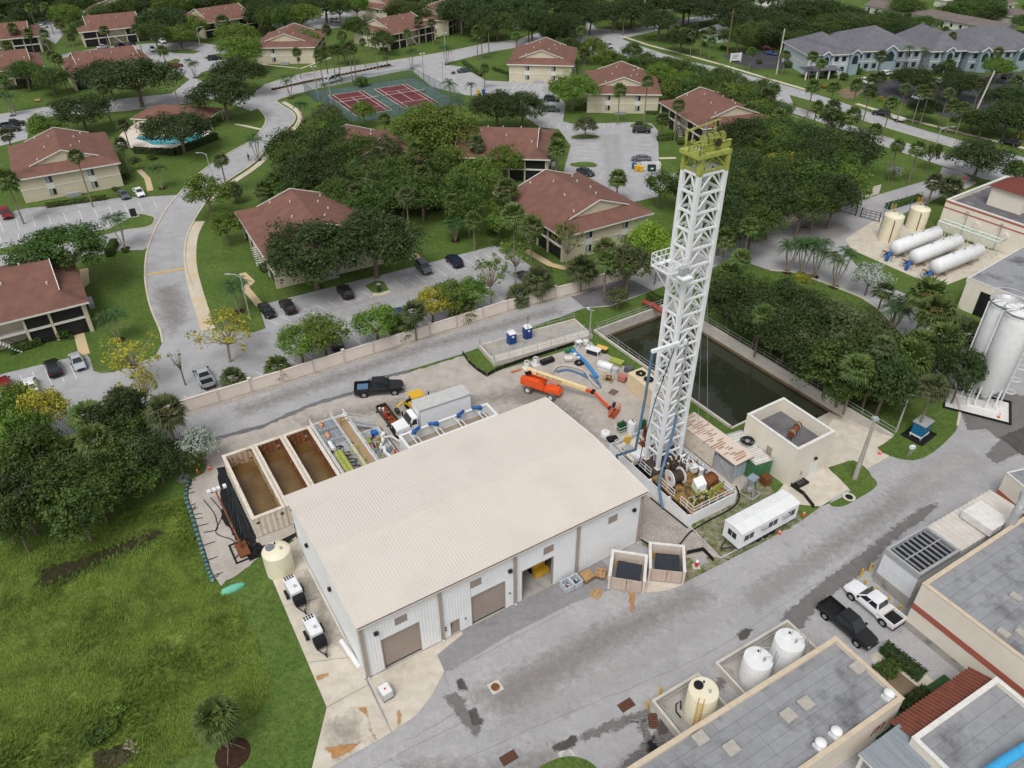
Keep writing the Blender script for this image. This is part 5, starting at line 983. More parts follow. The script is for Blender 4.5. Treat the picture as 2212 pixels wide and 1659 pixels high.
 # machinery on the platform
def machine(name,lb,cat,x,y,z=1.2,rz=0,group=None):return thing(name,lb,cat,RW(x,y,z),RA+rz,group)
t=machine('cable_winch','white flanged winch drum wound with dark rope on the rig platform','winch',2.6,5.4,1.2,R(-8))
MB().cyl((-.75,0,1.05),(.75,0,1.05),.72,24).obj('rope_pack',grime,t,True)
for x in(-.82,.75):w_=MB().cyl((x,0,1.05),(x+.09,0,1.05),1.05,28).obj('flange',white_p,t,True)
MB().cyl((-.84,0,1.05),(-.82,0,1.05),.3,14).obj('hub',brick_r,t)
for k in range(8):w2=MB().lathe([(.73,-.03),(.75,0),(.73,.03)],24,(0,0),False).obj('rope_turn',mat('rope_turn',srgb(70,56,48),.7),t);w2.matrix_local=Matrix.Translation((-.62+k*.18,0,1.05)) @ Matrix.Rotation(R(90),4,'Y')
for x in(-.6,.6):MB().box(x-.1,x+.1,-.9,.9,0,.3).obj('skid',grime,t)
t=machine('rusty_drum','rusty brown rope drum in a lime frame on the rig platform','winch',5.7,3.0,1.2,R(8));MB().cyl((-.8,0,.75),(.8,0,.75),.62,24).obj('rope_pack',rust,t,True)
for x in(-.88,.8):MB().cyl((x,0,.75),(x+.08,0,.75),.85,24).obj('flange',rust,t,True);MB().bar((x+.04,-.9,0),(x+.04,0,.8),.14).obj('frame',lime,t);MB().bar((x+.04,.9,0),(x+.04,0,.8),.14).obj('frame',lime,t)
MB().box(-1.3,1.4,-1.25,-1.15,0,.9).obj('guard_plate',lime,t)
t=machine('control_cabin','small white angular operator box on the rig platform','cabin',4.1,2.9,1.2,R(-15));MB().add([(-.6,-.6,.5),(.6,-.6,.5),(.6,.6,.5),(-.6,.6,.5),(-.6,-.6,1.2),(.6,-.6,1.6),(.6,.6,1.9),(-.6,.6,1.5)],[(3,2,1,0),(4,5,6,7),(0,1,5,4),(1,2,6,5),(2,3,7,6),(3,0,4,7)]).obj('body',white_p,t);MB().box(-.7,.7,-.9,.7,.2,.5).obj('base',lime,t);MB().cyl((-.4,-.62,.8),(-.4,-.7,.8),.2,14).obj('hose_reel',galv,t)
for k in range(4):MB().cyl((-.5+k*.3,-.75,0),(-.5+k*.3,-.75,.5),.06,6).obj('lever',dark_m,t)
t=machine('deck_engine','greasy dark engine and pump cluster under the mast','engine',4.4,6.9,1.2,0);rr=random.Random(3)
MB().box(-.9,.9,-.8,.8,.1,.9).obj('block',grime,t,bev=.06)
for k in range(60):
 p=Vector((rr.uniform(-1.6,1.8),rr.uniform(-1.1,1.2),rr.uniform(.1,1.1)));q=p+Vector((rr.uniform(-.6,.6),rr.uniform(-.6,.6),rr.uniform(-.2,.6)));m_=p.lerp(q,.5)+Vector((0,0,.25))
 MB().tube([p,m_,q],rr.choice((.05,.07,.1)),6).obj('pipe',rr.choice([grime,grime,dark_m,galv,rust,white_p]),t)
for k in range(8):x,y=rr.uniform(-1.3,1.5),rr.uniform(-1,1);MB().cyl((x,y,.3),(x,y,rr.uniform(.9,1.5)),rr.uniform(.1,.25),10).obj('cylinder',rr.choice([grime,galv,dark_m,rustw]),t,True)
t=machine('deck_pump','silver piped mud pump beside the right railing of the rig platform','pump',6.1,5.9,1.2);MB().box(-.7,.7,-.6,2.4,.2,.75).obj('cover',white_p,t,bev=.06);MB().cyl((.1,-1.1,0),(.1,-1.1,1.1),.32,14).obj('accumulator',white_p,t,True)
for k in range(30):
 p=Vector((rr.uniform(-.8,.8),rr.uniform(-1.8,1.2),rr.uniform(.4,1.2)));MB().tube([p,p+Vector((.2,.1,.3)),p+Vector((rr.uniform(-.5,.5),rr.uniform(-.5,.5),.1))],.06,6).obj('pipe',rr.choice([galv,rust,white_p,grime]),t)
t=machine('valve_block','lime and grey valve block near the front railing of the rig platform','valve',3.2,1.5,1.2)
for k in range(36):
 p=Vector((rr.uniform(-1.6,2.2),rr.uniform(-.6,.6),rr.uniform(.05,.5)));MB().tube([p,p+Vector((rr.uniform(-.4,.4),.1,.3)),p+Vector((rr.uniform(-.6,.6),rr.uniform(-.4,.4),.05))],rr.choice((.06,.1)),6).obj('pipe',rr.choice([lime,lime,grime,galv,dark_m]),t)
MB().box(-1.2,-.3,-.3,.5,0,.4).obj('gearbox',grime,t,bev=.05);MB().box(.6,1.5,-.2,.5,0,.35).obj('gearbox',grime,t,bev=.05)
t=machine('deck_locker','white steel lockers and brown pipe bundle at the back of the rig platform','locker',1.9,12.4,1.2);MB().box(-.8,1.4,-1.6,-.3,0,.5).obj('locker',white_p,t);MB().box(-.9,.3,.3,1.3,0,.45).obj('locker',galv,t);MB().box(1.6,3.8,-1.4,1,0,.25).obj('plate_stack',rust,t)
for k in range(7):MB().bar((1.5+k*.35,-1.5,.3+.1*(k%2)),(2+k*.3,1.6,.6),.1).obj('pipe',rr.choice([rust,rustw,grime]),t)
MB().bar((3.2,1.8,0),(3.2,1.8,1.6),.3).obj('post',mat('deep_red',srgb(120,44,36),.6),t);MB().box(.2,.7,1.6,2.1,0,1.1).obj('bollard',yel,t)
# sheds and containers right of the rig
def shed():
 c,a_,w,d=rect([(1589,1006),(1628,985),(1500,888),(1462,909)],3.1);t=thing('canopy_shed','open steel shed with stained tan roof between the rig and the pond','shed',c,a_)
 r_=MB().box(-w/2,w/2,-d/2,d/2,3.0,3.12).obj('roof',mat('stained_tan_roof',srgb(214,198,184),.7,srgb(206,190,176),.5),t);rr=random.Random(5)
 for k in range(26):
  y=-d/2+.6+k*d/27;x0=rr.uniform(-w/2+.1,0);MB().rbox(x0+.5,y,3.121,rr.uniform(.5,2.2),rr.uniform(.16,.3),.006,rr.uniform(-.05,.05)).obj('roof_patch',mat('brown_patch',srgb(166,136,112),.8),r_)
 for x in(-w/2+.1,w/2-.1):
  for y in(-d/2+.1,-d/6,d/6,d/2-.1):MB().bar((x,y,0),(x,y,3),.14).obj('post',galv,t)
  for k in range(3):y=-d/2+k*d/3;MB().bar((x,y+.1,.2),(x,y+d/3,2.9),.08).obj('brace',galv,t)
 MB().box(-w/2+.2,w/2-.3,-d/2+.5,-d/2+3.4,0,2.2).obj('tool_cabinet',galv,t);MB().box(-w/2+.3,w/2-.4,-d/2+4.5,-d/2+7,0,1.6).obj('compressor',grime,t,bev=.1);MB().box(-w/2+.02,-w/2+.08,-d/6,d/2,.3,3).obj('side_sheet',rustw,t)
 for k in range(3):MB().box(-w/2+.5+k*.75,-w/2+1.1+k*.75,-d/2+.44,-d/2+.49,.4,1.9).obj('panel',mat('pale_blue_panel',srgb(176,194,208),.5),t)
shed()
def container(lb,pts,z,m_,roofm,slats=False,H=2.6):
 c,a_,w,d=rect(pts,z);t=thing('shipping_container',lb,'container',c,a_)
 MB().rib((-w/2,-d/2),(w/2,-d/2),.15,H,.28,.04).obj('end_panel',m_,t);MB().rib((w/2,-d/2),(w/2,d/2),.15,H,.28,.04).obj('side_panel',m_,t);MB().rib((w/2,d/2),(-w/2,d/2),.15,H,.28,.04).obj('end_panel',m_,t);MB().rib((-w/2,d/2),(-w/2,-d/2),.15,H,.28,.04).obj('side_panel',m_,t)
 r_=MB().box(-w/2-.03,w/2+.03,-d/2-.03,d/2+.03,H,H+.06).obj('roof',roofm,t);MB().box(-w/2,w/2,-d/2,d/2,.0,.15).obj('floor_frame',m_,t)
 if slats:
  for k in range(int(d/.35)):MB().box(-w/2+random.uniform(0,.5),w/2-random.uniform(0,.3),-d/2+.1+k*.35,-d/2+.3+k*.35,H+.061,H+.1).obj('roof_slat',random.choice([white_p,cap_w,rustw]),r_)
 return t,w,d,H
greenc=mat('container_green',srgb(74,124,82),.6,srgb(62,108,70),1.5,stain=srgb(110,96,70),st_scale=1.2)
container('green shipping container with white slatted roof beside the pump house',[(1632,1007),(1664,994),(1602,926),(1570,942)],2.6,greenc,galv,True)
creamc=mat('container_cream',srgb(226,208,176),.6,srgb(214,196,164),1)
t,w,d,H=container('cream shipping container carrying black hose coils beside the mast',[(1422,858),(1450,842),(1389,793),(1359,806)],2.6,creamc,creamc)
for k,(y,lb)in enumerate(((d*.32,'left black hose coil lying on the cream container'),(d*.05,'right black hose coil lying on the cream container'))):
 q=thing('hose_coil',lb,'hose',t.location+Matrix.Rotation(t.rotation_euler.z,3,'Z') @ Vector((0,y,H+.06)),k)
 for r_ in(.3,.42,.54,.66):MB().tube([(r_*math.cos(i*.45),r_*math.sin(i*.45),.08+.1*(i%3==0)+.05*r_)for i in range(15)],.06,6).obj('loop',blk,q)
q=thing('hose_coil','black hose coil on the tan shed roof beside the pond','hose',g(1614,953,3.2),0)
for r_ in(.4,.55,.7,.85):MB().tube([(r_*math.cos(i*.45),r_*math.sin(i*.45),.1+.2*math.sin(i)*.3)for i in range(15)],.06,6).obj('loop',blk,q)
t=thing('hoist_frame','grey A-frame hoist stand beside the green container','hoist',g(1619,1065),RA+.2)
for x in(-.7,.7):
 for y in(-.9,.9):MB().bar((x,y,0),(x*.5,y*.3,2.3),.12).obj('leg',galv,t)
MB().box(-.6,.6,-.5,.5,2.3,2.55).obj('head',mat('grey_enamel',srgb(140,152,164),.5),t);MB().ring(-.85,.85,-1,1,.12,0,.1).obj('base',galv,t);MB().box(-.35,.35,-.3,.3,.3,.9).obj('motor',galv,t,bev=.06)
# open top tanks
FR=(Vector((-28.89,60.52,0)),R(31.5));brown_w=bpy.data.materials.new('brown_water');brown_w.use_nodes=True;_b=brown_w.node_tree.nodes['Principled BSDF'];_b.inputs['Roughness'].default_value=.12
_q=brown_w.node_tree.nodes.new('ShaderNodeTexNoise');_q.inputs['Scale'].default_value=.28;_q.inputs['Detail'].default_value=6;_c=brown_w.node_tree.nodes.new('ShaderNodeTexCoord');brown_w.node_tree.links.new(_c.outputs['Object'],_q.inputs['Vector'])
_m=brown_w.node_tree.nodes.new('ShaderNodeMix');_m.data_type='RGBA';_m.inputs[6].default_value=(*srgb(98,72,40),1);_m.inputs[7].default_value=(*srgb(120,100,60),1);_r2=brown_w.node_tree.nodes.new('ShaderNodeMapRange');_r2.inputs[1].default_value=.4;_r2.inputs[2].default_value=.7
brown_w.node_tree.links.new(_q.outputs[0],_r2.inputs[0]);brown_w.node_tree.links.new(_r2.outputs[0],_m.inputs[0]);brown_w.node_tree.links.new(_m.outputs[2],_b.inputs['Base Color'])
rust_in=mat('rusty_inside',srgb(196,180,156),.8,srgb(168,146,118),1,stain=srgb(128,74,40),st_scale=.9,st_lo=.5,st_hi=.62);rust_hv=mat('heavy_rust',srgb(140,92,58),.85,srgb(108,66,42),1.2,stain=srgb(206,194,176),st_scale=1.6,st_lo=.6,st_hi=.68)
def FW(x,y,z=0):return FR[0]+Matrix.Rotation(FR[1],3,'Z') @ Vector((x,y,z))
for k,(x0,x1,lb,inn,lvl)in enumerate(((0,3.75,'open white steel tank of brown water at the left end of the row',rust_in,1.05),(3.85,7.4,'open rust streaked steel tank of brown water in the middle of the row',rust_hv,1.2),(7.5,11.,'open rusty steel tank of dark brown water next to the mud plant',rust_hv,1.0))):
 t=thing('frac_tank',lb,'tank',FW(x0,0),FR[1],'open steel tanks');w,d,H=x1-x0,12.6,2.95
 for p,q in(((0,0),(w,0)),((w,0),(w,d)),((w,d),(0,d)),((0,d),(0,0))):MB().rib(p,q,.1,H-.1,.62,.07).obj('outer_panel',rustw,t)
 i=.3
 for p,q in(((w-i,i),(i,i)),((w-i,d-i),(w-i,i)),((i,d-i),(w-i,d-i)),((i,i),(i,d-i))):MB().rib(p,q,.3,H-.1,.62,.07).obj('inner_panel',inn,t)
 MB().ring(-.08,w+.08,-.08,d+.08,.42,H-.1,H+.05).obj('top_rim',rustw,t);MB().box(.05,w-.05,.05,d-.05,0,.3).obj('base',grime,t);MB().box(.36,w-.36,.36,d-.36,.3,lvl).obj('water',brown_w,t)
 for x in(.5,w-.5):MB().cyl((x,-.08,2.2),(x,.02,2.2),.2,14).obj('port',rust,t)
 # mud plant with hydrocyclones
t=thing('mud_plant','grey mud cleaning plant with lime cyclone pipes beside the open tanks','mud plant',FW(11.3,0),FR[1]);w,d,H=4.6,13.2,2.6
MB().ring(0,w,0,d,.1,0,H).obj('tank_wall',white_w,t);MB().box(.1,w-.1,.1,d-.1,0,H-.4).obj('deck',galv,t);MB().box(w*.66,w-.15,.2,d-.2,H-.4,H-.3).obj('walkway',mat('tan_grating',srgb(170,146,112),.8,srgb(150,128,98),3),t)
for x in(.05,w-.05,w*.62):
 for z in(.55,1.05):MB().bar((x,0,H+z-.2),(x,d,H+z-.2),.07).obj('rail',white_p,t)
 for k in range(10):MB().bar((x,k*d/9,H-.3),(x,k*d/9,H+.85),.06).obj('rail_post',white_p,t)
for k,y in enumerate((d-1.4,d-3.9)):
 b=MB().box(.4,2.9,y-.9,y+.8,H-.4,H+.35).obj('shaker',galv,t,bev=.05)
 for q in range(3):MB().box(.55+q*.8,1.2+q*.8,y-.7,y+.6,H+.351,H+.4).obj('screen',mat('blue_grey_screen',srgb(132,140,148),.6),b)
 for q in(-.25,.2):MB().cyl((.9,y+q,H+.4),(1.2,y+q+.1,H+.75),.22,12).obj('motor',mat('copper_motor',srgb(206,150,110),.5),b,True)
MB().cyl((.8,d*.5,H+.3),(.8,d*.62,H+.3),.26,14).obj('filter_pipe',white_p,t,True)
for k in range(7):
 y=1.2+k*.72
 for x in(.7,1.25):MB().cyl((x,y-.3,H+.15+.1*(x>1)),(x+.05,y+.35,H+.2+.15*(x>1)),.26,10).obj('cyclone_head',lime,t,True)
 MB().cyl((1.5,y,H+.2),(2.5,y+.1,H-.1),.12,8,.05).obj('cyclone_cone',dark_m,t,True)
MB().cyl((.95,.6,H+.1),(.95,6.2,H+.1),.22,12).obj('manifold',lime,t,True)
for y in(2,4.6):MB().box(2.7,3.3,y,y+1.9,H-.05,H+.05).obj('trough_lid',lime,t);MB().bar((3,y+.8,H-.2),(3.6,y+1.3,H+.8),.1).obj('lever',lime,t)
for k in range(40):
 p=Vector((rr.uniform(.3,3),rr.uniform(.4,d-.4),H-.35));q=p+Vector((rr.uniform(-.7,.7),rr.uniform(-.8,.8),rr.uniform(0,.3)));MB().tube([p,(p+q)/2+Vector((0,0,rr.uniform(.2,.6))),q],rr.choice((.04,.06,.09)),6).obj('pipe',rr.choice([lime,dark_m,galv,white_p,grime,rust]),t)
 # stair at the plant's far end
st=thing('steel_stair','white steel stair with railings at the far end of the mud plant','stair',FW(15.9,12.2),FR[1]);L=3.6
for k in range(10):MB().box(k*.36,k*.36+.3,-.9,0,2.3-k*.235,2.34-k*.235).obj('tread',galv,st)
for y in(-.93,.03):
 MB().bar((0,y,2.25),(L,y,-.05),.06,.22).obj('stringer',white_p,st)
 for z in(.5,1.):MB().bar((0,y,2.4+z),(L,y,.1+z),.05).obj('rail',white_p,st)
 for k in range(4):MB().bar((k*L/3,y,2.3-k*.77),(k*L/3,y,3.4-k*.77),.05).obj('rail_post',white_p,st)
for x in(-1.1,-.05):MB().bar((x,-.93,2.3),(x,-.93,3.6),.06).obj('rail_post',rust,st)
for z in(2.9,3.5):MB().bar((-1.1,-.93,z),(0,-.93,z),.06).obj('rail',rust,st)
# pump skid beside the plant, with the worker
t=thing('pump_skid','grey spill tray holding white pipework and lime pumps beside the mud plant','pump skid',FW(16.3,3.2),FR[1]);MB().ring(0,3.3,0,7.6,.12,0,.5).obj('tray_wall',cap_w,t);MB().box(.12,3.18,.12,7.48,0,.15).obj('tray_floor',galv,t);MB().ring(-.25,3.55,-.25,7.85,.2,0,.3).obj('black_berm',blk,t,bev=.06)
MB().tube([(2.2,1,.4),(1.6,1.6,1.1),(1.9,2.4,1.2),(1.6,3.,.7),(1.9,3.5,.9),(2.5,4.1,1.1)],.24,10).obj('white_pipe',white_p,t,True);MB().cyl((2.4,2.6,.3),(2.4,2.6,1.2),.45,14).obj('vessel',galv,t,True);MB().tube([(2.6,4.6,.6),(2.6,4.7,1.4),(3,4.7,1.6)],.22,10).obj('white_pipe',white_p,t,True)
MB().cyl((.9,5.6,.55),(.9,4.6,.55),.4,14).obj('lime_pump',lime,t,True);MB().cyl((.5,6,.45),(.5,5.3,.45),.35,12).obj('lime_pump',lime,t,True);MB().box(.6,1.3,3.9,4.5,.15,.7).obj('red_motor',mat('dark_red',srgb(140,40,40),.5),t,bev=.08);MB().box(1.9,2.7,6.3,7.1,.15,.7).obj('blue_cover',mat('tarp_blue',srgb(40,110,200),.5),t,bev=.06);MB().box(1.6,2.5,.3,1,.15,.5).obj('wooden_crate',wood,t)
for k in range(24):p=Vector((rr.uniform(.4,2.9),rr.uniform(.5,7),.2));MB().tube([p,p+Vector((.1,.2,rr.uniform(.3,.8))),p+Vector((rr.uniform(-.7,.7),rr.uniform(-.8,.8),.2))],rr.choice((.05,.08,.13)),6).obj('pipe',rr.choice([white_p,galv,lime,dark_m,red_m]),t)
q=MB().tube([FW(19,7.6,1.1),FW(20,7.4,1.),FW(20.6,6,.7),FW(20.7,4,.3),FW(20.6,2,.12)],.14,8).obj('suction_hose',cap_w,None,True);tag(q,'white suction hose curving from the pump skid to the gravel','hose')
# mixing tank with blue agitators behind the warehouse
_mA,_mB=g(861,941,2.4),g(1052,871,2.4);_mA.z=_mB.z=0;_ma=ang(_mA,_mB)
t=thing('mixing_tank','long open white tank with four blue agitator motors behind the warehouse','tank',_mA+Matrix.Rotation(_ma,3,'Z') @ Vector((0,-3,0)),_ma);w,d,H=(_mB-_mA).length,3.0,2.3
MB().ring(0,w,0,d,.22,0,H).obj('wall',white_w,t);MB().ring(-.06,w+.06,-.06,d+.06,.36,H+.002,H+.14).obj('rim',white_p,t);MB().box(.2,w-.2,.2,d-.2,0,1.).obj('sludge',mat('tan_sludge',srgb(158,146,128),.8,srgb(140,128,110),1),t)
for k in range(4):
 x=1.7+k*(w-3.4)/3
 for o in(-.3,.3):MB().box(x+o-.06,x+o+.06,.22,d-.22,H-.05,H+.06).obj('cross_beam',white_p,t)
 a_=MB().cyl((x,d*.62,H+.06),(x,d*.62,H+.55),.22,12).obj('agitator_neck',white_p,t,True);MB().cyl((x,d*.62,H+.56),(x,d*.62,H+.95),.3,14).obj('gearbox',blue_m,a_,True);MB().cyl((x+.2*(-1)**k,d*.62+.15,H+.8),(x+1.*(-1)**k,d*.62+.5,H+.8),.22,12).obj('motor',blue_m,a_,True)
 # dark open skip with parts
t=thing('parts_skip','dark rusty parts skip with red tools beside the box truck','skip',g(838,902),R(121));MB().ring(-2.4,2.4,-.75,.75,.08,.15,.75).obj('wall',grime,t);MB().box(-2.35,2.35,-.7,.7,.1,.2).obj('floor',rust,t)
for k in range(18):MB().rbox(rr.uniform(-2.1,2.1),rr.uniform(-.5,.5),.2,rr.uniform(.15,.5),rr.uniform(.1,.3),rr.uniform(.1,.4),rr.uniform(0,3)).obj('loose_part',rr.choice([rust,rust,red_m,dark_m,wood]),t)
for x,y in((1.8,.4),(1.5,0)):MB().cyl((x,y,.2),(x,y,.65),.16,10).obj('bucket',white_p,t,True)
for x in(-1.8,1.8):MB().box(x-.15,x+.15,-.95,.95,0,.15).obj('skid',grime,t)
# boom lift
bo,bm2=mat('lift_orange',srgb(232,92,42),.4,srgb(214,80,36),1.5),mat('lift_cream',srgb(240,216,168),.45)
A=g(1141,849,.5);Bq=g(1197,866,.5);cx_=g(1172,848);a_=ang(g(1150,838),g(1212,858));t=thing('boom_lift','orange boom lift with cream telescopic boom parked on the gravel','boom lift',(cx_.x,cx_.y,0),a_)
MB().box(-2.1,2.1,-.75,.75,.7,1.15).obj('chassis',bo,t,bev=.08);MB().add([(1.0,-.9,1.0),(2.9,-.7,.9),(2.9,.7,.9),(1.0,.9,1.0),(1.0,-.8,1.6),(2.6,-.6,1.45),(2.6,.6,1.45),(1.0,.8,1.6)],[(0,1,5,4),(1,2,6,5),(2,3,7,6),(3,0,4,7),(4,5,6,7)]).obj('front_cowl',bo,t)
MB().add([(-3,-1.15,1.2),(.6,-1.15,1.2),(.6,-.2,1.2),(-3,-.2,1.2),(-3,-1.1,2.25),(-.3,-1.1,2.35),(-.3,-.25,2.35),(-3,-.25,2.25)],[(3,2,1,0),(0,1,5,4),(1,2,6,5),(2,3,7,6),(3,0,4,7),(4,5,6,7)]).obj('engine_hood',bo,t);MB().box(-3,.2,.25,1.1,1.2,2.1).obj('tank_hood',bo,t,bev=.1);MB().cyl((-.4,0,1.1),(-.4,0,1.3),.7,18).obj('turntable',dark_m,t,True)
for x in(-1.75,1.9):
 for y in(-1.15,1.15):w_=MB().cyl((x,y-.2,.6),(x,y+.2,.6),.6,20).obj('wheel',mat('grey_tyre',srgb(96,96,98),.8),t,True);MB().cyl((x,y-.22,.6),(x,y+.22,.6),.3,14).obj('rim',cap_w,w_,True)
inv=t.matrix_basis.inverted()if False else(Matrix.Translation(t.location) @ Matrix.Rotation(a_,4,'Z')).inverted()
p0,p1=inv @ g(1136,797,3.3),inv @ g(1281,846,1.5);dd=(p1-p0).normalized();b_=MB().bar(p0,p0.lerp(p1,.9),.5,.62).obj('boom',bm2,t,bev=.04);MB().bar(p0.lerp(p1,.1)+Vector((0,0,-.33)),p1+Vector((0,0,-.1)),.42,.4).obj('boom_inner',bo,t,bev=.03);MB().bar(p0+Vector((0,0,-.7)),p0+dd*.9,.52,.6).obj('boom_pivot',blk,t)
j0,j1=p1,inv @ g(1317,881,.7);MB().bar(j0,j1,.26,.34).obj('jib',bo,t);MB().cyl(j0-Vector((0,.3,0)),j0+Vector((0,.3,0)),.28,12).obj('jib_knuckle',blk,t,True);MB().cyl(j1-Vector((0,.25,0)),j1+Vector((0,.25,0)),.22,12).obj('basket_knuckle',blk,t,True)
k0=j1+Vector((.8,-.2,-.55))
for z in(0,.55,1.05):MB().ring(k0.x-.45,k0.x+.45,k0.y-1.1,k0.y+1.1,.05,k0.z+z,k0.z+z+.06).obj('basket_rail',bo,t)
for x in(-.43,.43):
 for y in(-1.07,-.4,.4,1.07):MB().bar((k0.x+x,k0.y+y,k0.z),(k0.x+x,k0.y+y,k0.z+1.1),.05).obj('basket_post',bo,t)
MB().box(k0.x-.42,k0.x+.42,k0.y-1.05,k0.y+1.05,k0.z,k0.z+.04).obj('basket_floor',rust,t);MB().box(k0.x-.55,k0.x-.2,k0.y+.2,k0.y+.9,k0.z+.7,k0.z+1.3).obj('control_box',dark_m,t,bev=.06)
me=text_mesh('86 ULTRA BOOM',.5,dark_m,0,.004)
lo_=link('lettering',me,b_);sd=dd.cross(Vector((0,0,1))).normalized();up=sd.cross(dd);q0=p0.lerp(p1,.16)+sd*.262-up*.16;lo_.matrix_local=Matrix(((dd.x,up.x,sd.x,q0.x),(dd.y,up.y,sd.y,q0.y),(dd.z,up.z,sd.z,q0.z),(0,0,0,1)))
# the yard of stored things by the pond
t=thing('work_table','white topped work table beside the pond railing','table',g(1281,764),RA+R(-62));MB().box(-1.15,1.15,-.6,.6,.85,.95).obj('top',white_p,t)
for x in(-1.05,.95):
 for y in(-.5,.4):MB().box(x,x+.1,y,y+.1,0,.85).obj('leg',white_p,t)
MB().box(-.95,.95,-.5,.5,.1,.5).obj('stored_box',dark_m,t);MB().box(-.9,-.65,.2,.4,.951,.97).obj('plate',grime,t)
t=thing('yellow_table','yellow topped bench between the white table and the pond','table',g(1300,760),RA+R(-62));MB().box(-.9,.9,-.45,.45,.8,.88).obj('top',mat('dull_yellow',srgb(224,184,92),.6),t);MB().box(-.8,.8,-.4,.4,.1,.8).obj('cabinet',grime,t)
t=thing('lime_chest','lime green steel chest with raised lid beside the pond railing','chest',g(1331,787),RA+R(-62));MB().box(-.95,.95,-.5,.5,0,.6).obj('box',lime,t);MB().box(-1.05,1.05,-.6,.6,.6,.7).obj('lid',lime,t);MB().box(-.8,.8,-.35,.35,.7,.8).obj('lid_panel',lime,t)
t=thing('plastic_shelter','white rounded plastic tank lying among the stored gear','tank',g(1307,797),RA+R(-62));m=MB().lathe([(.05,-1.2),(.5,-1.15),(.62,-1),(.62,1),(.5,1.15),(.05,1.2)],20);m.v=[(z,x,y+.6)for x,y,z in m.v];m.obj('shell',white_p,t,True);MB().box(-1,1,-.5,.5,0,.3).obj('cradle',white_p,t)
t=thing('clear_drum','translucent grey drum beside the caged red parts','drum',g(1328,806));MB().lathe([(.5,0),(.52,.5),(.5,1),(.3,1.12),(.05,1.14)],18).obj('shell',mat('grey_translucent',srgb(196,200,202),.3),t,True);MB().cyl((.2,.1,1.1),(.2,.1,1.2),.1,10).obj('cap',galv,t)
t=thing('parts_cage','olive framed cage of red parts on the gravel','cage',g(1314,822),RA+R(-62))
for x in(-.7,.7):
 for y in(-.5,.5):MB().bar((x,y,0),(x,y,.9),.06).obj('post',lime,t)
for z in(.03,.9):MB().ring(-.73,.73,-.53,.53,.06,z,z+.06).obj('frame',lime,t)
for k in range(14):MB().rbox(rr.uniform(-.5,.5),rr.uniform(-.35,.35),.1+.05*k,.3,.2,.15,rr.uniform(0,3)).obj('loose_part',rr.choice([red_m,rust,dark_m,mat('magenta_part',srgb(120,40,60),.5)]),t)
for k,(x,y,s,m_,nm,lb)in enumerate(((1344,822,(1.2,1.,.8),mat('faded_red',srgb(190,120,106),.7),'red_bin','faded red lidded bin beside the cream container'),(1357,802,(1.1,.9,.7),mat('slate_grey',srgb(96,100,106),.6),'grey_bin','slate grey bin behind the faded red bin'),(1265,745,(.7,.7,.7),white_p,'white_box','small white box beside the camera pole'),(1228,779,(1.1,.9,.5),mat('bag_red',srgb(206,150,140),.8,srgb(214,206,196),3),'bag_pallet','pallet of red and white sacks near the hose coil'))):
 t=thing(nm,lb,'bin' if 'bin' in nm else('box' if 'box' in nm else 'pallet'),g(x,y),RA+R(-62)+.2*k);b_=MB().box(-s[0]/2,s[0]/2,-s[1]/2,s[1]/2,.08,s[2]).obj('body',m_,t,bev=.07);MB().box(-s[0]/2-.05,s[0]/2+.05,-s[1]/2-.05,s[1]/2+.05,s[2],s[2]+.1).obj('lid',m_ if 'bin' in nm else cap_w,t,bev=.03);MB().box(-s[0]/2,s[0]/2,-s[1]/2,s[1]/2,0,.08).obj('base',dark_m,t)
t=thing('folding_stand','white folding stand at the corner of the trough','stand',g(1250,750),.4)
for s in(-1,1):MB().bar((-.5*s,-.4,0),(.2*s,-.4,1.1),.07).obj('leg',white_p,t);MB().bar((-.5*s,.4,0),(.2*s,.4,1.1),.07).obj('leg',white_p,t)
MB().box(-.5,.5,-.45,.45,1.05,1.12).obj('top',white_p,t)
def hose(lb,pts,z,r,m_,nm='hose'):q=MB().tube([g(x,y,z)for x,y in smooth(pts,False,4)],r,8).obj(nm,m_,None,True);return tag(q,lb,'hose')
hose('bright blue layflat hose with black end beside the work table',[(1237,757),(1252,770),(1262,780),(1275,795),(1290,815)],.3,.28,mat('bright_blue_hose',srgb(62,138,200),.5))
hose('pale grey rigid hose arched across the gravel',[(1192,806),(1202,793),(1221,789),(1249,795),(1266,804),(1275,820),(1294,838)],.25,.19,mat('pale_hose',srgb(196,186,176),.5))
hose('faded blue hose lying beside the pale grey arched hose',[(1203,803),(1225,799),(1250,806),(1270,816),(1284,826),(1296,836)],.16,.2,hoseb);hose('second faded blue hose looping under the boom tip',[(1262,806),(1280,814),(1292,825),(1297,838)],.12,.17,hoseb)
hose('black hose running from the rig platform round to the office trailer',[(1385,1165),(1420,1185),(1462,1180),(1490,1150),(1530,1125),(1580,1098),(1597,1075),(1590,1050)],.1,.09,blk)
hose('long black cable along the foot of the rig platform wall',[(1405,1075),(1440,1104),(1485,1140)],.1,.09,blk)
hose('black cable trailing over the gravel beside the open tanks',[(455,1075),(480,1110),(466,1150),(500,1165),(515,1180)],.06,.05,blk);hose('black cable looping from the bagged berm to the light tower',[(440,1150),(462,1146),(470,1140),(463,1110),(440,1080)],.06,.05,blk)
for k,(x,y,lb)in enumerate(((1251,785,'black coiled hose on the gravel near the blue hose'),(548,1187,'large black cable coil beside the left open tank'),(397,1035,'pale hose coil on the grass beside the gravel pad'))):
 q=thing('hose_coil',lb,'hose',g(x,y),k);m_=mat('pale_coil',srgb(120,124,118),.6)if k==2 else blk
 for r_ in(.3,.45,.6,.75,.9)[:4+(k==1)]:MB().tube([(r_*math.cos(i*.45),r_*math.sin(i*.45),.07+.12*(i%4==0)+.1*(1-r_))for i in range(15)],.06,6).obj('loop',m_,q)
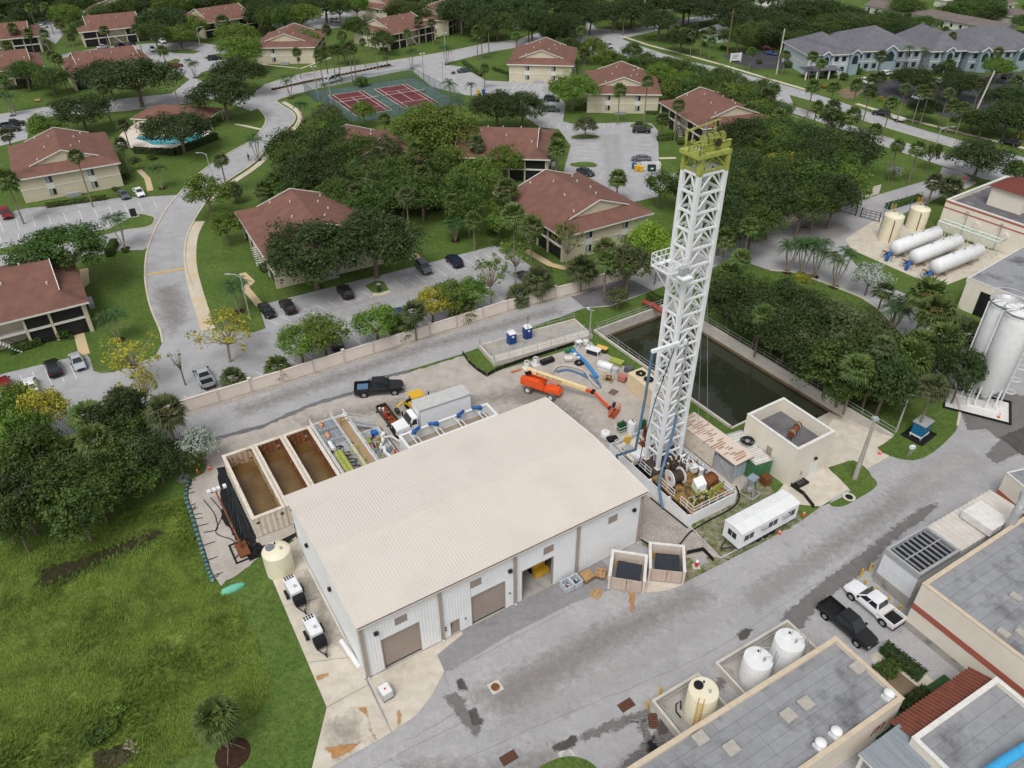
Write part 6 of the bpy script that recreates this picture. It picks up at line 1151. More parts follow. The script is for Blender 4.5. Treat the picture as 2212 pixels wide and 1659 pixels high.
for k,(x,y,lb)in enumerate(((1138,795,'white pipe stub on square feet, nearer the boom lift'),(1157,787,'white pipe stub on square feet, nearer the trough'))):
 t=thing('pipe_stub',lb,'pipe',g(x,y),.5,'white pipe stubs');MB().lathe([(.4,.1),(.4,1.2),(.34,1.2),(.34,.9),(.02,.9)],18,(0,0),False).obj('tube',white_p,t,True);MB().cbox(0,0,0,1.1,1.1,.1).obj('base',white_p,t);MB().cyl((0,0,.9),(0,0,1.),.33,14).obj('fill',rust,t)
t=thing('black_engine','black engine block stored beside the trough','engine',g(1182,784),.55);MB().box(-1.1,1.1,-.45,.45,.1,.75).obj('block',blk,t,bev=.08)
for k in range(8):MB().cyl((-.9+k*.25,-.2,.7),(-.9+k*.25,.1,.95),.1,8).obj('head',rr.choice([grime,dark_m,rust]),t,True)
t=thing('green_reel','green and blue hose reel pair beside the trough','reel',g(1231,760),.4)
for x in(-.45,.45):MB().cyl((x,0,0),(x,0,.5),.42,16).obj('reel',mat('teal_reel',srgb(40,110,90),.5)if x<0 else hoseb,t,True);MB().cyl((x,0,.5),(x,0,.55),.3,14).obj('hub',mat('reel_green',srgb(60,130,80),.5),t)
t=thing('white_buckets','white paint buckets stacked beside the black hose coil','bucket',g(1241,776),0);MB().lathe([(.25,0),(.3,.5)],14).obj('bucket',white_p,t,True);MB().lathe([(.25,.5),(.3,1.)],14).obj('bucket',cap_w,t,True);MB().lathe([(.25,0),(.3,.5)],14,(.5,-.2)).obj('bucket',cap_w,t,True)
q=MB().cyl(g(1104,804,.2),g(1124,797,.2),.17,12).obj('orange_pipe',mat('orange_pvc',srgb(206,128,84),.5),None,True);tag(q,'short orange brown pipe lying left of the boom lift','pipe')
pallet(g(1325,848),RA+.4,'lone weathered pallet on the gravel beside the jib of the boom lift',woodd,0,None)
for k,(x,y,lb)in enumerate(((1307,947,'white bulk bag behind the warehouse corner'),(1322,962,'white bulk bag under a black tarp behind the warehouse corner'))):
 t=thing('bulk_bag',lb,'bag',g(x,y),.3*k,'bulk bags');MB().lathe([(.5,0),(.66,.25),(.7,.7),(.6,1.05),(.2,1.12),(.02,1.05)],14).obj('bag',white_p,t,True)
 if k:MB().box(-.75,.75,-.65,.65,.95,1.25).obj('tarp',blk,t,bev=.15)
 else:MB().tube([(-.3,0,1.05),(0,0,1.35),(.3,0,1.05)],.04,5).obj('loop',white_p,t)
t=thing('bottle_rack','rack of green gas bottles beside the bulk bags','rack',g(1342,930),RA)
for k in range(12):MB().lathe([(.11,0),(.11,1.2),(.05,1.35),(.04,1.45)],10,(-.45+(k%4)*.3,-.3+(k//4)*.3)).obj('gas_bottle',mat('bottle_green',srgb(30,92,56),.4),t,True)
MB().ring(-.7,.7,-.5,.5,.05,.8,.86).obj('rack_rail',white_p,t);MB().ring(-.7,.7,-.5,.5,.05,.3,.36).obj('rack_rail',white_p,t)
t=thing('bottle_rack','second small rack of green gas bottles nearer the mast','rack',g(1388,925),RA)
for k in range(6):MB().lathe([(.11,0),(.11,1.2),(.05,1.35),(.04,1.45)],10,(-.3+(k%3)*.3,-.15+(k//3)*.3)).obj('gas_bottle',mat('bottle_green',srgb(30,92,56),.4),t,True)
t=vtank('slim_tank','slim white upright tank beside the blue mud hose',g(1363,934),.55,1.7,white_p,.1)
# light tower and pipes left of the open tanks
t=thing('light_tower','rusty folding light tower with four white floodlights beside the open tanks','light tower',g(525,1190),ang(g(525,1190),g(474,1075)));MB().box(-1.2,1.,-.6,.6,.3,.5).obj('trailer',rust,t);MB().bar((0,0,.5),(8.2,.3,2.6),.18).obj('mast',rust,t);MB().bar((0,0,0),(0,0,1.8),.2).obj('pivot',rust,t);MB().bar((8.2,-.9,2.6),(8.2,1.1,2.6),.1).obj('lamp_bar',rust,t)
for k,y in enumerate((-.8,-.1,.4,1.)):MB().box(8.1,8.6,y-.2,y+.2,2.6,2.95).obj('floodlight',white_p,t,bev=.04)
for a_ in range(4):MB().bar((0,0,.3),(1.3*math.cos(a_*1.57+.6),1.3*math.sin(a_*1.57+.6),.05),.1).obj('outrigger',rust,t)
MB().ring(-1.6,1.6,-1.2,1.2,.18,0,.18).obj('spill_rim',blk,t,bev=.05)
t=thing('pipe_bundle','bundle of black plastic pipes lying beside the left open tank','pipes',g(512,1100),ang(g(490,1030),g(535,1175)))
for k in range(26):MB().cyl((-5.8+rr.uniform(0,2.4),rr.uniform(-.5,.6),.1+.06*(k%3)),(5.4-rr.uniform(0,2),rr.uniform(-1.3,1.3),.1+.06*((k+1)%3)),.05,6).obj('pipe',mat('pipe_slate',srgb(52,58,62),.5),t)
pm=mat('bag_green',srgb(110,150,140),.7,srgb(60,84,84),2)
path=W2(smooth([(408,1040),(402,1072),(413,1110),(425,1150),(437,1190),(448,1225),(460,1255)],False,8));t=thing('sandbag_berm','curved berm of green sandbags tied with black straps along the gravel pad','berm',path[0])
for k in range(len(path)-1):
 for h in(.25,.75):
  p=path[k].lerp(path[k+1],h)-path[0];m=MB().lathe([(.03,-.32),(.17,-.26),(.24,0),(.17,.26),(.03,.32)],8);an=ang(path[k],path[k+1]);m.v=[(z,x,y*.7+.16)for x,y,z in m.v];m.tf(an+rr.uniform(-.2,.2),(p.x,p.y,0));m.obj('sandbag',pm if k%2 else mat('bag_dark',srgb(52,72,72),.7),t,True)
 if rr.random()<.3:q=path[k]-path[0];nrm=Vector((math.cos(ang(path[k],path[k+1])+math.pi/2),math.sin(ang(path[k],path[k+1])+math.pi/2),0));MB().tube([q,q+nrm*rr.uniform(.3,.6)+Vector((rr.uniform(-.3,.3),0,.12)),q+nrm*rr.uniform(.6,1.2)+Vector((rr.uniform(-.6,.6),.1,.04))],.045,5).obj('strap',blk,t)
t=thing('green_net','teal mesh bag lying on the grass at the tip of the gravel pad','net',g(503,1272),.5);MB().lathe([(.02,-1.3),(.4,-1),(.5,0),(.35,1),(.02,1.3)],12).obj('bag',mat('teal_mesh',srgb(96,176,150),.7,srgb(120,190,160),4),t,True).rotation_euler=(0,R(88),0)
def fence_black(lb,pts,h=.6):
 P=W2(pts);t=thing('silt_fence',lb,'fence',P[0])
 for a,b in zip(P,P[1:]):
  q=(a+b)/2-P[0];MB().rbox(q.x,q.y,0,(b-a).length,.05,h,ang(a,b)).obj('cloth',blk,t);e=a-P[0];MB().cbox(e.x,e.y,0,.06,.06,h+.15).obj('stake',wood,t)
fence_black('black silt fence round the grass patch at the end of the trough',[(999,764),(1012,784),(1030,800),(1052,814),(1068,804),(1086,796),(1140,777),(1200,758),(1240,745)]);fence_black('black silt fence beside the right bin enclosure',[(1482,1198),(1518,1190),(1540,1213)]);fence_black('black silt fence behind the office trailer',[(1700,1045),(1735,1070),(1757,1098)])
t=thing('hydrant','red and white fire hydrant beside the bin enclosure','hydrant',g(1504,1224));MB().cyl((0,0,0),(0,0,.8),.16,12).obj('barrel',red_m,t,True);MB().lathe([(.2,.8),(.16,.95),(.03,1.0)],12).obj('bonnet',white_p,t,True);MB().cyl((-.28,0,.55),(.28,0,.55),.08,8).obj('outlet',red_m,t);MB().cbox(0,0,0,.8,.8,.06).obj('pad',conc_l,t)
t=thing('utility_slab','grey square utility lid on the grass beside the hydrant','lid',g(1513,1212),.3);MB().cbox(0,0,0,1.6,1.2,.08).obj('slab',conc_w,t);MB().cbox(0,0,.08,1.,.8,.03).obj('cover',galv,t)
t=thing('pipe_block','black motor frame on the concrete beside the pump house','motor',g(1728,1044),RA);MB().ring(-.9,.9,-.6,.6,.15,0,.3).obj('frame',blk,t);[MB().cyl((-.6+k*.4,-.5,.3),(-.6+k*.4,.5,.3),.1,8).obj('roller',dark_m,t,True)for k in range(4)]
t=thing('wood_crate','brown wooden crate leaning beside the green container','crate',g(1653,1045),RA);[MB().box(-.5,.5,-.4+k*.2,-.28+k*.2,.05,1.2).obj('slat',rust,t)for k in range(5)];MB().box(-.5,.5,-.4,.5,0,.05).obj('base',rust,t)
rail('roadside_rail','thin white pipe laid on posts round the weedy ground by the trailer',[g(1490,1140),g(1556,1208),g(1592,1190)],0,.25,3,white_p,.04,(1,),'rail')
# ================================================================ VEHICLES
PAINT={k:mat('paint_'+k,srgb(*c),.28,srgb(*[x*.97 for x in c]),.5,spec=.5)for k,c in dict(black=(34,35,38),white=(234,235,236),silver=(176,180,184),grey=(96,100,106),red=(128,26,34),navy=(30,38,62),green=(64,82,76),darkgrey=(60,62,66),blue=(44,70,120)).items()}
tyre_m=mat('tyre',srgb(34,34,35),.85);rim_m=mat('alloy_rim',srgb(170,172,176),.35,metal=.6);lampf=mat('headlamp',srgb(220,224,226),.2);lampr=mat('tail_lamp',srgb(170,26,26),.3);trim_m=mat('black_trim',srgb(28,28,30),.5)
def loft(st,y=1):
 """stations (x, half width, z bottom, z top) -> closed rounded body"""
 m=MB();n=8
 for x,w,zb,zt in st:
  h=zt-zb;m.v+=[(x,s*a,zb+h*b)for s,a,b in((-1,w*.86,0),(-1,w,.22),(-1,w*.99,.7),(-1,w*.84,1),(1,w*.84,1),(1,w*.99,.7),(1,w,.22),(1,w*.86,0))]
 for i in range(len(st)-1):
  for k in range(n):m.f.append((i*n+k,i*n+(k+1)%n,(i+1)*n+(k+1)%n,(i+1)*n+k))
 m.f+=[tuple(range(n)),tuple(range((len(st)-1)*n+n-1,(len(st)-1)*n-1,-1))]
 m.f=[tuple(reversed(f))for f in m.f];return m
KIND=dict(sedan=dict(L=4.75,W=1.84,wb=2.75,st=[(-2.37,.74,.38,.9),(-2.25,.86,.3,1.0),(-1.5,.92,.24,1.02),(0,.92,.22,.98),(1.0,.92,.24,.95),(2.05,.86,.28,.82),(2.37,.7,.36,.66)],cab=(-1.75,-.95,.3,1.25,.96,1.44,.8,.62)),suv=dict(L=4.75,W=1.9,wb=2.8,st=[(-2.37,.8,.45,1.05),(-2.25,.9,.36,1.12),(-1.2,.95,.32,1.12),(0,.95,.3,1.1),(1.1,.94,.32,1.08),(2.1,.88,.36,.98),(2.37,.74,.42,.8)],cab=(-2.28,-1.95,.35,1.2,1.08,1.72,.84,.7)),pickup=dict(L=5.95,W=2.02,wb=3.7,st=[(-2.97,.9,.5,.78),(-1.1,.99,.42,.8),(-1.05,1.,.42,1.22),(.9,1.,.42,1.22),(1.35,.98,.44,1.2),(2.6,.92,.46,1.1),(2.97,.82,.5,.9)],cab=(-1.0,-.75,.55,1.42,1.2,1.92,.88,.74)))
VCACHE={}
def car(kind,rear,front,col,label,group=None,sc=1.0,z=0):
 A,B=g(*rear),g(*front);P=(A+B)/2;a=ang(A,B);t=thing('parked_car' if kind!='pickup' else 'pickup_truck',label,'car' if kind!='pickup' else 'pickup',(P.x,P.y,z),a,group);t.scale=(sc,sc,sc)
 K=KIND[kind]
 if kind not in VCACHE:
  C_=[];hwid=K['W']/2;x0,x1,x2,x3,zb,zt,wb_,wt=K['cab']
  C_.append(('body',loft(K['st']).mesh('body',PAINT['black'],True),None,1))
  V=[(x0,-wb_,zb),(x3,-wb_,zb),(x3,wb_,zb),(x0,wb_,zb),(x1,-wt,zt),(x2,-wt,zt),(x2,wt,zt),(x1,wt,zt)]
  m=MB().add(V,[(0,1,5,4),(1,2,6,5),(2,3,7,6),(3,0,4,7),(4,5,6,7)]);C_.append(('cabin',m.mesh('cabin',PAINT['black'],False,.06),None,1))
  V=[Vector(v)for v in V]
  def pane(a,b,c,d,ins,nm):  # quad a b c d, shrunk and pushed out a little
   q=[V[i]for i in(a,b,c,d)];ce=sum(q,Vector())/4;nn=(q[1]-q[0]).cross(q[3]-q[0]).normalized();o=[ce+(p-ce)*ins+nn*.015 for p in q]
   return nm,MB().add(o,[(0,1,2,3)]).mesh(nm,glass_d),None,0
  C_+=[pane(1,2,6,5,.86,'windscreen'),pane(3,0,4,7,.84,'rear_window')]
  for s,(a_,b_,c_,d_)in((-1,(0,1,5,4)),(1,(2,3,7,6))):
   q=[V[i]for i in(a_,b_,c_,d_)];nn=(q[1]-q[0]).cross(q[3]-q[0]).normalized()*.015
   for lo,hi in((.07,.47),(.52,.93)):
    b0,b1=q[0].lerp(q[1],lo),q[0].lerp(q[1],hi);t0,t1=q[3].lerp(q[2],lo),q[3].lerp(q[2],hi)
    C_.append(('side_window',MB().add([b0.lerp(t0,.12)+nn,b1.lerp(t1,.12)+nn,b1.lerp(t1,.86)+nn,b0.lerp(t0,.86)+nn],[(0,1,2,3)]).mesh('side_window',glass_d),None,0))
  L2_=K['L']/2;ht=K['st'][0][3];hf=K['st'][-1][3]
  for s in(-1,1):
   C_.append(('headlight',MB().box(L2_-.2,L2_-.02,s*hwid*.62-.16,s*hwid*.62+.16,hf-.14,hf+.02).mesh('headlight',lampf),None,0));C_.append(('tail_light',MB().box(-L2_-.015,-L2_+.12,s*hwid*.74-.12,s*hwid*.74+.12,ht-.2,ht-.02).mesh('tail_light',lampr),None,0))
   C_.append(('mirror',MB().box(x3-.35,x3-.15,s*(hwid+.04)-.1,s*(hwid+.04)+.1,zb,zb+.15).mesh('mirror',trim_m),None,0))
  C_.append(('grille',MB().box(L2_-.08,L2_+.015,-.5,.5,hf-.32,hf-.08).mesh('grille',trim_m),None,0));C_.append(('rear_bumper',MB().box(-L2_-.05,-L2_+.1,-hwid*.85,hwid*.85,.38,.6).mesh('rear_bumper',trim_m),None,0))
  if kind=='pickup':
   for s in(-1,1):C_.append(('bed_side',MB().box(-2.95,-1.07,s*.93-.06,s*.93+.06,.8,1.24).mesh('bed_side',PAINT['black'],False,.03),None,1))
   C_.append(('tailgate',MB().box(-2.98,-2.9,-.86,.86,.75,1.22).mesh('tailgate',PAINT['black']),None,1));C_.append(('bed_liner',MB().box(-2.89,-1.08,-.86,.86,.8,.84).mesh('bed_liner',trim_m),None,0))
  r=.36 if kind!='pickup' else .41
  for x in(-K['wb']/2,K['wb']/2):
   for s in(-1,1):
    y=s*(hwid-.13);w_=MB().cyl((x,y-.12,r),(x,y+.12,r),r,18).mesh('wheel',tyre_m,True);rm=MB().cyl((x,y-.13,r),(x,y+.13,r),r*.62,14).mesh('rim',rim_m,True)
    C_.append(('wheel',w_,('rim',rm),0))
    C_.append(('wheel_arch',MB().cyl((x,s*(hwid-.03)-.02,r+.04),(x,s*(hwid-.03)+.02,r+.04),r+.09,18).mesh('wheel_arch',trim_m,True),None,0))
  VCACHE[kind]=C_
 for nm,me,sub,painted in VCACHE[kind]:
  o=link(nm,me,t)
  if painted:o.material_slots[0].link='OBJECT';o.material_slots[0].material=PAINT[col]
  if sub:link(sub[0],sub[1],o)
 return t
PK='cars in the car park behind the boundary wall'
t=car('pickup',(772,851),(868,843),'black','black crew cab pickup with twin rear wheels standing on the gravel',sc=1.16);MB().box(-2.6,-1.3,-.6,.6,.85,1.05).obj('tool_load',hoseb,t);MB().box(-2.75,-2.2,-1.2,1.2,.55,.95).obj('rear_fender',PAINT['black'],t,bev=.1)
t=car('pickup',(1936,1358),(1832,1272),'white','white pickup with black bed liner beside the yellow bollards',sc=1.02);MB().box(-1.6,-1.1,-.85,.85,1.0,1.3).obj('tool_box',cap_w,t)
t=car('pickup',(1775,1312),(1882,1404),'black','black crew cab pickup parked next to the white pickup',sc=1.03)
for r_,f_,k,c,lb in(((566,662),(590,692),'sedan','black','black sedan with white stripe at the left end of the wall car park'),((636,686),(610,652),'suv','black','black estate car second from the left in the wall car park'),((758,652),(735,622),'suv','black','black boxy four-wheel drive beside the small grass island'),((905,572),(928,597),'suv','grey','dark grey car facing out, nearer the tree left of the navy car'),((993,580),(970,560),'suv','navy','navy blue car at the right of the wall car park'),((735,762),(713,728),'suv','darkgrey','dark grey car under the yellow green trees at the wall'),((858,724),(836,693),'suv','black','black car under the middle wall side tree'),((878,700),(858,672),'sedan','blue','blue and white car hidden behind the fan palm at the wall'),((1145,618),(1122,592),'sedan','darkgrey','dark car under the thin trees at the right end of the wall'),((75,860),(62,800+22),'sedan','white','white sedan in the left lot between red and black cars'),((126,822),(110,782),'suv','black','black hatchback in the left lot next to the silver sedan'),((160,768),(180,808),'sedan','silver','silver sedan facing out at the end of the left lot'),((28,858),(2,822),'suv','red','dark red car cut by the left edge of the picture')):
 car(k,r_,f_,c,lb,PK)
t=car('pickup',(455,844),(430,799),'silver','silver pickup with black bed parked against the boundary wall',PK)
for r_,f_,k,c,lb in(((263,418),(275,433),'sedan','grey','grey green sedan parked left of the white sedan by the cream house'),((295,412),(309,429),'sedan','white','white sedan parked at the right end by the cream house'),((10,456),(22,480),'suv','red','red car parked alone at the left edge of the left car park'),((449,131),(479,128),'suv','black','black four-wheel drive on the upper left car park'),((364,147),(397,143),'sedan','red','dark red sedan below the small grass island'),((344,88),(360,98),'suv','white','white car beside the round tree on the upper left car park'),((327,103),(334,118),'suv','white','white car beside the palm at the upper left car park'),((10,276),(52,270),'pickup','black','black pickup nearest the street at the left edge'),((6,286),(46,282),'suv','black','black van parked below the black pickup at the left edge'),((252,104),(268,98),'sedan','black','black car in front of the balconied house'),((276,102),(290,96),'sedan','darkgrey','dark car right of the black car in front of the balconied house'),((218,106),(230,103),'sedan','silver','silver car left of the black car in front of the balconied house'),((78,56),(98,52),'sedan','silver','silver car in the far left lot'),((82,63),(102,59),'sedan','white','white car in the far left lot'),((988,158),(1018,154),'sedan','green','dark green sedan beside the tennis court car park hedge'),((1173,217),(1211,220),'suv','black','black four-wheel drive under the big tree right of the tennis court'),((1174,241),(1209,241),'suv','green','grey green car just below the black four-wheel drive'),((1367,286),(1404,287),'suv','black','black hatchback in the right car park near the round bush'),((1407,349),(1362,346),'sedan','grey','grey sedan behind the yellow bins'),((1253,372),(1277,381),'sedan','darkgrey','dark sedan half hidden by the brown roof'),((1304,98),(1325,108),'suv','silver','silver car driving on the avenue near the crossing'),((1925,252),(1880,246),'suv','black','black four-wheel drive towing a small white trailer on the avenue'),((586,50),(606,48),'suv','white','white car on the top car park beside the brown roof'),((716,47),(734,49),'suv','white','white car on the top car park beside the lamp'),((706,30),(720,31),'sedan','white','small white car far back on the top car park'),((768,38),(786,32),'sedan','silver','silver car on the top car park near the long roof'),((1644,106),(1672,108),'sedan','red','red car on the dark lot by the white sign'),((1650,116),(1680,121),'sedan','blue','blue car on the dark lot by the white sign'),((2200,318),(2160,308),'suv','black','black car behind the big tree on the avenue'),((1900,166),(1930,160),'suv','white','white car parked in front of the grey office porch'),((1853,178),(1880,184),'pickup','white','white pickup at the office car park entrance'),((1972,214),(2000,222),'suv','white','white car under the palms in the office car park, left one'),((1995,222),(2024,230),'suv','silver','silver car under the palms in the office car park, right one'),((2107,250),(2138,258),'suv','white','white car at the right end of the office car park'),((2022,183),(2036,176),'sedan','white','white car between the dark trees in the office car park'),((2160,172),(2190,166),'suv','darkgrey','dark car near the far office porch'),((2195,178),(2215,172),'sedan','white','pale car at the right edge of the office car park')):
 car(k,r_,f_,c,lb,'cars about the housing estate and avenue')
 # box truck
A,B=g(1020,884),g(850,942);a_=ang(A,B);Q=(g(1015,885)+g(852,944))/2;t=thing('box_truck','white box truck with grey topped cargo body behind the warehouse','truck',(Q.x,Q.y,0),a_);L=10.4
MB().box(-5.2,2.3,-1.28,1.28,1.05,3.75).obj('cargo_box',white_w,t);MB().box(-5.22,2.32,-1.3,1.3,3.751,3.83).obj('box_roof',mat('grey_truck_roof',srgb(196,196,194),.6),t)
for y in(-1.31,1.25):MB().box(-5.22,2.32,y,y+.06,3.55,3.75).obj('top_rail',galv,t)
for y in(-1.3,1.24):
 for x in(-5.2,2.24):MB().box(x,x+.08,y,y+.06,1.05,3.55).obj('corner_rail',galv,t)
cw=PAINT['white'];MB().add([(2.5,-1.15,.75),(5.6,-1.0,.75),(5.6,1.0,.75),(2.5,1.15,.75),(2.5,-1.15,2.75),(3.75,-1.1,1.75),(3.75,1.1,1.75),(2.5,1.15,2.75),(5.5,-.9,1.5),(5.5,.9,1.5),(3.2,-1.05,2.75),(3.2,1.05,2.75)],[(0,1,8,5),(0,5,10,4),(3,7,11,6),(3,6,9,2),(1,2,9,8),(5,8,9,6),(4,10,11,7),(5,6,11,10),(0,4,7,3),(3,2,1,0)]).obj('cab',cw,t,bev=.06)
MB().add([(3.8,-.98,1.85),(3.8,.98,1.85),(3.3,.92,2.65),(3.3,-.92,2.65)],[(0,1,2,3)]).obj('windscreen',glass_d,t)
for y in(-1.17,1.17):MB().add([(2.7,y,1.75),(3.5,y*.985,1.75),(3.2,y*.97,2.55),(2.7,y*.985,2.55)],[(0,1,2,3),(3,2,1,0)]).obj('side_window',glass_d,t);MB().box(3.6,3.75,y*1.15-.08,y*1.15+.08,1.7,2.4).obj('mirror',trim_m,t);MB().box(5.3,5.55,y*.72-.18,y*.72+.18,1.05,1.4).obj('headlight',lampf,t)
MB().box(5.56,5.64,-.6,.6,.85,1.5).obj('grille',trim_m,t);MB().box(5.3,5.75,-1.15,1.15,.4,.75).obj('bumper',trim_m,t);MB().box(-5.2,5.2,-.5,.5,.6,1.).obj('chassis',trim_m,t)
for x,dbl in((-3,1),(4.4,0)):
 for s in(-1,1):w_=MB().cyl((x,s*.95-.16,.5),(x,s*.95+.16,.5),.5,18).obj('wheel',tyre_m,t,True);MB().cyl((x,s*.95-.17,.5),(x,s*.95+.17,.5),.28,14).obj('rim',rim_m,w_,True)
 # wheel loader behind it
t=thing('backhoe','yellow backhoe loader half hidden behind the box truck','backhoe',g(905,885),R(30));MB().box(-1.3,1.1,-.6,.6,.7,1.5).obj('body',yel,t,bev=.08);MB().box(1.1,2.4,-.5,.5,.75,1.55).obj('hood',dark_m,t,bev=.1);cb_=MB().box(-1.0,.6,-.75,.75,1.5,2.65).obj('cab',glass_d,t);MB().box(-1.15,.75,-.9,.9,2.65,2.82).obj('cab_roof',yel,t,bev=.04);MB().cyl((1.7,.2,1.5),(1.7,.2,2.3),.1,8).obj('exhaust',trim_m,t,True)
for x,y,r in((-.9,-1,.75),(-.9,1,.75),(1.7,-.9,.5),(1.7,.9,.5)):w_=MB().cyl((x,y-.2,r),(x,y+.2,r),r,18).obj('wheel',tyre_m,t,True);MB().cyl((x,y-.21,r),(x,y+.21,r),r*.45,12).obj('rim',yel,w_,True)
MB().tube([(-1.3,0,1.2),(-2.2,.1,2.2),(-3,.2,1.5)],.17,6).obj('digging_arm',yel,t);MB().box(-3.4,-2.8,-.3,.6,.6,1.2).obj('digger_bucket',grime,t,bev=.08)
# minibus
A,B=g(706,182),g(738,172);t=thing('minibus','white minibus with dark windows beside the tennis court','minibus',(A+B)/2,ang(A,B));MB().box(-3.4,1.9,-1.1,1.1,.55,2.75).obj('body',cw,t,bev=.15);MB().add([(1.9,-1.,.55),(3.4,-.9,.55),(3.4,.9,.55),(1.9,1.,.55),(1.9,-1.,2.1),(3.3,-.85,1.25),(3.3,.85,1.25),(1.9,1.,2.1),(2.5,-.95,1.35),(2.5,.95,1.35)],[(0,1,5,8,4),(3,7,9,6,2),(1,2,6,5),(8,5,6,9),(4,8,9,7),(3,2,1,0)]).obj('nose',cw,t)
for y in(-1.11,1.1):
 for k in range(4):MB().box(-3.1+k*1.25,-1.95+k*1.25,y,y+.012,1.5,2.4).obj('side_window',glass_d,t)
MB().add([(2.48,-.85,1.45),(2.48,.85,1.45),(1.95,.85,2.1),(1.95,-.85,2.1)],[(0,1,2,3)]).obj('windscreen',glass_d,t);MB().box(-3.42,-3.4,-.6,.6,1.5,2.3).obj('rear_window',glass_d,t)
for x in(-2.1,2.4):
 for s in(-1,1):w_=MB().cyl((x,s*.98-.13,.42),(x,s*.98+.13,.42),.42,16).obj('wheel',tyre_m,t,True);MB().cyl((x,s*.98-.14,.42),(x,s*.98+.14,.42),.24,12).obj('rim',rim_m,w_,True)
A,B=g(1953,266),g(1927,257);t=thing('flat_trailer','small white flat trailer towed by the black four-wheel drive','trailer',(A+B)/2,ang(A,B));MB().box(-1.6,1.4,-.9,.9,.6,.85).obj('deck',white_p,t);MB().ring(-1.6,1.4,-.9,.9,.06,.85,1.1).obj('side',white_p,t);MB().bar((1.4,0,.6),(2.9,0,.55),.1).obj('drawbar',white_p,t);[MB().cyl((0,s*.95-.1,.35),(0,s*.95+.1,.35),.35,14).obj('wheel',tyre_m,t,True)for s in(-1,1)]
# ---------------------------------------------------------------- people
def person(label,P,a,shirt,trousers,hat,bend=0,s=1.):
 t=thing('person',label,'person',P,a);t.scale=(s,s,s)
 def skin(nm,js,es,m):
  me=bpy.data.meshes.new(nm);me.from_pydata([j[:3]for j in js],es,[]);me.materials.append(m);o=link(nm,me,t);md_=o.modifiers.new('skin','SKIN');md_.use_smooth_shade=True
  for v,j in zip(me.skin_vertices[0].data,js):v.radius=(j[3],j[4]if len(j)>4 else j[3])
  me.skin_vertices[0].data[0].use_root=True;sd_=o.modifiers.new('sub','SUBSURF');sd_.levels=1;sd_.render_levels=1;return o
 b=bend;cx=lambda z:b*max(0,z-.95)*.9  # lean forward from the hips
 J=[(0,0,.95,.13,.16),(cx(1.2),0,1.2,.12,.15),(cx(1.43),0,1.43,.12,.18),(cx(1.54),0,1.54,.06),(cx(1.64),0,1.63,.09,.085),(cx(1.7),0,1.74,.085,.08)]
 E=[(0,1),(1,2),(2,3),(3,4),(4,5)]
 for s_ in(-1,1):
  n=len(J);J+=[(0,s_*.1,.9,.085),(.06*s_,s_*.11,.5,.06),(-.04*s_,s_*.11,.09,.042),(.14-.04*s_,s_*.12,.04,.04)];E+=[(0,n),(n,n+1),(n+1,n+2),(n+2,n+3)]
  n=len(J);J+=[(cx(1.42),s_*.2,1.41,.055),(cx(1.42)+.05,s_*.26,1.15,.043),(cx(1.42)+.2+b*.2,s_*.22,.95,.032),(cx(1.42)+.28+b*.25,s_*.21,.9,.03)];E+=[(2,n),(n,n+1),(n+1,n+2),(n+2,n+3)]
 body=skin('body',J,E,mat('skin_tone',srgb(176,128,100),.6))
 k=1.22;up=[0,1,2];SJ=[(J[i][0],J[i][1],J[i][2],J[i][3]*k,J[i][4]*k)for i in up]+[(j[0],j[1],j[2],j[3]*1.3)for j in(J[10],J[11],J[18],J[19])]
 skin('shirt',SJ,[(0,1),(1,2),(2,3),(3,4),(2,5),(5,6)],shirt)
 TJ=[(J[0][0],0,.98,.15,.18)]+[(j[0],j[1],j[2]+(.03 if j[2]<.2 else 0),j[3]*1.3)for j in(J[6],J[7],J[8],J[14],J[15],J[16])]
 skin('trousers',TJ,[(0,1),(1,2),(2,3),(0,4),(4,5),(5,6)],trousers)
 for s_ in(-1,1):MB().box(-.1-.04*s_,.2-.04*s_,s_*.12-.05,s_*.12+.05,0,.1).obj('shoe',trim_m,t,bev=.03)
 hx=cx(1.7);MB().lathe([(.125,1.72),(.12,1.79),(.07,1.86),(.01,1.88)],12,(hx,0)).obj('hat',hat,t,True)
 return t
person('pedestrian in dark clothes walking on the curving street',g(538,347),R(-60),mat('dark_shirt',srgb(40,42,50),.8),mat('dark_trousers',srgb(34,36,44),.8),mat('dark_hair',srgb(38,30,26),.8))
person('site worker in bright yellow green top bending over the pump skid',FW(17.9,7.0,.16),FR[1]+R(-70),mat('hi_vis',srgb(200,232,70),.7),mat('black_trousers',srgb(30,32,36),.8),mat('red_helmet',srgb(190,40,34),.4),.75)
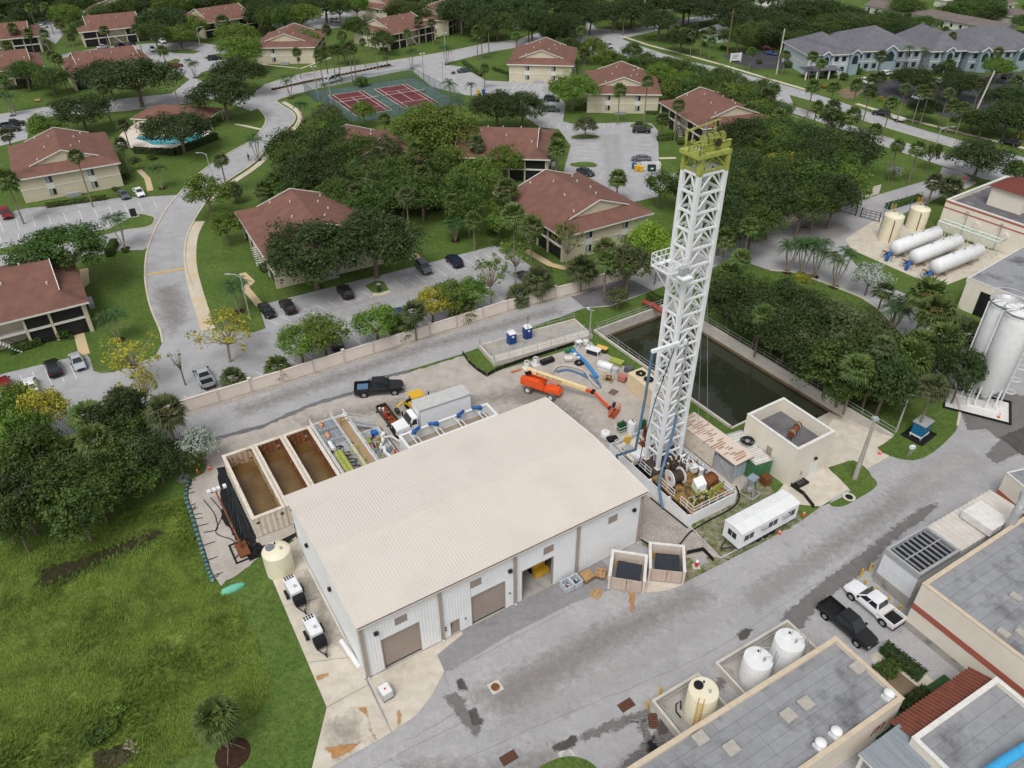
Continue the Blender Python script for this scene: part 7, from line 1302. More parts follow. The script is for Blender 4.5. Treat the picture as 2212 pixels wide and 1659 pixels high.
# ================================================================ HOUSING ESTATE, COURTS, OFFICES
shingle=mat('red_brown_shingle',srgb(126,91,79),.9,srgb(110,78,69),.5,bump=.4,bscale=5,stain=srgb(90,68,61),st_scale=.16,st_lo=.56,st_hi=.74);condo_w=mat('condo_stucco',srgb(206,197,174),.85,srgb(198,188,164),.4,stain=srgb(180,168,142),st_scale=.35,st_lo=.64,st_hi=.88);trimw=mat('house_trim',srgb(226,224,214),.7)
def make_condo():
 t=thing('apartment_house','','house');hw,hd,ze,s,sl=10.65,12.7,5.5,3.7,.34;zg,zr=ze+s*sl,ze+hw*sl;gx,gy=hw-s,hd-s
 V=[(-hw,-hd,ze),(hw,-hd,ze),(hw,hd,ze),(-hw,hd,ze),(-gx,-gy,zg),(gx,-gy,zg),(gx,gy,zg),(-gx,gy,zg),(0,-gy-.35,zr),(0,gy+.35,zr),(-gx,-gy-.35,zg),(gx,-gy-.35,zg),(gx,gy+.35,zg),(-gx,gy+.35,zg)]
 r_=MB().add(V,[(0,1,5,4),(2,3,7,6),(1,2,6,5),(3,0,4,7),(11,12,9,8),(13,10,8,9),(3,2,1,0)]).obj('roof',shingle,t)
 for y,f in((-gy-.05,1),(gy+.05,-1)):
  MB().add([(-gx,y,zg-.1),(gx,y,zg-.1),(0,y,zr-.12)],[(0,1,2)if f>0 else(2,1,0)]).obj('gablet',condo_w,r_)
  for q in(-1,1):MB().bar((q*gx,y-f*.32,zg+.02),(0,y-f*.32,zr+.02),.12,.2).obj('rake_board',trimw,r_)
 for x,y in((-3,-2),(-1.6,4),(3.4,3),(2.2,-5),(5,7),(-5,-8),(4.2,-.5),(-4.5,8)):zz=zr-abs(x)*sl;MB().cyl((x,y,zz-.05),(x,y,zz+.4),.13,8).obj('vent_pipe',cap_w,r_,True)
 for x in(-hw,hw-.08):MB().box(x,x+.08,-hd,hd,ze-.32,ze-.003).obj('fascia',trimw,t)
 for y in(-hd,hd-.08):MB().box(-hw+.08,hw-.08,y,y+.08,ze-.32,ze-.003).obj('fascia',trimw,t)
 X,Y=hw-.7,hd-.7;MB().box(-X+1.7,X-1.7,-Y+.3,Y-.3,0,ze-.01).obj('core_wall',condo_w,t)
 for f in(-1,1):
  y=f*Y;MB().box(-X,X,min(y,y-f*.3),max(y,y-f*.3),0,ze-.02).obj('end_wall',condo_w,t);yo=y+f*.01
  MB().box(-X-.02,X+.02,min(yo,yo+f*.05),max(yo,yo+f*.05),2.65,2.85).obj('floor_band',trimw,t)
  for x in(-X*.42,X*.42):
   pn=MB().box(x-.75,x+.75,min(yo,yo+f*.04),max(yo,yo+f*.04),.7,4.95).obj('window_panel',trimw,t)
   for z in(.8,3.55):
    w_=MB().box(x-.68,x+.68,min(yo+f*.04,yo+f*.08),max(yo+f*.04,yo+f*.08),z,z+1.35).obj('window',glass_d,t);MB().box(x-.04,x+.04,min(yo+f*.08,yo+f*.1),max(yo+f*.08,yo+f*.1),z,z+1.35).obj('mullion',trimw,w_);MB().box(x-.68,x-.04,min(yo+f*.082,yo+f*.09),max(yo+f*.082,yo+f*.09),z+.05,z+1.3).obj('blind',mat('window_blind',srgb(150,158,164),.5),w_)
  xs=f*X
  for k,(y0,y1)in enumerate(((-Y+.6,-Y+5),(-Y+5.4,-Y+8.6),(Y-8.6,Y-5.4),(Y-5,Y-.6))):
   for z in(.15,2.95):MB().box(min(xs-f*.25,xs-f*.3),max(xs-f*.25,xs-f*.3),y0,y1,z,z+2.35).obj('porch_screen',screen_m,t);MB().box(min(xs-f*.18,xs-f*.24),max(xs-f*.18,xs-f*.24),y0,y1,z+.85,z+.95).obj('porch_rail',dark_m,t)
  for y in(-Y+.42,-Y+5.2,-Y+8.8,Y-8.8,Y-5.2,Y-.42):MB().box(min(xs,xs-f*.3),max(xs,xs-f*.3),y-.18,y+.18,0,ze-.02).obj('porch_post',condo_w,t)
  MB().box(min(xs-f*.01,xs-f*1.7),max(xs-f*.01,xs-f*1.7),-Y+.6,Y-.6,2.6,2.9).obj('porch_slab',trimw,t)
  for k in range(9):MB().box(min(xs-f*.3,xs+f*.9),max(xs-f*.3,xs+f*.9),-1.6+k*.3,-1.3+k*.3,.1+k*.3,.2+k*.3).obj('stair_tread',cap_w,t)
  for q in(-.35,.9):MB().bar((xs+f*q,-1.6,.9),(xs+f*q,1.2,3.8),.06).obj('stair_rail',dark_m,t)
 MB().box(-X*.2,X*.1,-Y-1.3,-Y-.4,0,.85).obj('air_conditioner',galv,t)
 return t
CONDO=remember(make_condo());first=True
for fl,fr,br,bl,mode,lb in(((38,385),(261,352),(228,284),(5,316),'F','beside the swimming pool'),((-125,735),(101,675),(83,553),(-140,600),'S','cut by the left edge above the parked silver sedan'),((581,568),(830,512),(738,408),(502,456),'F','behind the two big dark oaks at the wall car park'),((1199,509),(1440,458),(1248,371),(1054,415),'F','just left of the drilling mast'),((1091,136),(1240,140),(1252,102),(1113,101),'F','nearest the avenue behind the tennis car park'),((1274,200),(1423,203),(1414,155),(1263,152),'F','with two tall palms before its wall above the right car park'),((1509,278),(1680,255),(1583,205),(1418,219),'F','directly behind the lime green crown of the mast'),((945,340),(1187,343),(1207,279),(975,272),'S','left of the right car park with dark screened porches'),((745,372),(884,340),(822,285),(685,312),'F','almost hidden in trees below the tennis courts'),((583,104),(672,112),(690,66),(569,60),'F','left of the palm row above the street'),((840,79),(910,55),(865,30),(787,61),'S','with screened porches above the median palms'),((897,39),(948,47),(990,18),(925,12),'F','behind the screened house right of the top car park'),((790,8),(835,22),(900,4),(850,-10),'F','at the top edge behind the top car park'),((177,74),(319,60),(282,30),(184,42),'S','with wide balconies facing the upper left car park'),((146,162),(338,139),(292,100),(130,124),'S','behind the tall umbrella trees near the pool'),((-90,100),(90,85),(69,49),(-60,60),'S','at the left edge below the far left lot'),((-90,165),(72,146),(60,112),(-70,130),'S','at the left edge above the lawn and street'),((197,24),(320,28),(300,-4),(188,-6),'F','at the top left behind the balconied house'),((405,20),(530,6),(490,-18),(380,-8),'S','at the top edge with a dark porch'),((450,59),(536,38),(498,8),(402,32),'S','right of the round trees on the upper left car park'),((-60,28),(30,20),(20,-6),(-50,0),'S','in the top left corner')):
 c,a,w,d=rect([fl,fr,br,bl],5.6)
 if mode=='S':a+=math.pi/2
 lab='cream brown roofed house '+lb
 if first:CONDO.location=c;CONDO.rotation_euler=(0,0,a);CONDO['label']=lab;o=CONDO;first=False
 else:o=dup(CONDO,c,a,lab)
 o['group']='apartment houses of the estate'
 # pool and pavilion
c,a,w,d=rect([(290,252),(452,254),(466,238),(326,222)],3.4);t=thing('pool_pavilion','open pavilion with red brown hip roof behind the swimming pool','pavilion',c,a);w,d=max(w,18),12
MB().add([(-w/2,-d/2,3),(w/2,-d/2,3),(w/2,d/2,3),(-w/2,d/2,3),(-w*.2,0,5.2),(w*.2,0,5.2)],[(0,1,5,4),(1,2,5),(2,3,4,5),(3,0,4),(3,2,1,0)]).obj('roof',shingle,t);MB().ring(-w/2-.05,w/2+.05,-d/2-.05,d/2+.05,.1,2.75,2.997).obj('fascia',trimw,t);MB().box(-w/4,w/4,-d/4,d/3,0,2.9).obj('core_wall',condo_w,t)
for x in(-w/2+.6,-w/6,w/6,w/2-.6):
 for y in(-d/2+.6,d/2-.6):MB().cbox(x,y,0,.35,.35,2.9).obj('post',condo_w,t)
pd_=sheet('pool_deck',[(245,308),(265,285),(300,262),(350,258),(455,262),(462,280),(430,305),(370,322),(320,326),(275,318)],.02,conc_l if False else mat('pale_deck',srgb(226,214,200),.8,srgb(214,202,188),.5,world=True))
pool=sheet('pool_water',[(288,300),(312,292),(330,298),(380,290),(440,288),(432,302),(380,312),(330,314),(318,308)],.03,mat('pool_blue',srgb(84,178,190),.1,srgb(70,160,176),.4,spec=.6,world=True))
strip('pool_coping',smooth([(288,300),(312,292),(330,298),(380,290),(440,288),(432,302),(380,312),(330,314),(318,308),(288,300)],False,2),.4,.02,cap_w,h=.06)
# tennis courts
court_g,court_r=ground_mat('court_green',[srgb(92,112,104),srgb(78,98,92),srgb(70,86,82)],[.15,.6],rough=.8,bump=0),ground_mat('court_red',[srgb(112,58,60),srgb(100,52,55)],[.3],rough=.8,bump=0)
tcs=[(Vector((-32.06,241.1,0)),.510),(Vector((-44.85,233.9,0)),.517)];ta_=.513;tcm=(tcs[0][0]+tcs[1][0])/2;TM=Matrix.Rotation(ta_,3,'Z');fx,fy=18.2,18.4
sheet('tennis_surface',[tcm+TM @ Vector(v)for v in((-fx,-fy,0),(fx,-fy,0),(fx,fy,0),(-fx,fy,0))],.01,court_g,world=True)
for k,(c,a)in enumerate(tcs):
 M2=Matrix.Rotation(a,3,'Z');tw=lambda x,y:c+M2 @ Vector((x,y,0));HX,HY,SX,SV=5.485,11.885,4.115,6.4
 cr=sheet('tennis_court',[tw(-HX,-HY),tw(HX,-HY),tw(HX,HY),tw(-HX,HY)],.018,court_r,world=True)
 for p,q in(((-HX,-HY),(HX,-HY)),((-HX,HY),(HX,HY)),((-HX,-HY),(-HX,HY)),((HX,-HY),(HX,HY)),((-SX,-HY),(-SX,HY)),((SX,-HY),(SX,HY)),((-SX,-SV),(SX,-SV)),((-SX,SV),(SX,SV)),((0,-SV),(0,SV))):strip('court_line',[tw(*p),tw(*q)],.16,.024,paint_m,cr,world=True)
 t=thing('tennis_net','tennis net on the %s court'%('right','left')[k],'net',c,a);[MB().cyl((s*6.4,0,0),(s*6.4,0,1.1),.05,8).obj('post',dark_m,t)for s in(-1,1)];MB().box(-6.4,6.4,-.02,.02,.98,1.07).obj('tape',white_p,t)
 for z in range(6):MB().box(-6.4,6.4,-.006,.006,.1+z*.15,.115+z*.15).obj('cord',dark_m,t)
 for z in range(22):MB().box(-6.3+z*.6,-6.285+z*.6,-.006,.006,.05,.98).obj('cord',dark_m,t)
t=thing('court_fence','tall green chain link fence round the two tennis courts','fence',tcm,ta_);fm=mat('fence_green',srgb(70,98,88),.6)
mesh_m=bpy.data.materials.new('chain_link');mesh_m.use_nodes=True;_n=mesh_m.node_tree;_b=_n.nodes['Principled BSDF'];_b.inputs['Base Color'].default_value=(*srgb(80,110,98),1);_b.inputs['Alpha'].default_value=.28
C4=[(-fx,-fy),(fx,-fy),(fx,fy),(-fx,fy)]
for i in range(4):
 p,q=Vector((*C4[i],0)),Vector((*C4[(i+1)%4],0));n=9;mp=MB().add([p,q,q+Vector((0,0,3)),p+Vector((0,0,3))],[(0,1,2,3)]).obj('mesh_panel',mesh_m,t)
 for k in range(n):r_=p.lerp(q,k/n);MB().cyl(r_,r_+Vector((0,0,3.05)),.05,6).obj('post',fm,t)
 MB().cyl(p+Vector((0,0,3)),q+Vector((0,0,3)),.04,6).obj('top_rail',fm,t)
for x,y,yt,lb in((687,213,143,'left rear'),(716,224,165,'left front'),(916,176,115,'right rear'),(957,180,138,'right side'),(962,118,70,'far lawn')):
 t,h=pole(x,y,yt,'floodlight pole of the tennis courts, %s one'%lb,galv,.1,name='floodlight_pole');MB().rbox(0,0,h,1.4,.12,.1,.3).obj('cross_arm',galv,t);[MB().rbox(s*.55,s*.17,h-.25,.45,.3,.3,.3).obj('floodlight',white_p,t)for s in(-1,1)]
 # office block
off_w,off_l,slate=mat('office_blue_grey',srgb(150,166,174),.8,srgb(138,154,162),.5),mat('office_pale',srgb(196,208,214),.8,srgb(184,197,204),.5),mat('slate_shingle',srgb(112,112,118),.9,srgb(98,98,104),.5,bump=.3,bscale=4)
def hip(t,x0,x1,y0,y1,z,rise,m=slate):
 w,d=x1-x0,y1-y0;k=min(w,d)/2;ym=(y0+y1)/2;xm=(x0+x1)/2;a_,b_=((x0+k,ym),(x1-k,ym))if w>=d else((xm,y0+k),(xm,y1-k))
 V=[(x0,y0,z),(x1,y0,z),(x1,y1,z),(x0,y1,z),(*a_,z+rise),(*b_,z+rise)]
 r_=MB().add(V,[(0,1,5,4),(1,2,5),(2,3,4,5),(3,0,4),(3,2,1,0)]if w>=d else[(0,1,4),(1,2,5,4),(2,3,5),(3,0,4,5),(3,2,1,0)]).obj('roof',m,t);MB().ring(x0-.03,x1+.03,y0-.03,y1+.03,.1,z-.3,z-.003).obj('fascia',trimw,t);return r_
Po=g(1733,145);Pq=g(2190,160);ao=ang(g(1800,170,0),g(2150,158,0));Po=g(1752,166)
t=thing('office_block','long two storey blue grey office block with slate hip roofs and gabled dormers','office',Po,ao);OL=(g(2290,158)-Po).length
for x0,x1,y0,y1,rz_,m_ in((-2,16,1,22,4.6,off_l),(15,40,4,30,5.2,off_w),(40,52,1,26,4.8,off_w),(52,OL,-1,26,5.4,off_w)):
 MB().box(x0+.7,x1-.7,y0+.7,y1-.7,0,6.4).obj('walls',m_,t);hip(t,x0,x1,y0,y1,6.4,rz_)
 MB().box(x0+.68,x1-.68,y0+.62,y0+.69,3.,3.25).obj('floor_band',trimw,t);n=max(2,int((x1-x0)/3))
 for k in range(n):
  x=x0+1.4+(x1-x0-2.8)*(k+.5)/n
  for z in(.9,4.1):w_=MB().box(x-.65,x+.65,y0+.6,y0+.69,z,z+1.5).obj('window',glass_d,t);MB().ring(x-.75,x+.75,y0+.55,y0+.62,.02,z-.1,z+1.6).obj('frame',trimw,w_)if False else MB().box(x-.75,x+.75,y0+.58,y0+.6,z-.12,z-.02).obj('sill',trimw,w_)
  MB().box(x+.95,x+1.15,y0+.4,y0+.69,0,6.3).obj('pilaster',off_l,t)
 MB().box(x0+.69,x0+.64,y0+3,y1-3,3.,3.25).obj('floor_band',trimw,t)
for x,y,w_ in((4,.9,2.6),(14,1.4,3),(27,3.6,4.4),(46,.8,3),(57,-1.2,3.2),(70,-1.2,3)):
 MB().box(x-w_/2,x+w_/2,y-.9,y+1,0,6.5).obj('bay',off_w,t);dz=w_*.42
 MB().add([(x-w_/2-.4,y-1.3,6.5),(x+w_/2+.4,y-1.3,6.5),(x,y-1.3,6.5+dz),(x-w_/2-.4,y+4.5,6.5),(x+w_/2+.4,y+4.5,6.5),(x,y+4.5,6.5+dz)],[(0,2,5,3),(2,1,4,5)]).obj('dormer_roof',slate,t);MB().add([(x-w_/2,y-.9,6.5),(x+w_/2,y-.9,6.5),(x,y-.9,6.5+dz*.9)],[(0,1,2)]).obj('dormer_gable',off_w,t)
 for s in(-1,1):MB().bar((x+s*(w_/2+.4),y-1.32,6.48),(x,y-1.32,6.5+dz),.12,.3).obj('rake_board',white_p,t)
 pts=[(x-w_*.3+w_*.6*i/8,5.3+math.sin(math.pi*i/8)*w_*.28)for i in range(9)];wd_=MB().add([(p,y-.92,z)for p,z in[(x-w_*.3,3.4)]+pts+[(x+w_*.3,3.4)]],[tuple(range(11))[::-1]if False else tuple(range(11))]).obj('arched_window',glass_d,t);[MB().box(x-w_*.3+w_*.2*q-.03,x-w_*.3+w_*.2*q+.03,y-.96,y-.93,3.4,5.6).obj('mullion',mat('teal_frame',srgb(60,110,104),.5),wd_)for q in range(4)]
MB().box(-4,8,-4,1.5,2.7,2.95).obj('porch_roof',slate,t);[MB().cbox(x,-3.6,0,.4,.4,2.7).obj('porch_post',trimw,t)for x in(-3.6,0,4,7.6)]
# long white row and small houses far back
A,B=g(1868,16,2),g(2160,72,2);t=thing('row_house','very long white terrace with brown grey roof behind the office block','terrace',(A.x,A.y,0),ang(A,B));L=(B-A).length;grr=mat('brown_grey_roof',srgb(120,110,106),.9,srgb(104,95,92),.5)
MB().box(0,L,.5,9.5,0,3).obj('walls',mat('row_white',srgb(228,226,222),.8),t);MB().add([(-.5,-.3,3),(L+.5,-.3,3),(L+.5,5,5),(-.5,5,5),(L+.5,10.3,3),(-.5,10.3,3)],[(0,1,2,3),(3,2,4,5),(1,4,2),(0,3,5),(5,4,1,0)]).obj('roof',grr,t)
for k in range(int(L/4)):MB().box(1.5+k*4,2.5+k*4,.44,.49,.9 if k%3 else .1,2.2).obj('window' if k%3 else 'door',screen_m,t)
for x,y,a_,m_,w,d,lb in((2150,22,.5,grr,12,9,'grey roofed cottage at the top right corner'),(2180,48,.5,grr,10,8,'white walled cottage below the grey roofed one, top right'),(1660,10,.2,slate,10,8,'pale house among trees behind the avenue'),(2040,14,.4,mat('pale_roof',srgb(210,206,200),.8),7,6,'small pale roofed hut behind the long terrace'),(1548,86,.45,slate,10,9,'pale teal kiosk with grey pyramid roof by the dark lot'),(1445,20,.3,condo_w,12,8,'cream house half hidden behind the roadside wood'),(1714,66,.3,slate,9,7,'pale grey hut under trees left of the office block')):
 t=thing('small_house',lb,'house',g(x,y),a_);MB().box(-w/2,w/2,-d/2,d/2,0,3.2).obj('walls',mat('pale_teal',srgb(190,216,220),.8)if 'teal' in lb else trimw,t);hip(t,-w/2-.5,w/2+.5,-d/2-.5,d/2+.5,3.2,2.4,m_)
 for q in(-w/4,w/4):w_=MB().box(q-.6,q+.6,-d/2-.04,-d/2-.003,1,2.2).obj('window',glass_d,t)
 MB().box(-.5,.5,-d/2-.05,-d/2-.003,0,2.1).obj('door',taupe,t)
 # signs, bins, street lamps, utility poles and lines
t=thing('sign_board','white sign board at the avenue corner of the dark lot','sign',g(1588,134),.25);MB().box(-1.9,1.9,-.15,.15,.5,2.9).obj('panel',white_p,t);[MB().cbox(x,0,0,.3,.35,3.).obj('post',white_p,t)for x in(-1.9,1.9)];[MB().box(-1.4,.9-.3*k,-.17,-.151,2.2-.5*k,2.45-.5*k).obj('text_bar',mat('sign_grey',srgb(150,160,164),.6),t)for k in range(3)]
t=thing('bin_store','white three sided bin screen beside the yellow bins','bin store',g(1405,368),0);MB().box(-2.2,2.2,.8,.95,0,1.8).obj('back',white_p,t);[MB().box(x,x+.12,-.8,.8,0,1.8).obj('side',white_p,t)for x in(-2.2,2.08)]
t=thing('green_dumpster','dark green dumpster inside the white bin screen','dumpster',g(1407,369),0);MB().box(-.9,.9,-.6,.6,.15,1.25).obj('bin',mat('dumpster_green',srgb(34,66,50),.5),t,bev=.05);MB().box(-.95,.95,-.65,.65,1.25,1.33).obj('lid',blk,t);MB().box(-.3,.3,-.64,-.602,.6,.95).obj('plate',white_p,t)
for x,y,m_,lb in((1374,369,yel,'yellow wheeled bin left of the white bin screen, left one'),(1384,371,yel,'yellow wheeled bin left of the white bin screen, right one'),(1369,364,blue_m,'blue wheeled bin beside the yellow bins'),(1033,204,yel,'yellow bin below the tennis car park'),(1045,203,blue_m,'blue bin below the tennis car park'),(1075,202,mat('grey_bin_m',srgb(90,98,106),.5),'grey bin below the tennis car park')):
 t=thing('wheeled_bin',lb,'bin',g(x,y),0);MB().add([(-.42,-.4,.1),(.42,-.4,.1),(.42,.4,.1),(-.42,.4,.1),(-.52,-.5,1.2),(.52,-.5,1.2),(.52,.5,1.25),(-.52,.5,1.25)],[(3,2,1,0),(0,1,5,4),(1,2,6,5),(2,3,7,6),(3,0,4,7),(4,5,6,7)]).obj('bin',m_,t);MB().box(-.54,.54,-.54,.54,1.25,1.32).obj('lid',m_,t);[MB().cyl((x_,.45,.12),(x_+.08,.45,.12),.12,8).obj('wheel',blk,t)for x_ in(-.4,.32)]
t=thing('mail_box','dark mail cabinet on a pale slab on the left grass island','mail box',g(290,468),.4);MB().cbox(0,0,0,2.,1.,.12).obj('slab',conc_l,t);MB().cbox(0,0,.12,1.2,.5,1.6).obj('cabinet',dark_m,t)
t=thing('mail_box','dark post box on the small grass island of the wall car park','mail box',g(819,630),.3);MB().cbox(0,0,.1,.5,.45,1.3).obj('cabinet',dark_m,t);MB().cbox(0,0,1.4,.55,.5,.12).obj('cap',galv,t)
for x,y,yt,a_,lb in((540,686,595,180,'lamp post at the left end of the wall car park'),(455,372,332,180,'lamp post on the curving street beside the pool'),(143,0,0,0,''),(1912,420,0,0,''),(2020,318,276,0,'lamp post standing in the avenue median'),(696,62,20,20,'twin lamp post on the top car park'),(437,118,60,10,'lamp post on the upper left grass island')):
 if lb:pole(x,y,yt,lb,galv,.08,(R(a_),1.6 if a_ else 2.6),'street_lamp','lamp')
UP=[]
for x,y,yt,lb in((1388,62,-60,'tall concrete power pole at the avenue crossing'),(1677,160,62,'tall concrete power pole before the office block'),(2095,268,155,'leaning concrete power pole at the right of the avenue'),(1290,52,-70,'dark wooden power pole at the top near the crossing'),(1142,92,20,'thin power pole behind the cream house near the avenue'),(1570,118,20,'slim wooden pole near the white sign board')):
 t,h=pole(x,y,yt,lb,conc_l if 'concrete' in lb else woodd,.18,lean=(2.4,1)if 'leaning' in lb else(0,0));MB().rbox(0,0,h-1.2,3,.12,.12,.5).obj('cross_arm',woodd,t);UP.append(t.location+Vector((2.4,1,h-1)if 'leaning' in lb else(0,0,h-1)))
for k,(i,j)in enumerate(((3,0),(0,1),(1,2))):
 for o,nm in((-1.2,'left'),(0,'middle'),(1.2,'right')):
  a,b=UP[i]+Vector((o,0,0)),UP[j]+Vector((o,0,0));pts=[a.lerp(b,q/10)-Vector((0,0,1.6*(1-(2*q/10-1)**2)))for q in range(11)];q=MB().tube(pts,.035,4).obj('power_line',dark_m);tag(q,'%s power line on the %s span along the avenue'%(nm,('top','middle','right hand')[k]),'power line','power lines along the avenue')
b=UP[2]+Vector((50,-25,-1));q=MB().tube([UP[2].lerp(b,k/8)-Vector((0,0,1.2*(1-(2*k/8-1)**2)))for k in range(9)],.035,4).obj('power_line',dark_m);tag(q,'power line leaving the leaning pole to the right edge','power line','power lines along the avenue')
t=thing('stop_sign','red stop sign at the plant drive near the avenue','sign',g(2078,405),R(200));MB().cyl((0,0,0),(0,0,2.2),.04,6).obj('post',galv,t);MB().cyl((0,-.02,2.1),(0,.02,2.1),.42,8).obj('plate',red_m,t)
link('lettering',text_mesh('STOP',.3,white_p),t).matrix_local=Matrix.Translation((-.36,-.03,2.0)) @ Matrix.Rotation(R(90),4,'X')
t=thing('garden_bench','small wooden bench on the lawn at the left','bench',g(82,220),.3);MB().box(-.7,.7,-.2,.2,.4,.46).obj('seat',wood,t);MB().box(-.7,.7,.2,.26,.46,.85).obj('backrest',wood,t);[MB().box(x,x+.06,-.18,.2,0,.4).obj('leg',woodd,t)for x in(-.6,.54)]
A,B=g(1915,455),g(1990,430);t=thing('chain_fence','grey chain link fence behind the hedge along the plant drive','fence',A,ang(A,B));L=(B-A).length;MB().add([(0,0,0),(L,0,0),(L,0,1.8),(0,0,1.8)],[(0,1,2,3)]).obj('mesh_panel',mesh_m,t);[MB().cyl((k*L/7,0,0),(k*L/7,0,1.85),.04,6).obj('post',galv,t)for k in range(8)]
# ================================================================ VEGETATION
def leaf_mat(name,c1,c2,c3):
 m=bpy.data.materials.new(name);m.use_nodes=True;t=m.node_tree;n=t.nodes;L=t.links.new;b=n['Principled BSDF'];b.inputs['Roughness'].default_value=.55;b.inputs['Specular IOR Level'].default_value=.25
 ge=n.new('ShaderNodeNewGeometry');oi=n.new('ShaderNodeObjectInfo');nz=n.new('ShaderNodeTexNoise');nz.inputs['Scale'].default_value=.45;L(ge.outputs['Position'],nz.inputs['Vector'])
 a=n.new('ShaderNodeMix');a.data_type='RGBA';a.inputs[6].default_value=(*c1,1);a.inputs[7].default_value=(*c2,1);L(ge.outputs['Random Per Island'],a.inputs[0])
 mr=n.new('ShaderNodeMapRange');mr.inputs[1].default_value=.45;mr.inputs[2].default_value=.75;L(nz.outputs[0],mr.inputs[0])
 q=n.new('ShaderNodeMix');q.data_type='RGBA';L(mr.outputs[0],q.inputs[0]);L(a.outputs[2],q.inputs[6]);q.inputs[7].default_value=(*c3,1)
 h=n.new('ShaderNodeHueSaturation');v=n.new('ShaderNodeMapRange');v.inputs[3].default_value=.82;v.inputs[4].default_value=1.2;L(oi.outputs['Random'],v.inputs[0]);L(v.outputs[0],h.inputs['Value']);L(q.outputs[2],h.inputs['Color'])
 v2=n.new('ShaderNodeMapRange');v2.inputs[3].default_value=.485;v2.inputs[4].default_value=.515;L(oi.outputs['Random'],v2.inputs[0]);L(v2.outputs[0],h.inputs['Hue']);L(h.outputs[0],b.inputs['Base Color'])
 tr=n.new('ShaderNodeBsdfTranslucent');L(h.outputs[0],tr.inputs[0]);mx=n.new('ShaderNodeMixShader');mx.inputs[0].default_value=.22;L(b.outputs[0],mx.inputs[1]);L(tr.outputs[0],mx.inputs[2]);L(mx.outputs[0],n['Material Output'].inputs[0]);return m
LM=dict(dark=leaf_mat('oak_leaf',srgb(52,68,35),srgb(73,90,46),srgb(47,65,32)),mid=leaf_mat('green_leaf',srgb(66,88,39),srgb(91,111,50),srgb(58,81,36)),bright=leaf_mat('bright_leaf',srgb(88,112,43),srgb(117,139,57),srgb(76,101,40)),lime=leaf_mat('lime_leaf',srgb(116,144,44),srgb(140,166,58),srgb(100,130,40)),yellow=leaf_mat('yellow_leaf',srgb(146,142,54),srgb(176,164,66),srgb(120,130,50)),olive=leaf_mat('olive_leaf',srgb(84,95,58),srgb(106,116,76),srgb(74,87,53)),silver=leaf_mat('silver_leaf',srgb(146,156,142),srgb(172,180,168),srgb(130,142,126)),palm=leaf_mat('palm_frond',srgb(79,101,50),srgb(116,131,74),srgb(71,92,44)),fern=leaf_mat('feather_frond',srgb(56,84,46),srgb(82,112,62),srgb(52,78,42)),pine=leaf_mat('pine_needle',srgb(62,96,40),srgb(84,118,52),srgb(56,88,36)))
bark=mat('grey_bark',srgb(128,116,102),.9,srgb(98,88,78),3,bump=.4);palmbark=mat('palm_bark',srgb(140,128,112),.9,srgb(112,100,86),4,bump=.4);paleb=mat('pale_bark',srgb(168,158,142),.9,srgb(140,130,116),3)
def build_crown(rng,r,h,zc,ncl,nl,leaf,rc,flat=.0,shell=.55):
 """leaf faces spread through clumps; returns leaf mesh builder and clump centres"""
 m=MB();cl=[]
 while len(cl)<ncl:
  v=Vector((rng.gauss(0,1),rng.gauss(0,1),rng.gauss(0,1))).normalized();k=rng.uniform(shell,1)**.6
  if v.z<-.45:continue
  lob=1.04+.24*math.sin(3*math.atan2(v.y,v.x)+ncl)+.1*math.sin(5*math.atan2(v.y,v.x)+1.7*ncl)
  p=Vector((v.x*k*(r-rc*.6)*lob,v.y*k*(r-rc*.6)*lob,zc+v.z*k*(h-rc*.6)+(rng.uniform(-.5,.5)*flat)));cl.append((p,rc*rng.uniform(.55,1.4)))
 for p,q in cl:
  for _ in range(nl):
   v=Vector((rng.gauss(0,1),rng.gauss(0,1),rng.gauss(.35,1))).normalized();c=p+Vector((v.x*q,v.y*q,v.z*q*.72))*rng.uniform(.55,1.08)
   nn=(v+Vector((rng.gauss(0,.5),rng.gauss(0,.5),rng.gauss(.4,.5)))).normalized();a=nn.orthogonal().normalized();b=nn.cross(a);t=rng.uniform(0,6.28);a,b=a*math.cos(t)+b*math.sin(t),b*math.cos(t)-a*math.sin(t);s=leaf*rng.uniform(.45,1.6)
   m.add([c-a*s,c-b*s*.5,c+a*s,c+b*s*.5],[(0,1,2,3)])
 return m,cl
def build_trunk(rng,H,zc,cl,r0,nb):
 m=MB();top=Vector((rng.uniform(-.3,.3),rng.uniform(-.3,.3),zc*.62));m.tube([(0,0,-.2),(top.x*.4,top.y*.4,top.z*.5),top],r0,8,r0*.7)
 for p,q in rng.sample(cl,min(nb,len(cl))):mid=top.lerp(p,.5)+Vector((0,0,.1*H*rng.uniform(-.3,.5)));m.tube([top-Vector((0,0,.3)),mid,p],r0*.42,5,r0*.1)
 return m
PROTO={}
def proto(key,r,H,ncl,nl,leaf,rc,tr=.25,nb=14,seeds=2,**k):
 for s in range(seeds):
  rng=random.Random(hash(key)%97 if False else len(key)*31+s*7);zc=H*k.get('zf',.62);h=H*k.get('hf',.38)
  cm,cl=build_crown(rng,r,h,zc,ncl,nl,leaf,rc,shell=k.get('shell',.5));PROTO[key,s]=(cm.mesh('crown',LM['mid']),build_trunk(rng,H,zc,cl,tr,nb).mesh('trunk',k.get('bark',bark),True),r,H)
proto('big',6.5,11,105,105,.2,1.7,.38,22,3);proto('med',4,8,62,80,.18,1.15,.24,16,3);proto('small',2.2,5,26,75,.15,.75,.14,10,2)
proto('sparse',3.8,9,34,26,.2,.8,.18,34,2,bark=paleb,shell=.3);proto('bare',2.,7,10,7,.17,.5,.16,10,1,shell=.2);proto('flat',6,13,120,120,.17,1.5,.42,26,1,zf=.64,hf=.3)
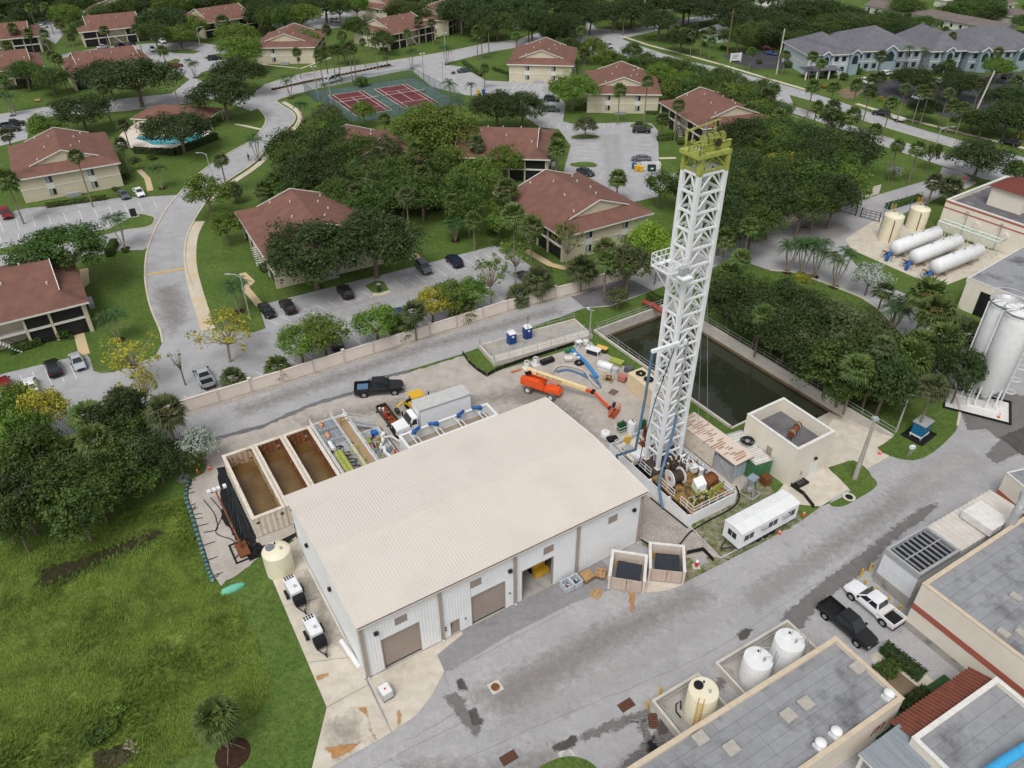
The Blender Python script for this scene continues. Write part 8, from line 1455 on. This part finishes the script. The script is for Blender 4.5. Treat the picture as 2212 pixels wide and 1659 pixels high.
LMK=[('the tennis courts',835,245),('the swimming pool',365,300),('the white pressure vessels',2025,540),('the white silos',2115,780),('the dark pond',1560,760),('the drilling mast',1470,600),('the pump house',1710,960),('the slate roofed office block',1950,110),('the yellow speed bump',360,587),('the right car park',1320,320),('the wall car park',800,650),('the black entrance gate',1850,465),('the white minibus',722,165),('the upper left car park',430,120),('the silver sedan',170,787),('the open steel tanks',570,1050),('the cream plastic tank',605,1195),('the white sign board',1587,130),('the trailer on the avenue',1940,262),('the filter hall',2120,450),('the house left of the mast',1250,440),('the house beside the pool',150,350),('the house behind the dark oaks',660,480),('the top car park',700,48),('the avenue crossing',1300,75),('the long white terrace',2010,45),('the left car park',180,470),('the black pickup on gravel',817,838),('the balconied house',250,65),('the porched house at the right lot',1080,310)]
GREEN=[]  # (object, what it is, category, image position)
ORD=['nearest','second nearest','third nearest','fourth nearest','fifth nearest','sixth nearest','seventh nearest','eighth nearest','ninth nearest','tenth nearest','eleventh nearest','twelfth nearest','thirteenth nearest','fourteenth nearest','fifteenth nearest','sixteenth nearest','seventeenth nearest','eighteenth nearest']
def label_green():
 cells={}
 for o,what,cat,x,y,grp in GREEN:
  nm,lx,ly=min(LMK,key=lambda q:(q[1]-x)**2+((q[2]-y)*1.6)**2);dx,dy=x-lx,(y-ly)*1.6
  side=('left of ' if dx<0 else 'right of ')if abs(dx)>abs(dy)else('behind ' if dy<0 else 'in front of ');cells.setdefault((what,side+nm),[]).append((dx*dx+dy*dy,o,cat,grp))
 for(what,place),L in cells.items():
  L.sort(key=lambda q:q[0])
  for i,(d_,o,cat,grp)in enumerate(L):tag(o,what+' '+place+(', '+ORD[i]if len(L)>1 and i<18 else ''),cat,grp)
def tree(key,col,x,y,rpx,H,what):
 s=random.randrange(3)
 while(key,s)not in PROTO:s-=1
 cm,tm,r0,H0=PROTO[key,s];P=g(x,y,H*.62);r=rpx*mpp(P);o=thing('tree','','',(P.x,P.y,0),random.uniform(0,6.28));r*=1.1;o.scale=(r/r0*random.uniform(.9,1.1),r/r0,H/H0);c=link('crown',cm,o);c.material_slots[0].link='OBJECT';c.material_slots[0].material=LM[col];link('trunk',tm,o);GREEN.append((o,what,'tree',x,y,'trees of the estate'))
D,M_,B_,O_,Y_='dark leaved oak','leafy green tree','bright green tree','olive green tree','yellow leaved tree'
for col,what,L in(('dark',D,[(289,164,72,14),(230,162,48,12),(174,238,60,10),(384,276,74,10),(479,200,62,12),(512,154,52,11),(358,41,42,13),(671,540,102,12),(804,517,98,12),(676,371,72,11),(1073,230,56,10),(1130,230,48,10),(996,26,55,13),(1035,15,45,12),(1194,59,42,10),(1123,20,48,12),(1327,26,48,12),(1276,31,36,12),(1366,20,45,12),(1425,46,42,11),(564,31,38,12),(612,15,40,12),(1722,23,56,12),(1671,51,40,10),(1973,169,45,8),(2081,179,50,8),(2178,212,50,9),(2183,250,46,9),(2119,338,66,9),(1825,320,78,11),(1640,380,58,11),(1600,450,52,10),(1580,650,52,8),(1640,685,62,8),(1705,715,72,9),(1770,765,62,8),(1840,800,56,8),(1697,655,66,9),(256,899,66,9),(38,1075,66,9),(1600,300,62,12),(2030,765,44,9),(2085,800,40,9),(2045,154,30,8),(700,5,50,13),(1230,52,38,10),(1240,0,60,12),(1160,5,60,12),(470,0,45,12),(90,0,60,12),(20,15,50,12),(330,0,50,12),(1560,20,60,12),(1620,35,50,11),(1480,10,50,12),(1700,60,40,10),(1780,20,50,11),(1820,50,45,9)]),('mid',M_,[(1560,610,38,6),(1612,622,42,7),(1740,660,50,8),(1820,830,44,6),(1880,830,48,7),(1940,800,46,8),(659,310,76,11),(843,384,66,11),(774,333,52,12),(51,154,38,9),(108,169,38,8),(771,56,30,10),(868,20,34,11),(1799,51,52,9),(1863,51,42,8),(1914,40,40,8),(1727,84,36,8),(1430,143,40,8),(1466,148,38,8),(1399,133,25,8),(1555,164,28,8),(1583,179,36,8),(1622,198,40,8),(1652,192,32,8),(1527,174,26,8),(1368,110,22,8),(1596,77,35,9),(1647,67,40,9),(1697,282,58,9),(1750,360,56,10),(1580,384,56,10),(1430,399,32,8),(1786,384,42,9),(1661,420,44,9),(77,985,74,10),(128,1044,68,9),(166,1100,74,8),(26,1125,52,8),(205,1070,46,7),(1799,785,64,9),(868,422,36,8),(820,425,40,8),(720,430,45,9),(1804,259,30,7),(2014,330,20,7),(2199,371,26,7),(230,23,32,9),(1700,330,55,10),(1880,50,40,8),(1650,250,40,8),(2132,15,40,9),(2080,20,40,8),(1950,55,36,7),(1960,12,40,8),(2100,80,32,7),(2190,90,44,8),(2000,80,30,6),(1500,158,28,8),(620,395,45,8),(15,60,36,9),(180,60,26,8),(780,425,36,8)]),('bright',B_,[(445,412,42,10),(486,484,32,7),(90,271,35,8),(525,107,44,12),(512,74,40,10),(387,74,32,8),(143,33,30,11),(422,54,24,10),(648,33,40,12),(651,82,33,9),(786,238,24,7),(948,276,78,14),(891,261,35,9),(1091,343,45,8),(1240,189,54,10),(1281,102,30,9),(1455,189,32,8),(1620,320,50,10),(810,694,48,6.5),(645,735,46,7),(697,717,50,7),(1022,627,38,6.5),(973,637,42,6.5),(2158,143,32,8),(989,384,28,7),(943,371,22,7),(320,1031,26,4),(15,900,46,9),(45,935,50,9),(920,240,24,7)]),('lime','vivid lime green tree',[(1394,517,48,9),(1420,560,24,8)]),('yellow',Y_,[(87,883,48,9),(932,653,40,6.5),(1710,364,52,9),(1740,400,36,8)]),('olive',O_,[(707,243,28,6),(1266,269,24,6),(1353,566,48,10),(1825,714,58,9),(1876,745,58,9),(384,985,38,5),(294,980,50,7),(840,330,40,11),(770,390,36,9),(1860,790,50,8),(1335,640,26,4)]),('silver','silver leaved tree',[(1881,596,32,6),(430,957,36,6),(1932,369,14,4)])):
 for x,y,r,H in L:
  k='big' if r*mpp(g(x,y))>4.9 else('med' if r*mpp(g(x,y))>2.7 else 'small');tree(k,col,x,y,r,H,what)
def wood(pts,n,kinds,what=None,rr=(26,40),hh=(8,11)):
 xs,ys=[p[0]for p in pts],[p[1]for p in pts];done=[];tries=0
 while len(done)<n and tries<900:
  tries+=1;x,y=random.uniform(min(xs),max(xs)),random.uniform(min(ys),max(ys));c=False;j=len(pts)-1
  for i in range(len(pts)):
   a,b=pts[i],pts[j];j=i
   if(a[1]>y)!=(b[1]>y)and x<(b[0]-a[0])*(y-a[1])/(b[1]-a[1])+a[0]:c=not c
  if not c or any((x-u)**2+((y-v)*1.7)**2<(rr[0]*.9)**2 for u,v in done):continue
  done.append((x,y));col=random.choice(kinds)
  if col=='palm':palm(x,y,random.uniform(6,9),random.uniform(.9,1.2));continue
  r=random.uniform(*rr)*(.75 if y<40 else 1);tree('big' if r*mpp(g(x,y))>4.9 else('med' if r*mpp(g(x,y))>2.7 else 'small'),col,x,y,r,random.uniform(*hh),{'dark':D,'mid':M_,'bright':B_,'olive':O_}[col])
def woods():
 wood([(850,-12),(1270,-12),(1260,40),(1180,66),(1060,62),(960,40),(860,30)],22,['dark','dark','mid','palm'],None,(30,44),(10,13));wood([(1300,118),(1420,160),(1560,190),(1710,240),(1700,275),(1600,235),(1480,200),(1430,150),(1320,140)],26,['mid','mid','palm','bright'],None,(24,34),(7,9))
 wood([(1560,290),(1690,270),(1830,330),(1880,395),(1800,430),(1700,460),(1600,490),(1530,470)],30,['dark','mid','mid','bright'],None,(40,58),(9,12));wood([(1290,-5),(1660,-12),(1640,30),(1480,44),(1400,40),(1330,45)],14,['dark','dark','mid','palm'],None,(30,46),(10,12));wood([(1440,60),(1700,30),(1880,20),(1830,70),(1700,100),(1640,95),(1560,75),(1470,90)],14,['dark','mid','palm'],None,(28,40),(8,10))
 wood([(1880,20),(2212,95),(2230,140),(2080,95),(1900,60)],12,['mid','mid','dark','palm'],None,(26,36),(6,8));wood([(1940,-10),(2240,-10),(2240,60),(2100,40)],8,['mid','dark','palm'],None,(28,38),(6,8));wood([(-10,880),(60,840),(120,880),(330,920),(400,985),(330,1010),(220,1110),(100,1150),(-10,1150)],9,['mid','bright','dark','mid'],None,(44,62),(7,9))
 wood([(600,380),(740,385),(900,350),(930,430),(800,440),(640,400)],12,['mid','dark','bright','palm'],None,(34,48),(8,10));wood([(540,-10),(850,-10),(700,25),(640,36),(560,55)],9,['dark','mid','bright'],None,(30,42),(11,13));wood([(-10,-10),(540,-10),(540,14),(330,22),(180,20),(100,34),(-10,40)],14,['dark','dark','mid','bright','palm'],None,(30,42),(10,12));wood([(-5,36),(60,48),(180,40),(180,100),(125,112),(90,100),(0,112)],5,['mid','palm','palm'],None,(22,30),(7,9))
 wood([(330,24),(400,60),(330,92),(310,60)],3,['dark','mid'],None,(28,36),(9,11));wood([(1630,640),(1780,660),(1900,720),(2060,810),(2040,850),(1940,840),(1800,790),(1660,720)],15,['dark','mid','olive','palm'],None,(48,64),(8,10));wood([(1930,222),(2080,262),(2212,290),(2230,200),(2150,200),(2150,255),(2030,232)],6,['dark','mid','palm'],None,(26,38),(6,8));wood([(1130,430),(1060,440),(1000,480),(1060,520),(1150,500)],3,['palm','mid','bright'],None,(22,30),(5,7));wood([(1230,560),(1330,540),(1400,560),(1330,600),(1240,615)],3,['palm','olive','palm'],None,(24,32),(5,7));wood([(1490,330),(1560,330),(1580,400),(1530,450),(1480,430)],4,['mid','bright','dark'],None,(36,46),(8,10));wood([(690,70),(800,60),(850,90),(760,120),(690,120)],4,['palm','mid','palm'],None,(22,28),(7,9));wood([(1120,60),(1200,40),(1260,80),(1270,130),(1200,100)],4,['dark','mid','palm'],None,(26,34),(8,10))
tree('flat','pine',134,540,92,12,'umbrella shaped pine')
for x,y,r,H in((479,714,66,9),(284,765,62,9),(1112,550,36,9),(1225,517,32,11),(1060,591,42,9),(300,830,40,8)):tree('sparse','yellow' if x<500 else 'bright',x,y,r,H,'thin sparse yellowing tree' if x<500 else 'thin sparse light green tree')
for x,y,r,H in((384,778,22,7),(150,900,24,7),(880,395,26,8)):tree('bare','bright',x,y,r,H,'nearly bare branching tree')
# palms
def fan_crown(rng,n=44,R_=2.1):
 m=MB()
 for i in range(n):
  a=i*2.4+rng.uniform(-.2,.2);el=1.25-1.95*(i/n)+rng.uniform(-.15,.15);d=Vector((math.cos(a)*math.cos(el),math.sin(a)*math.cos(el),math.sin(el)));s=Vector((-math.sin(a),math.cos(a),0));st=d*R_*.42+Vector((0,0,.1));u=s.cross(d)
  for k in range(11):
   t=(k-5)/5*1.25;q=(d*math.cos(t)+s*math.sin(t));ln=R_*.62*(1-.25*abs(t)/1.25)*rng.uniform(.85,1.1);e=st+q*ln+Vector((0,0,-.32*ln*rng.uniform(.5,1.3)));w=s*math.cos(t)-d*math.sin(t);mid=st+q*ln*.55;m.add([st,mid-w*.11,e,mid+w*.11+u*.03],[(0,1,2,3)])
  m.add([(0,0,0),st+s*.02,st-s*.02],[(0,1,2)])
 return m
def feather_crown(rng,n=13,R_=2.3):
 m=MB()
 for i in range(n):
  a=i*2.4+rng.uniform(-.2,.2);el=1.2-1.25*(i/n);d=Vector((math.cos(a),math.sin(a),0));s=Vector((-d.y,d.x,0));P=[]
  for k in range(10):t=k/9;P.append(d*(R_*t*math.cos(el*.8))+Vector((0,0,R_*(math.sin(el)*t-.75*t*t))))
  for k in range(9):
   p,q=P[k],P[k+1];ax=(q-p).normalized();ln=.62*math.sin(math.pi*(.18+.8*k/9))+.08;m.add([p-s*.02,p+s*.02,q],[(0,1,2)])
   for h in(0,.5):
    b=p.lerp(q,h)
    for sg in(-1,1):e=b+s*sg*ln*.85+ax*ln*.45-Vector((0,0,ln*rng.uniform(.25,.6)));m.add([b,b+ax*.09,e],[(0,1,2)if sg>0 else(2,1,0)])
 return m
FAN=[fan_crown(random.Random(k)).mesh('crown',LM['palm'])for k in range(3)];FEA=[feather_crown(random.Random(k)).mesh('crown',LM['fern'])for k in range(2)];PT=MB().tube([(0,0,-.03),(.01,.01,.3),(0,0,.7),(0,0,1)],.17,8,.13).mesh('trunk',palmbark,True);SK=fan_crown(random.Random(9),14,1.1).mesh('dead_fronds',mat('dead_frond',srgb(150,126,88),.9,srgb(120,100,70),2))
def palm(x,y,H,s=1.,what='slim fan palm',crown=FAN):
 P=g(x,y,H);o=thing('palm_tree','','',(P.x,P.y,0),random.uniform(0,6));t=link('trunk',PT,o);t.scale=(1,1,H);c=link('crown',random.choice(crown),o,(0,0,H));s*=random.uniform(.85,1.15);c.scale=(s,s,s*random.uniform(.85,1.15));c.rotation_euler=(random.gauss(0,.14),random.gauss(0,.14),random.uniform(0,6));c.material_slots[0].link='OBJECT';c.material_slots[0].material=LM[random.choice(['palm','palm','olive'])]if crown is FAN else LM['fern']
 if crown is FAN and random.random()<.45:k=link('dead_fronds',SK,o,(0,0,H-.15));k.rotation_euler=(R(180),0,1);k.scale=(s*.8,)*3
 GREEN.append((o,what,'palm',x,y,'palms'))
for x,y,H,*s in((64,18,10),(97,15,10),(153,82,8),(95,74,8),(225,66,9),(294,64,9),(351,110,8),(481,49,7,1.5),(113,123,8),(123,128,9),(8,174,9),(266,271,6),(261,312,7),(164,338,11),(15,392,9,1.2),(15,292,7),(220,195,9),(371,169,10),(476,346,8),(641,113,8),(689,120,9),(702,113,9),(717,110,10),(728,107,10),(753,102,11),(762,105,9),(810,90,9),(705,64,9),(738,77,9),(879,74,7),(932,49,8),(904,46,8),(1030,69,9),(1040,77,8),(1055,56,10),(1046,148,6),(830,258,6),(899,325,10,1.2),(1030,310,8),(1094,410,8,1.2),(571,412,3,1.3),(1339,195,9),(1399,177,12),(1466,228,9),(1432,259,5,1.3),(1203,320,8,1.2),(1204,302,9),(1335,387,5,1.2),(1256,67,8),(1115,79,8),(1458,64,7),(1476,69,7),(1496,77,7),(1519,77,7),(1537,90,6),(1624,113,6),(1757,187,8),(1802,189,8),(1852,184,9),(1881,197,12),(1926,223,10),(1766,230,7),(1799,235,8,1.2),(1843,251,7,1.2),(1891,282,8),(1957,192,9),(1991,197,9),(2009,197,9),(2050,202,9),(2060,230,7),(2083,235,7),(2196,177,8),(2120,180,9),(1884,169,6),(1902,169,6),(1656,212,6,1.5),(1940,315,8),(1984,322,8,1.2),(1756,123,7),(1774,138,7),(1904,123,9),(2050,138,8),(1697,120,6),(1509,28,9),(2019,394,5,1.2),(2055,404,4,1.3),(894,676,5,1.3),(1307,540,5,1.3),(1256,584,4,1.4),(1163,607,3.5,1.4),(1619,491,9,1.2),(1568,517,6,1.3),(1576,596,4,1.4),(1110,468,7,1.3),(1148,491,7,1.3),(1909,630,5,1.2),(2004,642,8,1.6),(2024,676,8,1.6),(2078,722,7,1.6),(1966,778,6,1.5),(1902,785,6,1.4),(1990,740,7,1.4),(2040,735,7,1.5),(358,893,6.5,1.25),(205,955,7,1.3),(154,973,6,1.3),(190,900,5,1.3),(467,1554,4.2,1.15),(503,820,1.5,1.),(265,870,3.5,1.3),(1000,668,1.6,1.2),(870,708,1.6,1.2),(1120,640,1.5,1.2),(505,410,3,1.2),(1600,560,5,1.2),(600,795,1.4,1)):
 palm(x,y,H,*s)
for x,y,H,*s in((700,184,5,.9),(971,180,6,1.6),(1017,182,5,1.),(856,300,4,1.2),(1966,102,8),(1999,107,8),(2007,38,6),(835,125,3,.9),(1937,665,5,1.2)):palm(x,y,H,*(s or[1]),what='single feather palm',crown=FEA)
def cluster(x,y,H,n=3,s=.95):
 P=g(x,y);o=thing('palm_cluster','','',P,random.uniform(0,6));
 for k in range(n):
  a=k*6.28/n+random.uniform(-.3,.3);h=H*random.uniform(.85,1.1);e=Vector((math.cos(a)*h*.22,math.sin(a)*h*.22,h));MB().tube([(0,0,-.1),e*.5+Vector((e.x*.15,e.y*.15,0)),e],.11,7,.08).obj('trunk',paleb,o,True);c=link('crown',random.choice(FEA),o,e);c.scale=(s,)*3
 MB().cyl((0,0,0),(0,0,.06),.9,12).obj('mulch_ring',mulch_m,o);GREEN.append((o,'clump of feather palms','palm',x,y,'palm clumps'))
for x,y,H,*n in((258,735,5),(271,537,6),(517,673,5.5),(351,407,5),(558,346,5.5),(628,212,6),(890,148,6),(965,140,5.5),(656,262,5),(422,168,5),(28,250,6),(1700,588,6,4),(1730,592,6.5,5),(1758,598,6,4),(1802,620,6,4),(1925,719,5,4),(945,452,4,6),(984,520,4.5,7)):cluster(x,y,H,*n)
wood([(570,300),(700,275),(760,285),(760,400),(640,400),(590,350)],12,['mid','bright','dark'],None,(36,50),(9,11));wood([(890,250),(1040,280),(1060,440),(1000,460),(900,420)],11,['bright','mid','palm'],None,(30,44),(8,11));woods()
# shrubs and hedges
_bm,_=build_crown(random.Random(4),1.,.62,.5,24,34,.11,.42,shell=.2);BUSH=_bm.mesh('foliage',LM['mid'])
rng=random.Random(8);_hm=MB()
for _ in range(1500):
 p=Vector((rng.uniform(-2,2),rng.uniform(-.6,.6),rng.uniform(.1,1)));f=rng.randrange(4)
 if f==0:p.z=1+rng.gauss(0,.05)
 elif f==1:p.y=-.6+rng.gauss(0,.05)
 elif f==2:p.y=.6+rng.gauss(0,.05)
 v=Vector((rng.gauss(0,.6),p.y*1.4+rng.gauss(0,.5),.6+rng.gauss(0,.4))).normalized();a=v.orthogonal().normalized();b=v.cross(a);s=rng.uniform(.08,.16);_hm.add([p-a*s,p-b*s*.6,p+a*s,p+b*s*.6],[(0,1,2,3)])
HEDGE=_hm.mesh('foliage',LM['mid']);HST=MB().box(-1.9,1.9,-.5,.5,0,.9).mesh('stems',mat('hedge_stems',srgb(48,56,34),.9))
def bush(x,y,r,col='mid',what='rounded green shrub'):
 o=thing('shrub','','',g(x,y),random.uniform(0,6));o.scale=(r,r,r*random.uniform(.8,1.1));c=link('foliage',BUSH,o);c.material_slots[0].link='OBJECT';c.material_slots[0].material=LM[col];GREEN.append((o,what,'shrub',x,y,'shrubs'))
def hedge(x0,y0,x1,y1,h=1.,col='mid',w=1.):
 A,B=g(x0,y0),g(x1,y1);o=thing('hedge','','',(A+B)/2,ang(A,B));o.scale=((B-A).length/4,w,h)
 for nm,me in(('foliage',HEDGE),('stems',HST)):
  c=link(nm,me,o)
  if nm=='foliage':c.material_slots[0].link='OBJECT';c.material_slots[0].material=LM[col]
 GREEN.append((o,{'mid':'clipped green hedge','yellow':'yellow green hedge','dark':'dark clipped hedge'}[col],'hedge',(x0+x1)/2,(y0+y1)/2,'hedges'))
for q in((100,448,230,430,.8),(290,330,380,335,1.4,'dark'),(380,335,470,300,1.6,'dark'),(1097,170,1180,174,.8),(1240,238,1270,238,.9),(1395,245,1420,247,.9),(20,765,90,742,1.2),(236,556,250,528,1.3),(1715,604,1750,610,1.2,'yellow'),(565,588,605,572,1.2),(200,1060,330,1015,1.2,'dark'),(820,109,845,108,1),(1420,305,1460,300,1.1),(870,95,915,92,.8),(1915,452,1985,432,1.2),(1905,1402,1990,1468,1.,'dark'),(1940,1540,2000,1500,.9,'dark'),(1065,150,1130,172,.8),(1000,135,1040,165,.8),(1400,645,1432,660,1.2),(10,195,70,188,1,'dark'),(640,130,660,128,1),(330,990,440,960,1.5,'dark'),(1540,292,1580,288,1.1)):hedge(*q)
for x,y,r,*c in((138,728,1.6),(113,615,1.7),(113,660,.8,'yellow'),(271,545,.7),(784,186,2.6),(692,230,1.2,'lime'),(1381,275,1.6,'dark'),(1917,1455,1.25),(1352,238,1.1),(430,225,1.2,'yellow'),(250,412,.9),(1470,312,1.2),(600,590,1.2),(1175,590,1.3),(1290,590,1.5),(1060,505,1.5),(1075,530,1.3),(980,160,.8),(1850,160,2),(1700,145,1.8),(1790,165,2.2),(1820,172,1.8),(1870,180,1.6),(1780,190,1.4,'yellow'),(1900,218,1.2,'yellow'),(1940,225,1.3),(2010,245,1.2),(2060,262,1.2),(2200,300,1.6,'yellow'),(1520,100,1.5),(1560,108,1.4),(1640,138,1.3),(330,345,1.2),(290,350,1.4,'olive'),(275,385,1.1),(640,560,1.3),(460,860,1.,'bright'),(345,880,1.2),(250,1540,1.0,'bright'),(210,1600,1.1),(240,1580,.9,'bright')):bush(x,y,r,*c)
for k in range(34):
 t_=k/33;P=g(590+t_*250,194-t_*52.5,.1);o=thing('bedding_plant','','',P,k);o.scale=(.55,.55,.55);c=link('foliage',BUSH,o);c.material_slots[0].link='OBJECT';c.material_slots[0].material=MT.setdefault('red_leaf',leaf_mat('red_leaf',srgb(96,58,48),srgb(130,84,66),srgb(84,80,52)))if k%4 else LM['mid'];tag(o,'low red leaved bedding plant in the long street median','plant','bedding plants in the street median')
for x,y,r in((1545,655,1.6),(1575,690,1.3),(1610,715,1.5),(1650,740,1.3),(1690,765,1.6),(1730,790,1.4),(1770,815,1.5),(1810,838,1.3),(1850,862,1.5),(1885,885,1.2),(1560,630,1.8),(1620,680,1.6),(1700,740,1.8)):bush(x,y,r,random.choice(['mid','olive','dark']),'wild shrub on the pond bank')
label_green()
# mulch ring and stakes of the lone palm, stones, puddle
P=g(503,1628);t=thing('mulch_bed','round dark mulch bed with three wooden stakes under the lone palm','mulch bed',P);MB().lathe([(1.5,-.02),(1.45,.06),(.8,.12),(.05,.14)],20).obj('mulch',mulch_m,t,True);[MB().bar((1.1*math.cos(a),1.1*math.sin(a),0),(.15*math.cos(a),.15*math.sin(a),1.6),.07).obj('stake',woodd,t)for a in(.4,2.5,4.6)]
sheet('meadow',[(-120,1250),(0,1175),(120,1150),(250,1110),(400,1068),(425,1150),(450,1262),(520,1310),(560,1390),(585,1480),(560,1540),(470,1600),(380,1640),(300,1760),(-100,1800)],-.012,meadow_m,rough_edge=.5)
ground_mat('marsh_mud',[srgb(74,66,48),srgb(54,50,38)],[.8],rough=.35,bump=.2,spec=.5);st_marsh=stain_mat('marsh_stain',srgb(62,58,40),srgb(48,46,34),.4,.4,.35,.75)
for pts in([(80,1232),(200,1195),(330,1140),(360,1150),(240,1215),(160,1252),(90,1270)],):stain('wet_ground',pts,-.004,st_marsh,1.4,.4)
sheet('puddle',[(200,1625),(250,1610),(290,1622),(290,1645),(230,1660),(205,1650)],.0,MT['marsh_mud'],rough_edge=.3)
for k in range(14):b_=MB().lathe([(.03,0),(.2,.04),(.22,.12),(.1,.2),(.01,.21)],7).obj('stone',mat('field_stone',srgb(150,136,118),.9,srgb(120,108,94),3),None);b_.location=g(283+random.gauss(0,9),1612+random.gauss(0,7));b_.scale=(random.uniform(.5,.9),random.uniform(.4,.8),.7);b_.rotation_euler=(0,0,k);tag(b_,'pale rounded stone beside the small puddle in the meadow','stone','stones by the puddle')
# tall meadow grass: far too many blades to count
rng=random.Random(12);poly=[g(x,y)for x,y in((-60,1200),(0,1180),(120,1155),(250,1115),(400,1075),(425,1155),(448,1262),(520,1315),(555,1390),(580,1480),(555,1535),(470,1592),(380,1632),(300,1700),(-60,1760))]
def inside(p):
 c=False;j=len(poly)-1
 for i in range(len(poly)):
  a,b=poly[i],poly[j]
  if(a.y>p.y)!=(b.y>p.y)and p.x<(b.x-a.x)*(p.y-a.y)/(b.y-a.y)+a.x:c=not c
  j=i
 return c
from mathutils import noise as mnoise
x0,x1,y0,y1=min(p.x for p in poly),max(p.x for p in poly),min(p.y for p in poly),max(p.y for p in poly);gm_=MB();cnt=0
while cnt<26000:
 p=Vector((rng.uniform(x0,x1),rng.uniform(y0,y1),0))
 if not inside(p):continue
 cnt+=1;d=mnoise.noise(p*.16)*.5+.5;d2=mnoise.noise(p*.5+Vector((9,3,0)))*.5+.5
 u_,w_=pr(p);k_=abs((w_-1245)+(u_-100)*.375)
 if d2<.28 or k_<30 and 40<u_<380 and rng.random()>k_/34:continue
 h=.12+.55*d*d2;lean=mnoise.noise(p*.1+Vector((40,0,0)))*3+1.
 for q in range(3):
  a=lean+rng.gauss(0,.7);o=p+Vector((rng.gauss(0,.1),rng.gauss(0,.1),-.02));w=Vector((-math.sin(a),math.cos(a),0))*.035;t_=Vector((math.cos(a)*h*.7,math.sin(a)*h*.7,h*rng.uniform(.7,1.2)));gm_.add([o-w,o+w,o+t_],[(0,1,2)])
tg=gm_.obj('tall_grass',leaf_mat('grass_blade',srgb(98,124,44),srgb(138,154,70),srgb(76,98,38)));tag(tg,'tall wind blown meadow grass left of the warehouse','grass',None,'stuff')
